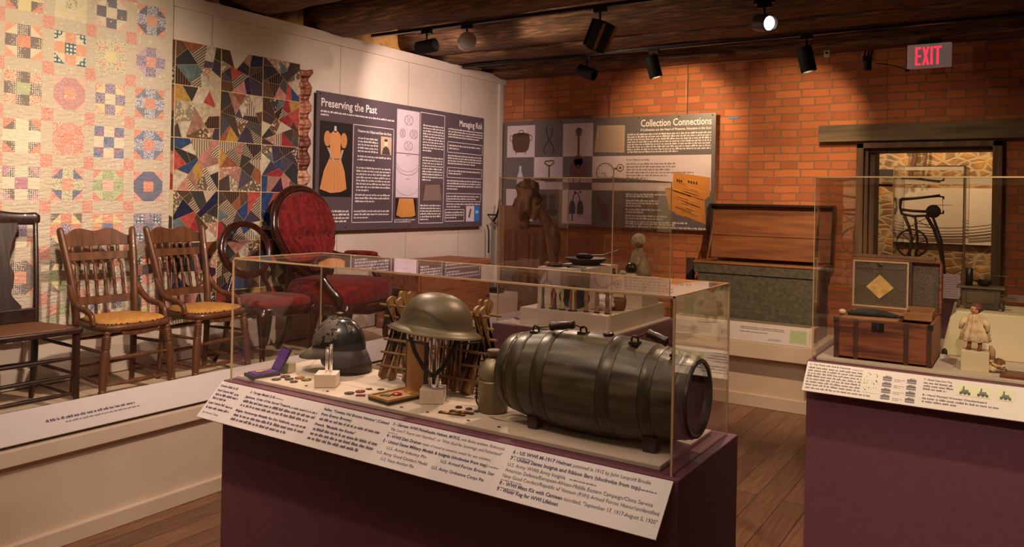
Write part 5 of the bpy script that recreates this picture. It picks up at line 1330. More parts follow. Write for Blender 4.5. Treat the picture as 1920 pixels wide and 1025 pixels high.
# ---- medal cases
t = thing('medal_case', 'small dark medal case with open purple-lined lid', 'medal case', (-2.345, 1.935, DZ), -.25, None, world=False); t.scale = (.86, .9, .85)
DKBX = mat('dark_leatherette', S(46, 28, 26), S(30, 20, 20), rough=.5, scale=30, bump=.2)
MB().box(-.042, -.060, 0, .042, .060, .014).build('tray', DKBX, t, bevel=.002)
MB().cbox((0, .005, .0155), (.072, .100, .004)).build('tray_lining', mat('purple_lining_silk', S(96, 46, 140), S(78, 34, 118), rough=.55, scale=25, bump=.3), t)
R_ = TR((0, .060, .014), math.radians(62))
mb = MB(); mb.box(-.042, 0, -.005, .042, .105, .003, M=R_); mb.build('lid', DKBX, t, bevel=.002)
mb = MB(); mb.box(-.036, .005, .003, .036, .098, .006, M=R_); mb.build('lid_lining', bpy.data.materials['purple_lining_silk'], t)
MB().add([(.0, .035, .022), (-.016, -.015, .021), (.0, -.03, .02), (.016, -.015, .021)], [(0, 1, 2, 3)]).build('gold_medal', mat('pale_gold', S(226, 190, 120), rough=.35, metal=.4), t, solid=.002)
MB().box(-2.345, 2.02, DZ, -2.30, 2.055, DZ+.034).build('lid_prop', M_CREAM, label='little cream block propping up the purple medal case lid', cat='block', bevel=.001)
t = thing('gilt_medal_case', 'large open medal case with tan lid standing upright and a red enamel medal inside', 'medal case', (-1.735, 1.985, DZ), -.17, None, world=False)
TAN = mat('tan_case_silk', S(196, 148, 82), S(170, 120, 62), rough=.6, scale=10, bump=.15)
mb = MB(); mb.box(-.053, -.078, 0, .053, .078, .010); mb.build('tray', DKBX, t, bevel=.002)
mb = MB(); mb.box(-.053, -.078, .010, .053, -.072, .017); mb.box(-.053, .072, .010, .053, .078, .017); mb.box(-.053, -.072, .010, -.047, .072, .017); mb.box(.047, -.072, .010, .053, .072, .017); mb.build('tray_rim', TAN, t)
MB().box(-.047, -.072, .0102, .047, .072, .0125).build('tray_lining', TAN, t)
MB().box(-.053, .079, 0, .053, .090, .182).build('lid', DKBX, t, bevel=.002)
MB().box(-.044, .0765, .012, .044, .079, .174).build('lid_lining', TAN, t, bevel=.001)
mb = MB(); mb.lathe([(.018, .0125), (.018, .016), (.010, .019)], 10); mb.build('enamel_medal', mat('red_enamel', S(170, 40, 44), rough=.25), t)
mb = MB(); mb.cbox((-.015, -.035, .0145), (.035, .02, .003), rotz(.5)); mb.build('ribbon_bar', mat('green_ribbon', S(90, 110, 60), rough=.8), t)
mb = MB(); mb.cbox((.012, .045, .0145), (.03, .016, .003), rotz(-.3)); mb.build('gold_clasp', bpy.data.materials['pale_gold'], t)
# ---- loose medals, coins, pins, ribbon bars
def coin(x, y, r, colr, label, grp, name='medal', h=.003, rz=0, rim=True, cat='medal'):
    mt = mat('metal_%d_%d_%d' % tuple(int(c*100) for c in colr), colr, tuple(c*.7 for c in colr), rough=.4, metal=.5, scale=60, bump=.4)
    t = thing(name, label, cat, (x, y, DZ), rz, grp, world=False)
    MB().lathe([(r*.96, 0), (r, .001), (r, h), (r*.92, h+.0004), (r*.88, h-.0003), (.0, h-.0002)], 24).build('disc', mt, t)
    MB().lathe([(r*.55, h-.0004), (r*.5, h+.0010), (r*.2, h+.0016), (0, h+.0017)], 12).build('relief', mt, t)
    return t
g = 'loose medals in front of the leather helmet'
coin(-2.256, 1.925, .017, S(104, 98, 84), 'round grey medal nearest the purple medal case', g)
coin(-2.262, 1.972, .018, S(120, 62, 44), 'reddish brown medal just right of the purple case lid', g)
coin(-2.222, 1.955, .016, S(96, 88, 70), 'dull grey-brown medal in the middle of the loose group', g)
coin(-2.208, 1.992, .018, S(176, 104, 66), 'bright copper medal at the back of the loose group', g)
coin(-2.165, 1.985, .018, S(128, 122, 62), 'olive green medal nearest the leather helmet block', g)
coin(-2.178, 1.938, .014, S(110, 96, 80), 'smallest brownish medal in front of the loose group', g)
g = 'small medals between the two helmets'
coin(-1.905, 1.938, .017, S(88, 76, 58), 'dark brown disc medal between the two helmet blocks', g)
coin(-1.893, 1.978, .017, S(140, 58, 44), 'reddish medal lying just behind the dark brown disc', g)
t = MB().cbox((-1.855, 1.940, DZ+.002), (.03, .016, .003), rotz(.5)).build('ribbon_pin', mat('dull_red_ribbon', S(140, 66, 56), S(110, 44, 40), rough=.8, scale=60), label='tiny dull red ribbon pin near the open gilt medal case', cat='pin', bevel=.0005)
def star(x, y, r, lab):
    pts = []
    for k in range(10): rr_ = r if k % 2 == 0 else r*.45; pts.append((x+rr_*math.cos(PI*k/5+.3), y+rr_*math.sin(PI*k/5+.3)))
    MB().prism(pts, .003, M=Matrix.Translation((0, 0, DZ))).build('insignia_pin', bpy.data.materials['tarnished_brass'], label=lab, cat='pin')
star(-1.893, 2.022, .012, 'leftmost of the three small brass pins behind the medals'); star(-1.858, 2.043, .014, 'middle of the three small brass pins behind the medals'); star(-1.822, 2.046, .013, 'rightmost of the three small brass pins behind the medals')
for (x, y, l_, c1, lab) in ((-1.475, 1.945, .088, S(160, 104, 56), 'nearer of two long brown ribbon bars in front of the steel helmet'), (-1.46, 1.975, .080, S(120, 66, 44), 'farther of two long brown ribbon bars in front of the steel helmet')):
    t = thing('ribbon_bar', lab, 'ribbon bar', (x, y, DZ), .18, 'brown ribbon bars', world=False)
    MB().box(-l_/2, -.007, 0, l_/2, .007, .003).build('backing', HOOP, t)
    mb = MB()
    for k in range(8): mb.box(-l_/2+k*l_/8+.0004, -.0072, .003, -l_/2+(k+1)*l_/8-.0004, .0072, .0042, 0, (c1 if k % 2 else S(196, 150, 80)) if k % 3 else S(70, 60, 40))
    mb.build('ribbon_segments', PAINTC, t)
coin(-1.503, 2.018, .011, S(70, 62, 46), 'dark round insignia disc beside the steel helmet block', 'small insignia discs', h=.003, cat='insignia', name='insignia_disc')
coin(-1.466, 2.022, .011, S(150, 118, 62), 'golden round insignia disc second from the steel helmet block', 'small insignia discs', h=.003, cat='insignia', name='insignia_disc')
coin(-1.43, 2.012, .008, S(110, 90, 56), 'smallest insignia disc near the mess tin', 'small insignia discs', h=.003, cat='insignia', name='insignia_disc')
for (x, y), lab in zip(((-2.10, 1.925), (-1.985, 1.915), (-1.651, 1.912), (-1.547, 1.915), (-1.392, 1.918), (-1.281, 1.918)),
                 ('left of the leather helmet block', 'right of the leather helmet block', 'before the gilt medal case', 'before the steel helmet block', 'before the ribbon bars', 'before the mess tin')):
    MB().prism([(x+.006*math.cos(a_), y+.004*math.sin(a_)) for a_ in [2*PI*k/7 for k in range(7)]], .0015, M=Matrix.Translation((0, 0, DZ))).build('number_chip', mat('brown_chip', S(80, 56, 42)), label='tiny brown number marker on the case deck '+lab, cat='marker')
# ================================================================== second case with the tall cover
t = thing('display_case', 'tall-covered plum pedestal case in front of the grey brick-wall board', 'display case', (-2.085, 3.98, 0))
MB().box(-2.45, 3.58, 0, -1.722, 4.40, CZ).build('pedestal', M_PURPLE, t, bevel=.002)
MB().box(-2.435, 3.597, CZ, -1.735, 4.385, CZ+.010).build('base_tray', M_WHITE2, t, bevel=.002)
MB().box(-2.30, 3.625, CZ+.010, -1.765, 4.355, 1.018).build('white_deck', M_WHITE2, t, bevel=.003)
vitrine(t, -2.432, 3.60, -1.740, 4.382, CZ+.010, 1.716, e=.0042)
s = Sheet((-1.7215, 3.85, .86), (0, 1, 0), (0, 0, 1)); s.text('um', .03, .0, .045, S(150, 112, 110), 1); s.mb.build('small_lettering', PRINT, t)
D2 = 1.018
MB().box(-2.295, 3.80, D2, -2.02, 4.26, 1.228).build('white_display_block', M_WHITE2, label='large white block at the back left of the tall-covered case', cat='display block', bevel=.004)
B2 = 1.228
# shears
t = thing('iron_shears', 'black iron shears lying on the big white block', 'shears', (-2.13, 3.855, B2), -.35, None, world=False); t.scale = (1.25, 1.25, 1.25)
for s_ in (-1, 1):
    mb = MB(); mb.tube([(-.055+.026*math.cos(a_), s_*.024+.019*math.sin(a_), .006) for a_ in [2*PI*k/20 for k in range(20)]], .004, 6, loop=True); mb.build('finger_loop', M_BLACK, t)
    mb = MB(); mb.bar((-.03, s_*.020, .006), (.0, 0, .006), .008, .006); mb.bar((0, 0, .006+s_*.002), (.105, -s_*.008, .006), .014, .003); mb.build('blade', M_BLACK, t)
MB().lathe([(.006, .0), (.006, .011), (.003, .013)], 12).build('pivot_screw', HOOP, t)
# shallow iron pan with long handle
t = thing('long_handled_pan', 'shallow dark iron pan with long handle on the big white block', 'pan', (-2.15, 4.10, B2), .15, None, world=False)
MB().lathe([(.050, 0), (.075, .004), (.118, .030), (.122, .040), (.117, .040), (.073, .010), (.0, .008)], 36, caps=False).build('bowl', mat('rusty_dark_iron', S(66, 50, 42), S(44, 34, 30), rough=.6, metal=.4, scale=12, bump=.15), t, solid=.002)
MB().tube([(-.06, .0, .05), (.02, .01, .055), (.10, .02, .06), (.17, .04, .085), (.20, .045, .10)], [.009, .009, .007, .007, .009], 8, flat=.5).build('handle', HOOP, t)
MB().ell((-.01, .0, .048), (.055, .03, .02), 16, 8).build('iron_lump', M_BLACKM, t)
# gnarled wooden piece
GN = wood('gnarled_brown_wood', S(150, 104, 72), S(98, 64, 44), 'z', 4, .7, .6)
t = thing('gnarled_burl_carving', 'gnarled brown wooden burl on a bent branch standing on the white block', 'carving', (-2.235, 3.86, B2))
def lump(c, r, seed, amp):
    mb = MB(); mb.ell((0, 0, 0), (1, 1, 1), 34, 22)
    mb.v = [tuple(Vector((p[0]*r[0], p[1]*r[1], p[2]*r[2]))*(1+amp*noise.noise(Vector(p)*1.9+Vector((seed, 0, 0)))+amp*.5*noise.noise(Vector(p)*4.5+Vector((0, seed, 0))))+Vector(c)) for p in mb.v]
    return mb
mb = lump((-2.335, 3.73, 1.60), (.080, .066, .105), 3, .45); mb.build('burl_head', GN, t)
tb = [(-2.28, 3.74, 1.565, .040), (-2.25, 3.78, 1.50, .030), (-2.225, 3.82, 1.44, .034), (-2.222, 3.845, 1.38, .040), (-2.225, 3.855, 1.30, .030), (-2.23, 3.86, 1.25, .032), (-2.232, 3.86, 1.238, .042)]
mb = MB(); tub4(mb, tb, 14, 6)
mb.v = [tuple(Vector(p)+Vector((noise.noise(Vector(p)*22), noise.noise(Vector(p)*22+Vector((5, 0, 0))), 0))*.012) for p in mb.v]
mb.build('bent_branch', GN, t)
MB().tube([(-2.345, 3.73, 1.52), (-2.35, 3.735, 1.47), (-2.348, 3.74, 1.44)], [.034, .026, .03], 10).build('branch_stub', GN, t)
lump((-2.232, 3.86, 1.243), (.052, .045, .014), 9, .2).build('flat_foot', GN, t)
# painted slim figures on the front of the deck
rnd = random.Random(31)
FIG = []
def figure(x, y, h, prof, cols_, label, name='painted_figure', base=True, cat='figurine', grp=None):
    t = thing(name, label, cat, (x, y, D2), 0, grp, world=False)
    mb = MB(); n = 14
    rings = [[(r_*math.cos(2*PI*k/n), r_*.7*math.sin(2*PI*k/n), z*h) for k in range(n)] for r_, z in prof]
    vs_ = [p for r_ in rings for p in r_]
    for i in range(len(rings)-1):
        for k in range(n):
            mb.add([rings[i][k], rings[i][(k+1) % n], rings[i+1][(k+1) % n], rings[i+1][k]], [(0, 1, 2, 3)], 0, rnd.choice(cols_), True)
    mb.add(rings[-1], [tuple(range(n))], 0, cols_[0])
    mb.build('body', PAINTC, t)
    if base: MB().lathe([(prof[0][0]*1.25, 0), (prof[0][0]*1.25, .006), (prof[0][0], .008)], 16, sy=.8).build('base', M_BLACK, t)
    MB().ell((0, 0, h), (.0075, .0075, .010), 12, 8, col=cols_[1]).build('head', PAINTC, t)
cg, cr_, cy_, cb_, ct = S(84, 104, 76), S(168, 62, 46), S(206, 190, 130), S(96, 54, 44), S(150, 112, 88)
slim = [(.010, 0), (.009, .25), (.006, .5), (.009, .75), (.006, 1.0)]; robe = [(.020, 0), (.018, .2), (.015, .5), (.018, .72), (.009, .95), (.006, 1)]
figure(-2.178, 3.665, .118, slim, [cg, ct, cg], 'thin green painted figure at the left end of the row')
figure(-2.118, 3.675, .118, robe, [cb_, cr_, cb_, cy_, ct], 'brown and red robed figure second from the left of the row')
figure(-2.060, 3.668, .116, [(.016, 0), (.013, .15), (.007, .45), (.011, .7), (.008, 1)], [cy_, S(140, 150, 120), cy_], 'pale green slender figure third from the left of the row')
figure(-1.997, 3.67, .120, [(.022, 0), (.021, .5), (.020, .85), (.012, 1)], [cy_, cr_, cg, cy_, cr_], 'wide figure painted with red and yellow stripes')
hour = [(.013, 0), (.010, .3), (.014, .55), (.010, .8), (.013, 1)]
figure(-1.928, 3.69, .122, hour, [ct, S(160, 124, 98)], 'plain tan waisted figure just right of the striped one')
figure(-1.865, 3.69, .122, hour, [S(142, 104, 80), ct], 'plain tan waisted figure second from the right of the row')
figure(-1.805, 3.69, .122, hour, [S(124, 84, 64), S(140, 100, 80)], 'darkest tan waisted figure at the right end of the row')
mb = MB(); mb.ell((-2.035, 3.755, D2+.062), (.095, .012, .062), 28, 12); mb.build('dark_oval_plaque', M_BLACKM, label='dark oval plaque standing behind the painted figures', cat='plaque')
mb = lump((-1.88, 3.80, D2+.040), (.060, .045, .042), 2, .3); mb.build('white_cloth_bundle', mat('white_linen', S(226, 214, 204), S(206, 192, 182), rough=.9, scale=15, bump=.4), label='crumpled white cloth bundle behind the tan figures', cat='cloth')
t = thing('wicker_basket', 'small brown wicker basket at the right front of the tall-covered case', 'basket', (-1.825, 3.86, D2), 0, None, world=False)
MB().lathe([(.032, 0), (.040, .02), (.044, .05), (.040, .066)], 24, caps=False).build('bowl', wood('woven_wicker', S(140, 98, 66), S(100, 66, 46), 'z', 9, .8, .8), t, solid=.004)
MB().tube([(.042*math.cos(a_), 0, .06+.05*math.sin(a_)) for a_ in [PI*k/12 for k in range(13)]], .004, 8).build('handle', bpy.data.materials['woven_wicker'], t)
# paper and little red tool, front left of the tray
s = Sheet((-2.405, 3.615, CZ+.0115), (1, 0, 0), (0, 1, 0)); s.mb = MB(); s.rect(0, 0, .10, .24, S(226, 212, 206), 0)
for k in range(9): s.rect(.01, .02+k*.024, .09, .024+k*.024, S(150, 132, 132), 1)
s.mb.build('paper_sheet', PRINT, label='lined white paper sheet at the front left of the tall-covered case', cat='paper')
MB().bar((-2.395, 3.72, CZ+.018), (-2.315, 3.70, CZ+.018), .008, .008).bar((-2.39, 3.735, CZ+.02), (-2.33, 3.69, CZ+.02), .006, .006).build('red_tool', mat('faded_red_metal', S(130, 62, 56), rough=.5), label='small faded red tool lying on the lined paper', cat='tool')
# dolls on a white block
MB().box(-1.985, 4.06, D2, -1.775, 4.30, 1.168).build('white_display_block', M_WHITE2, label='lower white block under the bonneted doll', cat='display block', bevel=.003)
B3 = 1.168
LIN = mat('aged_linen', S(206, 190, 156), S(176, 158, 128), rough=.9, scale=24, bump=.5)
t = thing('bonneted_doll', 'old doll with pleated cream bonnet and pale shawl at the back of the tall-covered case', 'doll', (-1.86, 4.20, B3), -.4, None, world=False)
mb = MB(); mb.lathe([(.060, 0), (.052, .05), (.042, .10), (.034, .14), (.020, .158), (.016, .17)], 20, sx=1.3, sy=1.0)
mb.v = [tuple(Vector(p)*(1+.06*noise.noise(Vector(p)*30))) for p in mb.v]; mb.build('shawl_body', mat('grey_tan_shawl', S(170, 146, 118), S(140, 118, 96), rough=.9, scale=18, bump=.5), t)
MB().ell((.006, -.006, .196), (.026, .026, .030), 18, 12).build('head', mat('brown_doll_face', S(120, 78, 58), rough=.6), t)
mb = MB(); rings = []
for i in range(12):
    a_ = -.75+(PI/2+.75)*i/11
    rings.append([((.044*math.cos(a_)+.002*math.sin(9*2*PI*k/48))*math.cos(2*PI*k/48)-.006, (.040*math.cos(a_)+.002*math.sin(9*2*PI*k/48))*math.sin(2*PI*k/48)+.004, .212+.040*math.sin(a_)) for k in range(48)])
mb.ring(rings).build('pleated_bonnet', LIN, t)
MB().tube([(.03, -.02, .13), (.045, -.045, .09), (.03, -.06, .06)], [.012, .011, .009], 8).build('arm', bpy.data.materials['grey_tan_shawl'], t)
t = thing('dark_headed_doll', 'small doll with round black head and white dress in front of the bonneted doll', 'doll', (-1.86, 4.10, B3), 0, None, world=False)
MB().lathe([(.040, 0), (.034, .02), (.022, .035)], 18).build('white_dress', LIN, t)
MB().ell((.0, 0, .056), (.034, .032, .034), 24, 16).build('black_head', mat('glossy_black_paint', S(20, 18, 20), rough=.25), t)
MB().tube([(-.02, -.01, .03), (-.05, -.02, .035), (-.062, -.025, .018)], [.012, .011, .008], 8).build('cloth_arm', LIN, t)
MB().lathe([(.014, 0), (.014, .02), (.009, .024), (.012, .034), (.010, .042)], 16, M=Matrix.Translation((-1.965, 4.085, B3+.010))).build('little_black_jug', M_BLACK, label='tiny black jug at the left end of the doll block', cat='jug')
MB().box(-1.982, 4.07, B3, -1.935, 4.10, B3+.010).build('little_brown_box', W_DARK, label='tiny flat brown box under the tiny black jug', cat='box')

# ---- tall brown plank cupboard against the brick wall, seen through the tall cover
t = thing('plank_cupboard', 'upright brown plank cupboard in the corner, seen through the tall cover', 'cupboard', (-4.22, 6.8, .4935))
PLK = wood('reddish_brown_plank', S(128, 74, 46), S(88, 50, 34), 'z', 2.5, .65, .35)
MB().box(-4.42, 6.66, .4935, -3.98, 6.935, 1.30).build('carcass', PLK, t, bevel=.004)
MB().box(-4.475, 6.64, .4935, -4.422, 6.935, 1.54).build('side_post', wood('light_brown_post', S(150, 108, 72), S(118, 82, 54), 'z', 2.5, .6, .2), t, bevel=.003)
for k in range(3): MB().box(-4.41+k*.145, 6.645, .53, -4.275+k*.145, 6.66, 1.27).build('front_plank', PLK, t, bevel=.002)
# black wall bracket on the corner trim
t = thing('wall_bracket', 'small black bracket and rod fixed to the end of the white wall', 'bracket', (-4.60, 6.80, 1.34))
MB().tube([(-4.68, 6.72, 1.44), (-4.585, 6.72, 1.44), (-4.575, 6.74, 1.44)], .008, 8).build('arm', M_BLACKM, t)
MB().tube([(-4.56, 6.76, 1.60), (-4.565, 6.75, 1.50), (-4.585, 6.74, 1.42), (-4.62, 6.73, 1.37)], .012, 8).build('hook', M_BLACKM, t)
MB().tube([(-4.615, 6.62, 1.34), (-4.60, 6.63, 1.28), (-4.605, 6.64, 1.05)], .007, 8).build('cord', M_BLACKM, t)

# ================================================================== chest platform on the brick wall
t = thing('display_platform', 'low white display platform against the brick wall under the grey chest', 'platform', (-2.1, 6.6, 0))
MB().box(-3.0, 6.30, 0, -1.40, 6.97, .40).build('plinth', M_PLWHITE, t)
MB().box(-3.03, 6.20, .40, -1.30, 6.985, .525).build('top_board', M_PLWHITE, t, bevel=.004)
MB().box(-3.02, 6.275, 0, -1.375, 6.975, .10).build('base_trim', M_PLWHITE, t, bevel=.005)
t = thing('caption_box', 'long shallow white caption box with grey top lying before the grey chest', 'display case', (-1.87, 6.3, .525))
MB().box(-2.45, 6.245, .525, -1.325, 6.42, .665).build('box_body', M_WHITE2, t, bevel=.002)
MB().box(-2.42, 6.27, .665, -1.36, 6.40, .668).build('grey_top', mat('grey_felt', S(120, 108, 96), rough=.9), t)
k = .13
O, U, V = Vector((-2.44, 6.205, .528)), Vector((1, 0, 0)), Vector((0, .035, .125)).normalized()
N_ = U.cross(V); P = [O, O+U*1.085, O+U*1.085+V*k, O+V*k]; B = [p-N_*.004 for p in P]
sp_ = MB().add([*P, *B], [(0, 1, 2, 3), (7, 6, 5, 4), (0, 4, 5, 1), (1, 5, 6, 2), (2, 6, 7, 3), (3, 7, 4, 0)]).build('caption_panel', M_SHEET, t)
s = Sheet(O, U, V); g_ = S(96, 84, 90)
s.greek(.02, .33, .12, .02, .0125, g_, 2, .7); s.greek(.56, .90, .12, .085, .0125, g_, 2, 1); s.greek(.56, .92, .083, .065, .012, S(50, 44, 60), 2, .6); s.greek(.78, .88, .04, .02, .009, g_, 2, 1)
s.rect(.94, .02, 1.07, .122, S(176, 184, 140), 2)
for k in range(8): s.rect(.95, .030+k*.011, 1.06, .033+k*.011, S(140, 146, 110), 3)
s.rect(.40, .03, .50, .085, S(200, 190, 186), 2)
for k in range(5): s.line((.41+k*.012, .035), (.42+k*.014, .075), .004, S(110, 98, 98), 3)
s.mb.build('lettering', PRINT, sp_)
# chest
t = thing('lidded_chest', 'big weathered grey-green chest with its plank lid propped open', 'chest', (-1.85, 6.7, .525))
GRC = mat('weathered_grey_green_paint', S(98, 88, 68), S(72, 65, 52), rough=.75, scale=34, bump=.35, c3=S(84, 77, 61), detail=10)
INW = wood('honey_brown_chest_inside', S(160, 98, 50), S(118, 68, 36), 'x', 2.2, .5, .25)
mb = MB(); X0, X1, Y0, Y1, Z0, Z1 = -2.325, -1.36, 6.47, 6.90, .525, 1.095
mb.box(X0, Y0, Z0, X1, Y0+.02, Z1); mb.box(X0, Y1-.02, Z0, X1, Y1, Z1); mb.box(X0, Y0+.02, Z0, X0+.02, Y1-.02, Z1); mb.box(X1-.02, Y0+.02, Z0, X1, Y1-.02, Z1); mb.box(X0, Y0, Z0, X1, Y1, Z0+.02)
mb.build('chest_body', GRC, t, bevel=.003)
MB().box(X0-.022, Y0-.022, Z0, X1+.022, Y0, .735).build('base_moulding', GRC, t, bevel=.006)
mb = MB(); mb.box(X0-.03, Y0-.012, 1.02, X1+.012, Y0, 1.10); mb.build('upper_moulding', GRC, t, bevel=.004)
mb = MB(); mb.box(X0-.034, Y0-.02, 1.10, X1+.034, Y0+.03, 1.118); mb.box(X0-.034, Y0+.03, 1.10, X0+.03, Y1, 1.118); mb.box(X1-.03, Y0+.03, 1.10, X1+.034, Y1, 1.118); mb.build('rim', INW, t, bevel=.003)
MB().lathe([(.008, 0), (.008, .004), (.004, .006)], 12, M=TR((-1.80, Y0-.0005, .95), PI/2)).build('keyhole_plate', M_CHROME, t)
LM = TR((0, 6.885, 1.125), math.radians(-6), 0, 0)
lid = MB(); lid.box(X0-.04, .02, 0, X1+.04, .038, .47, M=LM); lid.build('lid_panel', INW, t, bevel=.003)
lid = MB(); lid.box(X0-.055, -.045, .455, X1+.045, .04, .475, M=LM); lid.box(X0-.055, -.045, 0, X0-.035, .04, .455, M=LM); lid.box(X1+.025, -.045, 0, X1+.045, .04, .455, M=LM)
lid.build('lid_rim', W_DARK, t, bevel=.002)
lid = MB(); lid.box(X0-.035, .012, .20, X1+.025, .02, .24, M=LM); lid.build('lid_batten', INW, t, bevel=.002)
MB().tube([(X0+.045, Y0+.10, 1.115), (X0+.04, 6.78, 1.50)], .008, 8).build('lid_stay', INW, t)
MB().tube([(X1-.03, Y0+.13, 1.115), (X1-.06, 6.80, 1.52)], .006, 8).build('lid_stay', W_DARK, t)
MB().box(-2.50, 6.66, .525, -2.44, 6.72, 1.12).build('upright_board', wood('dark_narrow_board', S(80, 54, 38), S(56, 38, 28), 'z', 3, .7, .3), label='narrow dark upright board leaning left of the grey chest', cat='board', bevel=.003)
MB().tube([(-2.46, 6.45, .535), (-2.43, 6.47, .60), (-2.41, 6.46, .655)], [.018, .014, .010], 8).build('white_figurine', mat('ivory', S(230, 214, 184), rough=.4), label='tiny ivory figurine at the left foot of the grey chest', cat='figurine')
# iron on white riser
t = thing('flat_iron', 'dark flat iron resting on the small white riser', 'iron', (-4.3, 6.30, .70))
MB().prism([(-.11, 0), (-.03, .05), (.09, .055), (.09, -.055), (-.03, -.05)], .045, M=Matrix.Translation((-4.30, 6.30, .70))).build('sole', M_BLACKM, t, bevel=.006)
MB().tube([(-4.36, 6.30, .745), (-4.35, 6.30, .80), (-4.26, 6.30, .81), (-4.24, 6.30, .745)], .010, 8).build('handle', M_BLACKM, t)
# ================================================================== right-hand case
t = thing('display_case', 'right-hand plum pedestal case holding the open toy trunk', 'display case', (0.0, 4.05, 0))
MB().box(-.795, 3.615, 0, .95, 4.62, CZ).build('pedestal', M_PURPLE, t, bevel=.002)
MB().box(-.765, 3.655, CZ, .92, 4.59, CZ+.014).build('deck', M_DECK, t, bevel=.003)
vitrine(t, -.778, 3.632, .93, 4.60, CZ, 1.722, e=.003)
O, U, V = slope_sheet(-.79, .95, 3.611, .918)
N_ = U.cross(V); P = [O, O+U*1.72, O+U*1.72+V*.15, O+V*.15]; B = [p-N_*.005 for p in P]
cp = MB().add([*P, *B], [(0, 1, 2, 3), (7, 6, 5, 4), (0, 4, 5, 1), (1, 5, 6, 2), (2, 6, 7, 3), (3, 7, 4, 0)]).build('caption_panel', M_SHEET, t)
s = Sheet(O, U, V); g_ = S(84, 72, 76)
s.text('6 - Toy Trunk with Doll & Costumes', .012, .133, .012, S(56, 44, 56), 2, bold=.02, width=.165); s.greek(.185, .225, .139, .13, .007, g_, 2, 1)
s.greek(.010, .225, .131, .028, .0145, g_, 2, 1)
s.greek(.012, .27, .027, .012, .0135, g_, 2, 1)
# engraved catalogue pictures
s.rect(.232, .032, .29, .135, S(204, 196, 184), 2)
s.rnd.seed(4)
for k in range(34):
    u, v = s.rnd.uniform(.234, .284), s.rnd.uniform(.036, .128); s.rect(u, v, u+s.rnd.uniform(.001, .004), v+s.rnd.uniform(.002, .009), s.rnd.choice((S(80, 72, 72), S(140, 130, 126), S(50, 44, 48))), 3)
def crates(u0, v0):
    for k in range(4):
        v = v0+k*.030
        s.rect(u0, v, u0+.034, v+.018, S(84, 74, 84), 2)
        for j in range(5): s.rect(u0+.002+j*.0065, v+.003, u0+.006+j*.0065, v+.009, S(170, 160, 160), 3)
        s.rect(u0+.007+.003*(k % 2), v+.018, u0+.030, v+.024, S(150, 140, 140), 2); s.rect(u0+.010, v+.019, u0+.018, v+.0225, S(96, 88, 92), 3)
crates(.305, .012); crates(.395, .012)
for v in (.118, .088, .058, .028): s.greek(.348, .388, v, v-.018, .008, S(150, 140, 136), 2, .6)
s.text('7 - Royal Cast Iron Toy', .455, .128, .011, S(56, 44, 56), 2, bold=.02, width=.10); s.greek(.455, .56, .126, .072, .0145, g_, 2, .8)
s.text('8 - Hand Painted Wooden Checkerboard', .455, .055, .0115, S(56, 44, 70), 2, bold=.02, width=.22)
s.greek(.455, .72, .053, .022, .0145, g_, 2, .45)
for u in (.585, .645, .72):
    s.rect(u-.012, .078, u+.045, .128, S(200, 196, 160), 2)
    s.rect(u-.002, .088, u+.034, .096, S(76, 80, 74), 3); s.rect(u+.004, .096, u+.028, .106, S(96, 98, 88), 3); s.rect(u+.008, .106, u+.013, .121, S(70, 72, 68), 3)
    for q_ in (.002, .016, .030): s.disc(u+q_, .087, .005, S(60, 62, 60), 4, 12)
s.greek(.80, 1.65, .13, .03, .0145, g_, 2, .5)
s.mb.build('lettering', PRINT, cp)
D3 = CZ+.014
# --- toy trunk
TRW = wood('reddish_trunk_wood', S(122, 66, 38), S(84, 42, 26), 'x', 3.0, .55, .35, c3=S(138, 78, 44))
TRD = mat('dark_trunk_strap', S(78, 46, 30), S(52, 30, 22), rough=.55, scale=20)
TINP, nt, N, L, b = nodes_of('patterned_tin_lining')
tc = N.new('ShaderNodeTexCoord'); vo = N.new('ShaderNodeTexVoronoi'); vo.inputs['Scale'].default_value = 190; L.new(tc.outputs['Object'], vo.inputs[0])
r = N.new('ShaderNodeValToRGB'); r.color_ramp.elements[0].color = (*S(104, 96, 82), 1); r.color_ramp.elements[1].color = (*S(176, 164, 140), 1); r.color_ramp.elements[1].position = .6; L.new(vo.outputs['Distance'], r.inputs[0])
L.new(r.outputs[0], b.inputs['Base Color']); b.inputs['Metallic'].default_value = .9; b.inputs['Roughness'].default_value = .24
bp = N.new('ShaderNodeBump'); bp.inputs['Strength'].default_value = .25; bp.inputs['Distance'].default_value = .0012; L.new(vo.outputs['Distance'], bp.inputs['Height']); L.new(bp.outputs[0], b.inputs['Normal'])
t = thing('toy_storage_chest', 'small reddish wooden toy trunk with its tin-lined lid raised', 'chest', (-.51, 3.88, D3))
X0, X1, Y0, Y1, Z0, Z1 = -.702, -.315, 3.70, 4.07, D3, 1.112
mb = MB(); mb.box(X0, Y0, Z0, X1, Y0+.014, Z1); mb.box(X0, Y1-.014, Z0, X1, Y1, Z1); mb.box(X0, Y0+.014, Z0, X0+.014, Y1-.014, Z1); mb.box(X1-.014, Y0+.014, Z0, X1, Y1-.014, Z1); mb.box(X0, Y0, Z0, X1, Y1, Z0+.012)
mb.build('trunk_body', TRW, t, bevel=.002)
for x in (X0+.004, X0+.082, X1-.108, X1-.022): MB().box(x, Y0-.004, Z0+.002, x+.018, Y0, Z1-.002).build('strap', TRD, t, bevel=.001)
for x in (X0, X1-.016):
    MB().box(x-.002, Y0-.006, Z1-.022, x+.018, Y0+.002, Z1+.002).build('corner_cap', HOOP, t, bevel=.002)
mb = MB(); mb.box(-.548, Y0-.006, Z1-.048, -.500, Y0, Z1-.008); mb.build('lock_plate', M_BLACK, t, bevel=.003)
MB().box(-.528, Y0-.009, Z1-.034, -.520, Y0-.005, Z1-.020).build('hasp', HOOP, t)
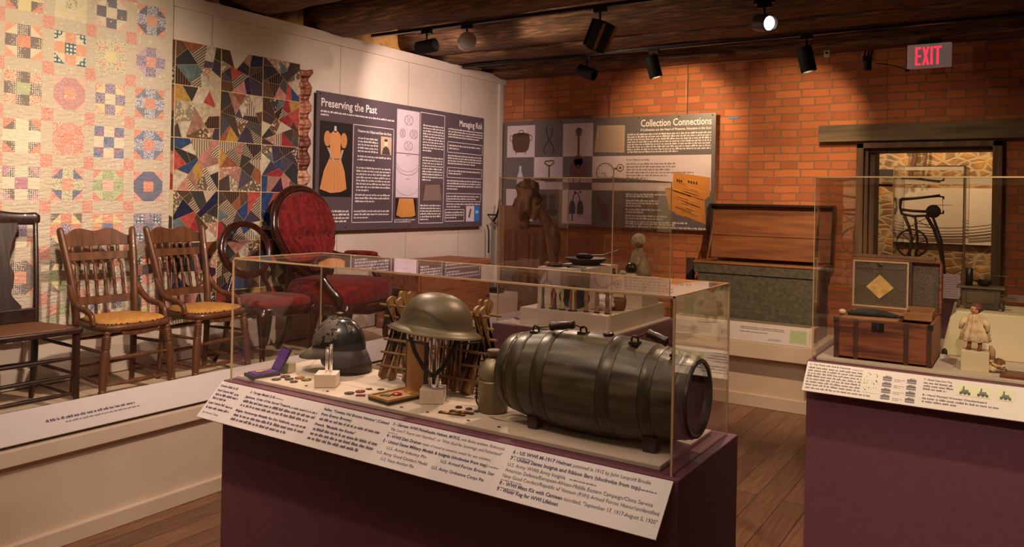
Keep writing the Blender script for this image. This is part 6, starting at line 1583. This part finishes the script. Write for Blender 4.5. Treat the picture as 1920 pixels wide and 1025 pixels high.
TT = Matrix.Translation((0, 4.068, 1.112)) @ Matrix.Rotation(math.radians(-3), 4, 'X')
mb = MB(); H_ = .245; dp = .075
mb.box(X0, dp-.012, 0, X1, dp, H_, M=TT); mb.box(X0, 0, H_-.012, X1, dp, H_, M=TT); mb.box(X0, 0, 0, X0+.010, dp, H_, M=TT); mb.box(X1-.010, 0, 0, X1, dp, H_, M=TT); mb.box(X0, 0, 0, X1, dp, .010, M=TT)
mb.build('lid_shell', TRW, t, bevel=.002)
MB().box(X0+.008, .018, H_, X1-.03, dp-.005, H_+.016, M=TT).build('lid_top_slat', wood('grey_brown_slat', S(112, 84, 58), S(84, 62, 44), 'x', 3, .7, .3), t, bevel=.003)
lt = MB().box(X0+.012, .006, .014, X0+.250, .012, H_-.014, M=TT).build('tin_lined_door', TINP, t)
mb = MB()
for a4 in ((X0+.010, .012, X0+.252, .020), (X0+.010, H_-.020, X0+.252, H_-.012), (X0+.010, .020, X0+.018, H_-.020), (X0+.244, .020, X0+.252, H_-.020)): mb.box(a4[0], .000, a4[1], a4[2], .0055, a4[3], M=TT)
mb.build('door_frame', mat('pale_tin_strip', S(206, 180, 140), rough=.35, metal=.5), lt)
MB().box(X0+.020, .0035, H_-.052, X0+.242, .0055, H_-.049, M=TT).build('seam_line', TRD, lt)
MB().add([tuple(TT @ Vector(p)) for p in ((X0+.128, .0042, .055), (X0+.190, .0042, .108), (X0+.128, .0042, .168), (X0+.070, .0042, .108), (X0+.128, .0048, .055))][:4], [(0, 1, 2, 3)]).build('diamond_paper_label', mat('aged_label_paper', S(206, 170, 100), S(176, 138, 76), rough=.6, scale=40), lt, solid=.0006)
MB().cbox(TT @ Vector((X0+.128, .003, H_-.034)), (.020, .004, .008), Matrix.Rotation(.5, 4, 'Y')).build('turn_catch', M_BLACK, lt)
MB().box(X0+.262, dp-.016, .014, X1-.012, dp-.013, H_-.014, M=TT).build('tin_backing', TINP, t)
MB().box(X0+.254, .004, .012, X0+.264, dp-.012, H_-.012, M=TT).build('lid_divider', TRD, t)
# tray at the right inside the trunk mouth
tr_ = mb = MB(); tx0, tx1, ty0, ty1 = X0+.255, X1-.022, 3.90, 4.05
mb.box(tx0, ty0, 1.10, tx1, ty0+.008, 1.134); mb.box(tx0, ty1-.008, 1.10, tx1, ty1, 1.146); mb.box(tx0, ty0+.008, 1.10, tx0+.008, ty1-.008, 1.138); mb.box(tx1-.008, ty0+.008, 1.10, tx1, ty1-.008, 1.138); mb.box(tx0+.008, ty0+.008, 1.10, tx1-.008, ty1-.008, 1.104)
mb.build('inner_tray', wood('light_tray_wood', S(160, 112, 66), S(124, 82, 46), 'x', 3, .6, .2), t, bevel=.001)
mb = MB(); mb.box(X0+.02, Y0+.016, 1.095, X0+.25, 4.05, 1.112); mb.build('left_tray', bpy.data.materials['light_tray_wood'], t)
# reclining doll on the trunk
t = thing('lying_doll', 'doll in dark green costume lying across the trunk tray', 'doll', (-.59, 3.85, 1.113))
DGR = mat('dark_green_cloth', S(40, 44, 36), S(24, 26, 24), rough=.8, scale=20, bump=.4)
mb = MB(); tub4(mb, [(-.665, 3.80, 1.124, .010), (-.63, 3.81, 1.128, .018), (-.58, 3.82, 1.130, .026), (-.52, 3.83, 1.126, .022), (-.47, 3.82, 1.122, .012)], 12); mb.v = [(p[0], p[1], 1.113+max(0, p[2]-1.113)*.8) for p in mb.v]
mb.build('dress', DGR, t)
MB().ell((-.685, 3.795, 1.126), (.016, .014, .012), 14, 10).build('head', mat('pale_doll_face', S(214, 186, 150), rough=.5), t)
for dy in (-.012, .014): MB().tube([(-.47, 3.82+dy, 1.122), (-.445, 3.815+dy, 1.120)], [.006, .004], 8).build('shoe', M_BLACK, t)
# --- block and lace-dressed doll
MB().box(-.215, 3.735, D3, -.115, 3.835, 1.016).build('cream_display_block', M_CREAM, label='small cream block under the lace-dressed doll', cat='display block', bevel=.002)
t = thing('lace_dress_doll', 'brown-haired doll in cream lace dress standing on the small cream block', 'doll', (-.168, 3.785, 1.016), -.25, None, world=False)
LACE = mat('cream_lace', S(220, 196, 156), S(188, 160, 122), rough=.9, scale=40, bump=.7)
for s_ in (-1, 1):
    MB().tube([(s_*.020, -.005, .0), (s_*.020, -.003, .018), (s_*.018, 0, .055)], [.010, .008, .009], 8).build('leg', mat('tan_stocking', S(170, 112, 76), rough=.7), t)
    MB().ell((s_*.021, -.012, .006), (.009, .015, .006), 12, 6).build('shoe', mat('brown_shoe', S(112, 66, 46), rough=.5), t)
    MB().tube([(s_*.030, 0, .128), (s_*.048, -.008, .105), (s_*.052, -.014, .082)], [.014, .011, .006], 10).build('sleeve', LACE, t)
mb = MB(); rings = []
for z, r_ in ((.038, .054), (.042, .058), (.060, .052), (.066, .054), (.082, .044), (.088, .045), (.10, .034), (.12, .033), (.138, .030), (.148, .016)):
    rings.append([((r_+.003*math.sin(11*a_))*math.cos(a_), (r_*.72+.003*math.sin(11*a_))*math.sin(a_), z+.002*math.sin(7*a_)) for a_ in [2*PI*k/66 for k in range(66)]])
mb.ring(rings).build('lace_dress', LACE, t)
MB().ell((0, 0, .168), (.019, .018, .022), 16, 12).build('head', mat('doll_skin', S(206, 150, 112), rough=.45), t)
mb = MB(); mb.ell((.004, .005, .174), (.025, .022, .024), 18, 12)
mb.v = [tuple(Vector(p)*(1+.05*noise.noise(Vector(p)*70))) for p in mb.v if True]; mb.build('hair', mat('red_brown_hair', S(104, 48, 34), S(66, 30, 22), rough=.6, scale=60, bump=.5), t)
MB().ell((-.006, -.0172, .170), (.0025, .0015, .002), 8, 5).build('eye', M_BLACK, t); MB().ell((.006, -.0172, .170), (.0025, .0015, .002), 8, 5).build('eye', M_BLACK, t)
MB().ell((0, -.018, .159), (.004, .0015, .0015), 8, 5).build('mouth', mat('red_lips', S(160, 60, 50)), t)
t = thing('trimmed_doll_bonnet', 'little brown straw bonnet trimmed with lace leaning on the doll block', 'bonnet', (-.095, 3.79, D3), 0, None, world=False)
mb = MB(); mb.lathe([(.034, .022), (.036, .026), (.022, .034), (.020, .05), (.012, .058), (.001, .060)], 24, M=Matrix.Rotation(.35, 4, 'Y')); mb.build('straw_crown', wood('brown_straw', S(140, 98, 60), S(96, 62, 40), 'z', 12, .8, .8), t)
mb = lump((0, -.012, .020), (.036, .024, .018), 6, .4); mb.build('lace_trim', LACE, t)
MB().tube([(-.01, 0, .05), (-.012, .004, .085), (-.018, .006, .105)], [.010, .012, .005], 8).build('ribbon_tie', mat('faded_ribbon', S(176, 140, 104), rough=.8), t)
# --- big cream box with a toy iron stove on it
MB().add([(-.315, 4.08, D3), (.80, 4.08, D3), (.80, 4.50, D3), (-.33, 4.50, D3), (-.275, 4.10, 1.105), (-.255, 4.10, 1.135), (.80, 4.10, 1.135), (.80, 4.50, 1.135), (-.29, 4.50, 1.135)],
         [(0, 3, 2, 1), (0, 1, 6, 5, 4), (1, 2, 7, 6), (2, 3, 8, 7), (3, 0, 4, 5, 8), (5, 6, 7, 8)]).build('cream_riser', M_CREAM, label='large cream riser box behind the lace-dressed doll', cat='riser', bevel=.006)
t = thing('toy_stove', 'old dark bench-shaped toy stove on the large cream riser', 'toy', (-.165, 4.25, 1.135))
STV = mat('greenish_brown_iron', S(92, 76, 50), S(66, 54, 38), rough=.6, metal=.2, scale=14, bump=.3)
MB().box(-.245, 4.21, 1.150, -.090, 4.30, 1.232).build('stove_body', STV, t, bevel=.004)
MB().box(-.265, 4.195, 1.232, -.072, 4.315, 1.243).build('stove_top', STV, t, bevel=.003)
for x in (-.25, -.088):
    for y in (4.205, 4.305): MB().tube([(x, y, 1.175), (x+(-.006 if x < -.1 else .006), y, 1.15), (x+(-.012 if x < -.1 else .012), y, 1.1405)], [.010, .007, .006], 8).build('foot', STV, t)
mb = MB(); mb.box(-.225, 4.205, 1.165, -.11, 4.21, 1.215); mb.build('front_door', STV, t, bevel=.002)
MB().box(-.088, 4.24, 1.19, -.03, 4.27, 1.196).build('side_shelf', STV, t)
MB().lathe([(.016, 0), (.016, .078), (.013, .080), (.013, .070), (.0, .070)], 20, M=Matrix.Translation((-.217, 4.25, 1.2435))).build('stovepipe_cup', M_BLACK, label='tall narrow black cup on the toy stove', cat='cup')
t = thing('toy_pot', 'small black pot with long handle on the toy stove', 'pot', (-.155, 4.25, 1.2435), 0, None, world=False)
MB().lathe([(.014, 0), (.026, .006), (.030, .018), (.027, .026), (.029, .028), (.025, .027), (.02, .010)], 24, caps=False).build('bowl', M_BLACK, t, solid=.001)
MB().tube([(-.028, 0, .022), (-.048, 0, .026)], .003, 6).build('handle', M_BLACK, t)
MB().box(-.075, 3.675, D3, .35, 3.80, D3+.012).build('checkerboard', wood('red_brown_board', S(112, 54, 34), S(80, 38, 26), 'x', 3, .4, .1), label='flat red-brown wooden game board at the right edge of the case', cat='game board', bevel=.001)
t = thing('doll_shoe_pair', 'small dark objects between the trunk and the cream riser', 'toy', (-.30, 4.03, D3))
MB().ell((-.295, 4.02, D3+.02), (.012, .012, .02), 12, 8).build('dark_knob', M_BLACKM, t); MB().box(-.31, 3.99, D3, -.275, 4.0, D3+.016).build('white_tag', M_SHEET, t)

# ================================================================== narrow case behind, in line with the doorway
t = thing('display_case', 'narrow plum pedestal case behind the toy trunk holding an iron treadle machine', 'display case', (-.5, 5.65, 0))
MB().box(-.70, 5.40, 0, -.285, 5.92, 1.03).build('pedestal', M_PURPLE, t, bevel=.002)
vitrine(t, -.693, 5.41, -.308, 5.91, 1.03, 1.85, e=.0032)
s = Sheet((-.425, 5.393, 1.06), (1, 0, 0), (0, 0, 1)); s.mb = MB()
s.rect(0, 0, .105, .145, S(226, 206, 214), 1)
for k in range(9): s.rect(.008, .012+k*.014, .095, .016+k*.014, S(176, 150, 166), 2)
s.mb.build('caption_card', PRINT, t)
IR = mat('black_brown_cast_iron', S(92, 80, 68), S(66, 56, 48), rough=.5, metal=.5, scale=12)
YM = 5.62
t = thing('treadle_saw', 'cast iron treadle scroll saw with spoked wheel inside the narrow rear case', 'machine', (-.55, YM, 1.03))
def Tm(name, pts, r, n=8, flat=1.0): MB().tube([(x, YM+(y if y else 0), z) for x, y, z in pts], [q_*.78 for q_ in r] if isinstance(r, list) else r*.78, n, flat=flat).build(name, IR, t)
Tm('upper_arm', [(-.675, 0, 1.652), (-.60, 0, 1.658), (-.50, 0, 1.672), (-.452, 0, 1.678)], [.013, .011, .010, .012])
Tm('rear_column', [(-.675, 0, 1.655), (-.678, 0, 1.60), (-.668, 0, 1.56), (-.64, 0, 1.545)], [.013, .010, .010, .010])
Tm('lower_arm', [(-.675, 0, 1.585), (-.60, 0, 1.578), (-.51, 0, 1.575)], .011); Tm('bed_bar', [(-.66, 0, 1.555), (-.60, 0, 1.545), (-.50, 0, 1.552)], .010)
MB().lathe([(.005, -.02), (.036, -.018), (.042, -.008), (.042, .008), (.036, .018), (.005, .02)], 28, M=TR((-.488, YM, 1.578), PI/2)).build('drive_disc', IR, t)
Tm('saw_table', [(-.50, 0, 1.617), (-.38, 0, 1.620)], [.006, .003], flat=.5); Tm('table_post', [(-.495, 0, 1.615), (-.49, 0, 1.60)], .006)
Tm('saw_blade', [(-.437, 0, 1.672), (-.436, 0, 1.57)], .0016, 5); Tm('upper_clamp', [(-.452, 0, 1.672), (-.432, 0, 1.670), (-.433, 0, 1.655)], .007); Tm('lower_clamp', [(-.45, 0, 1.568), (-.432, 0, 1.566), (-.432, 0, 1.585)], .007)
Tm('leg', [(-.645, -.06, 1.545), (-.618, -.06, 1.48), (-.600, -.06, 1.40), (-.612, -.07, 1.30), (-.64, -.08, 1.20), (-.65, -.09, 1.04)], [.013, .012, .012, .010, .010, .012])
Tm('leg', [(-.52, -.06, 1.548), (-.478, -.06, 1.47), (-.450, -.06, 1.38), (-.432, -.07, 1.28), (-.418, -.08, 1.17), (-.385, -.09, 1.045)], [.014, .013, .012, .010, .009, .012])
Tm('leg', [(-.60, .09, 1.545), (-.585, .10, 1.40), (-.60, .12, 1.2), (-.62, .13, 1.04)], .010); Tm('leg', [(-.50, .09, 1.548), (-.45, .10, 1.40), (-.43, .12, 1.2), (-.40, .13, 1.04)], .010)
wheel = MB(); wheel.tube([(-.605+.088*math.cos(a_), YM-.02, 1.372+.088*math.sin(a_)) for a_ in [2*PI*k/40 for k in range(40)]], .006, 8, loop=True)
for k in range(6): a_ = PI*k/3+.2; wheel.tube([(-.605, YM-.02, 1.372), (-.605+.088*math.cos(a_), YM-.02, 1.372+.088*math.sin(a_))], .0035, 6)
wheel.build('spoked_wheel', IR, t)
for a_, b_2 in (((-.61, 1.54), (-.50, 1.47)), ((-.52, 1.54), (-.63, 1.47)), ((-.60, 1.50), (-.47, 1.49))): Tm('cross_rod', [(a_[0], 0, a_[1]), (b_2[0], 0, b_2[1])], .003, 6)
Tm('treadle', [(-.64, -.05, 1.06), (-.40, -.05, 1.06)], .012, flat=.4)

# ================================================================== far room through the doorway
t = thing('boat_picture_panel', 'pale picture panel with dark curved boat lines on the stone wall beyond the doorway', 'picture', (-.67, 8.98, 1.24))
MB().box(-1.115, 8.955, 1.245, .25, 8.995, 1.80).build('panel', mat('pale_panel', S(230, 210, 188), rough=.5), t)
s = Sheet((-1.115, 8.954, 1.245), (1, 0, 0), (0, 0, 1))
bl = S(110, 84, 74)
for k, (v0, dv, w_) in enumerate(((.18, .05, .006), (.145, .055, .005), (.12, .05, .008), (.095, .045, .014), (.07, .04, .018), (.05, .03, .02))):
    s.path([(.02+u*1.0, v0-.04*math.sin(u*PI*.9)+dv*1.6*u*u) for u in [j/20 for j in range(21)]], w_, bl if k < 4 else S(140, 112, 96), 1+k*.3)
s.mb.build('boat_drawing', PRINT, t)
t = thing('wall_label', 'dark and white strip sign high on the stone wall beyond the doorway', 'sign', (-1.25, 8.98, 1.95))
MB().box(-1.42, 8.96, 1.90, -1.10, 8.99, 1.99).build('sign_board', mat('brown_black_sign', S(56, 40, 34), rough=.5), t)
MB().box(-1.42, 8.958, 1.855, -1.10, 8.99, 1.90).build('white_strip', M_SHEET, t)
MB().tube([(-.99, 8.9, 1.83), (-.98, 8.92, 1.95), (-.95, 8.94, 2.1), (-.97, 8.94, 2.4)], [.02, .022, .025, .02], 8).build('hanging_rope', mat('brown_fibre_rope', S(96, 66, 44), rough=.9), label='thick dark rope hanging on the stone wall beyond the doorway', cat='rope')
MB().tube([(-.86, 8.92, 1.83), (-.87, 8.93, 1.95), (-.85, 8.94, 2.1), (-.84, 8.94, 2.4)], [.012, .012, .012, .012], 8).build('hanging_rope', bpy.data.materials['brown_fibre_rope'], label='thin rope hanging just right of the thick rope', cat='rope')
spot_light('unseen_lamp', (-.4, 8.0, 3.0), (-.5, 9.0, 2.0), 75, 75, (1, .72, .34), .8)
spot_light('unseen_lamp', (-1.4, 7.9, 2.9), (-.8, 9.0, 1.5), 75, 90, (1, .78, .55), .8)

# ================================================================== ceiling fittings
def rail_track(x0, x1, y, z, label):
    t = thing('lighting_track', label, 'track', ((x0+x1)/2, y, z))
    MB().box(x0, y-.018, z, x1, y+.018, z+.022).build('track_channel', M_BLACK, t, bevel=.002)
    MB().box(x0, y-.020, z+.020, x1, y-.018, z+.024).build('bright_edge', M_CHROME, t)
rail_track(-4.62, 1.8, 6.165, 2.876, 'black lighting track under the beam nearest the brick wall')
rail_track(-4.40, 1.8, 4.655, 2.876, 'black lighting track under the middle ceiling beam')
def spotlight(pos, d, label, zt, finish=None, r=.052, l=.165, group='black track spotlights', power=0, cone=50, col=WARM, lit=False, fins=False, target=None, yt=None):
    """head centre pos, aim direction d; hangs from the track at height zt"""
    pos = Vector(pos); d = Vector(d).normalized(); fin = finish or M_BLACKM
    yt = pos.y if yt is None else yt
    t = thing('track_spotlight', label, 'spotlight', (pos.x, yt, zt), 0, group)
    MB().box(pos.x-.045, yt-.017, zt-.028, pos.x+.045, yt+.017, zt).build('track_adapter', M_BLACK, t, bevel=.003)
    MB().tube([(pos.x, yt, zt-.028), (pos.x, (yt+pos.y)/2, (zt-.028+pos.z+r)/2), (pos.x, pos.y, pos.z+r*.6)], .007, 8).build('stem', M_BLACK, t)
    M = Matrix.Translation(pos) @ d.to_track_quat('Z', 'Y').to_matrix().to_4x4()
    prof = [(0, -l/2), (r*.90, -l/2), (r*.93, -l/2+.0004), (r*.985, -l/2+.004), (r, -l/2+.02), (r, l/2-.01), (r*.97, l/2), (r*.86, l/2), (r*.82, l/2-.035), (0, l/2-.037)]
    h = MB().lathe(prof, 32, M=M).build('lamp_head', fin, t)
    if fins:
        for k in (-1, 0, 1): MB().box(-r*1.02, k*r*.7-.003, -l/2, r*1.02, k*r*.7+.003, l/2*.9, M=M).build('cooling_fin', M_CHROME if k else M_BLACK, t)
    if lit:
        m, nt, N, L, b = nodes_of('lit_lens'); b.inputs['Emission Color'].default_value = (1, .95, .88, 1); b.inputs['Emission Strength'].default_value = 14; b.inputs['Base Color'].default_value = (1, 1, 1, 1)
        MB().lathe([(0, l/2-.03), (r*.8, l/2-.03), (r*.8, l/2-.026), (0, l/2-.022)], 28, M=M).build('lit_lens', m, t)
    if power:
        p = pos+d*(l/2+.012)
        spot_light('spot_beam', p, Vector(target) if target is not None else p+d, power, cone, col, .55, .035)
    return t
spotlight((-3.84, 4.655, 2.752), (.96, .10, .10), 'black cylindrical spotlight left of the silver one', 2.876, power=34, cone=75, target=(-2.7, 5.45, 3.0))
spotlight((-3.46, 4.655, 2.755), (-.70, .70, .02), 'silver-backed round spotlight on the middle track', 2.876, mat('brushed_aluminium_head', S(214, 200, 184), rough=.5, metal=.15), .066, .11, power=60, cone=76, target=(-4.68, 5.7, 2.4), col=PINK)
spotlight((-2.37, 4.655, 2.69), (-.45, .1, -.88), 'finned black spotlight hanging on the middle track', 2.876, None, .072, .19, fins=True)
spotlight((-3.26, 6.165, 2.735), (.80, -.05, -.30), 'black spotlight lying sideways below the far track left end', 2.876, None, .052, .17)
spotlight((-2.63, 6.165, 2.735), (.22, .15, -.95), 'black spotlight pointing down before the bright brick patch', 2.876, None, .055, .18, power=44, cone=88, target=(-2.75, 7.0, 2.35), col=(1, .70, .40))
spotlight((-1.40, 6.165, 2.70), (.20, .10, -.95), 'black spotlight pointing down right of the lit lamp', 2.876, None, .058, .19, power=28, cone=85, target=(-1.7, 7.0, 2.25), col=(1, .70, .40))
spotlight((-1.435, 5.15, 2.775), (.72, -.66, -.22), 'bright lit spotlight facing the viewer near the exit sign', 2.90, mat('dark_grey_head', S(60, 54, 50), rough=.4), .055, .15, lit=True, power=12, cone=110)
MB().box(-1.50, 5.13, 2.90, -1.37, 5.17, 2.93).build('track_stub', M_BLACK, label='short black mounting bar above the lit spotlight', cat='bracket')
# exit sign
t = thing('exit_sign', 'white exit sign with glowing red letters below the ceiling beam', 'exit sign', (-.625, 6.69, 2.655))
SPL = mat('sign_plastic', S(214, 190, 182), rough=.4); SPL.node_tree.nodes['Principled BSDF'].inputs['Emission Color'].default_value = (1, .7, .66, 1); SPL.node_tree.nodes['Principled BSDF'].inputs['Emission Strength'].default_value = .06
MB().box(-.775, 6.68, 2.657, -.478, 6.715, 2.838).build('sign_box', SPL, t, bevel=.003)
MB().box(-.70, 6.69, 2.838, -.55, 6.71, 2.876).build('ceiling_mount', M_BLACKM, t)
s = Sheet((-.765, 6.6795, 2.667), (1, 0, 0), (0, 0, 1))
def letter(polys): 
    for p in polys: s.poly(p, S(255, 60, 80), 1)
u0, lw, lh, st_ = .045, .044, .135, .014
v0 = .013
s.rect(u0, v0, u0+st_, v0+lh, (1, 1, 1)); [s.rect(u0+st_, v0+q, u0+.038, v0+q+st_*.95, (1, 1, 1)) for q in (0, lh/2-.007, lh-st_*.95)]
x = u0+.048
s.poly([(x, v0), (x+st_, v0), (x+.046, v0+lh), (x+.046-st_, v0+lh)], (1, 1, 1)); s.poly([(x+.046-st_, v0), (x+.046, v0), (x+st_, v0+lh), (x, v0+lh)], (1, 1, 1), 1.3)
x = u0+.103; s.rect(x, v0, x+st_, v0+lh, (1, 1, 1))
x = u0+.125; s.rect(x, v0+lh-st_, x+.050, v0+lh, (1, 1, 1)); s.rect(x+.025-st_/2, v0, x+.025+st_/2, v0+lh-st_, (1, 1, 1))
m, nt, N, L, b = nodes_of('glowing_red_letters'); b.inputs['Base Color'].default_value = (*S(255, 40, 60), 1); b.inputs['Emission Color'].default_value = (*S(255, 44, 66), 1); b.inputs['Emission Strength'].default_value = 1.5
s.mb.build('glowing_letters', m, t)
MB().box(-.79, 6.685, 2.642, -.76, 6.71, 2.657).build('test_button', M_BLACKM, t)
MB().tube([(-.79, 6.70, 2.66), (-.88, 6.72, 2.70), (-1.0, 6.71, 2.725)], .004, 6).build('black_cable', M_BLACKM, label='thin black cable between the exit sign and the small black camera', cat='cable')
t = thing('ceiling_camera', 'small black camera on the beam between the spotlight and the exit sign', 'camera', (-1.05, 6.66, 2.72))
MB().lathe([(.026, 0), (.028, .01), (.028, .07), (.022, .078)], 20, M=Matrix.Translation((-1.05, 6.66, 2.665))).build('camera_body', M_BLACKM, t)
MB().box(-1.085, 6.63, 2.735, -1.02, 6.69, 2.775).build('swivel_clamp', M_BLACK, t, bevel=.004)
for x in (-1.075, -1.05, -1.027): MB().tube([(x, 6.66, 2.77), (x, 6.68, 2.80), (x, 6.72, 2.83)], .007, 6).build('mount_rod', M_BLACKM, t)
t = thing('humidity_logger', 'tiny pale sensor box hanging by a wire under the beam', 'sensor', (-1.37, 6.68, 2.81))
MB().box(-1.392, 6.735, 2.806, -1.350, 6.75, 2.862).build('logger_case', mat('ivory_plastic', S(220, 200, 160), rough=.5), t, bevel=.003)
MB().box(-1.382, 6.733, 2.832, -1.360, 6.736, 2.852).build('dark_display', M_BLACK, t)
MB().tube([(-1.371, 6.742, 2.905), (-1.371, 6.742, 2.862)], .0015, 5).build('hanging_wire', M_CHROME, t)
MB().tube([(-1.385, 6.742, 2.806), (-1.365, 6.742, 2.785), (-1.355, 6.742, 2.806)], .003, 6).build('cable_loop', bpy.data.materials['ivory_plastic'], t)
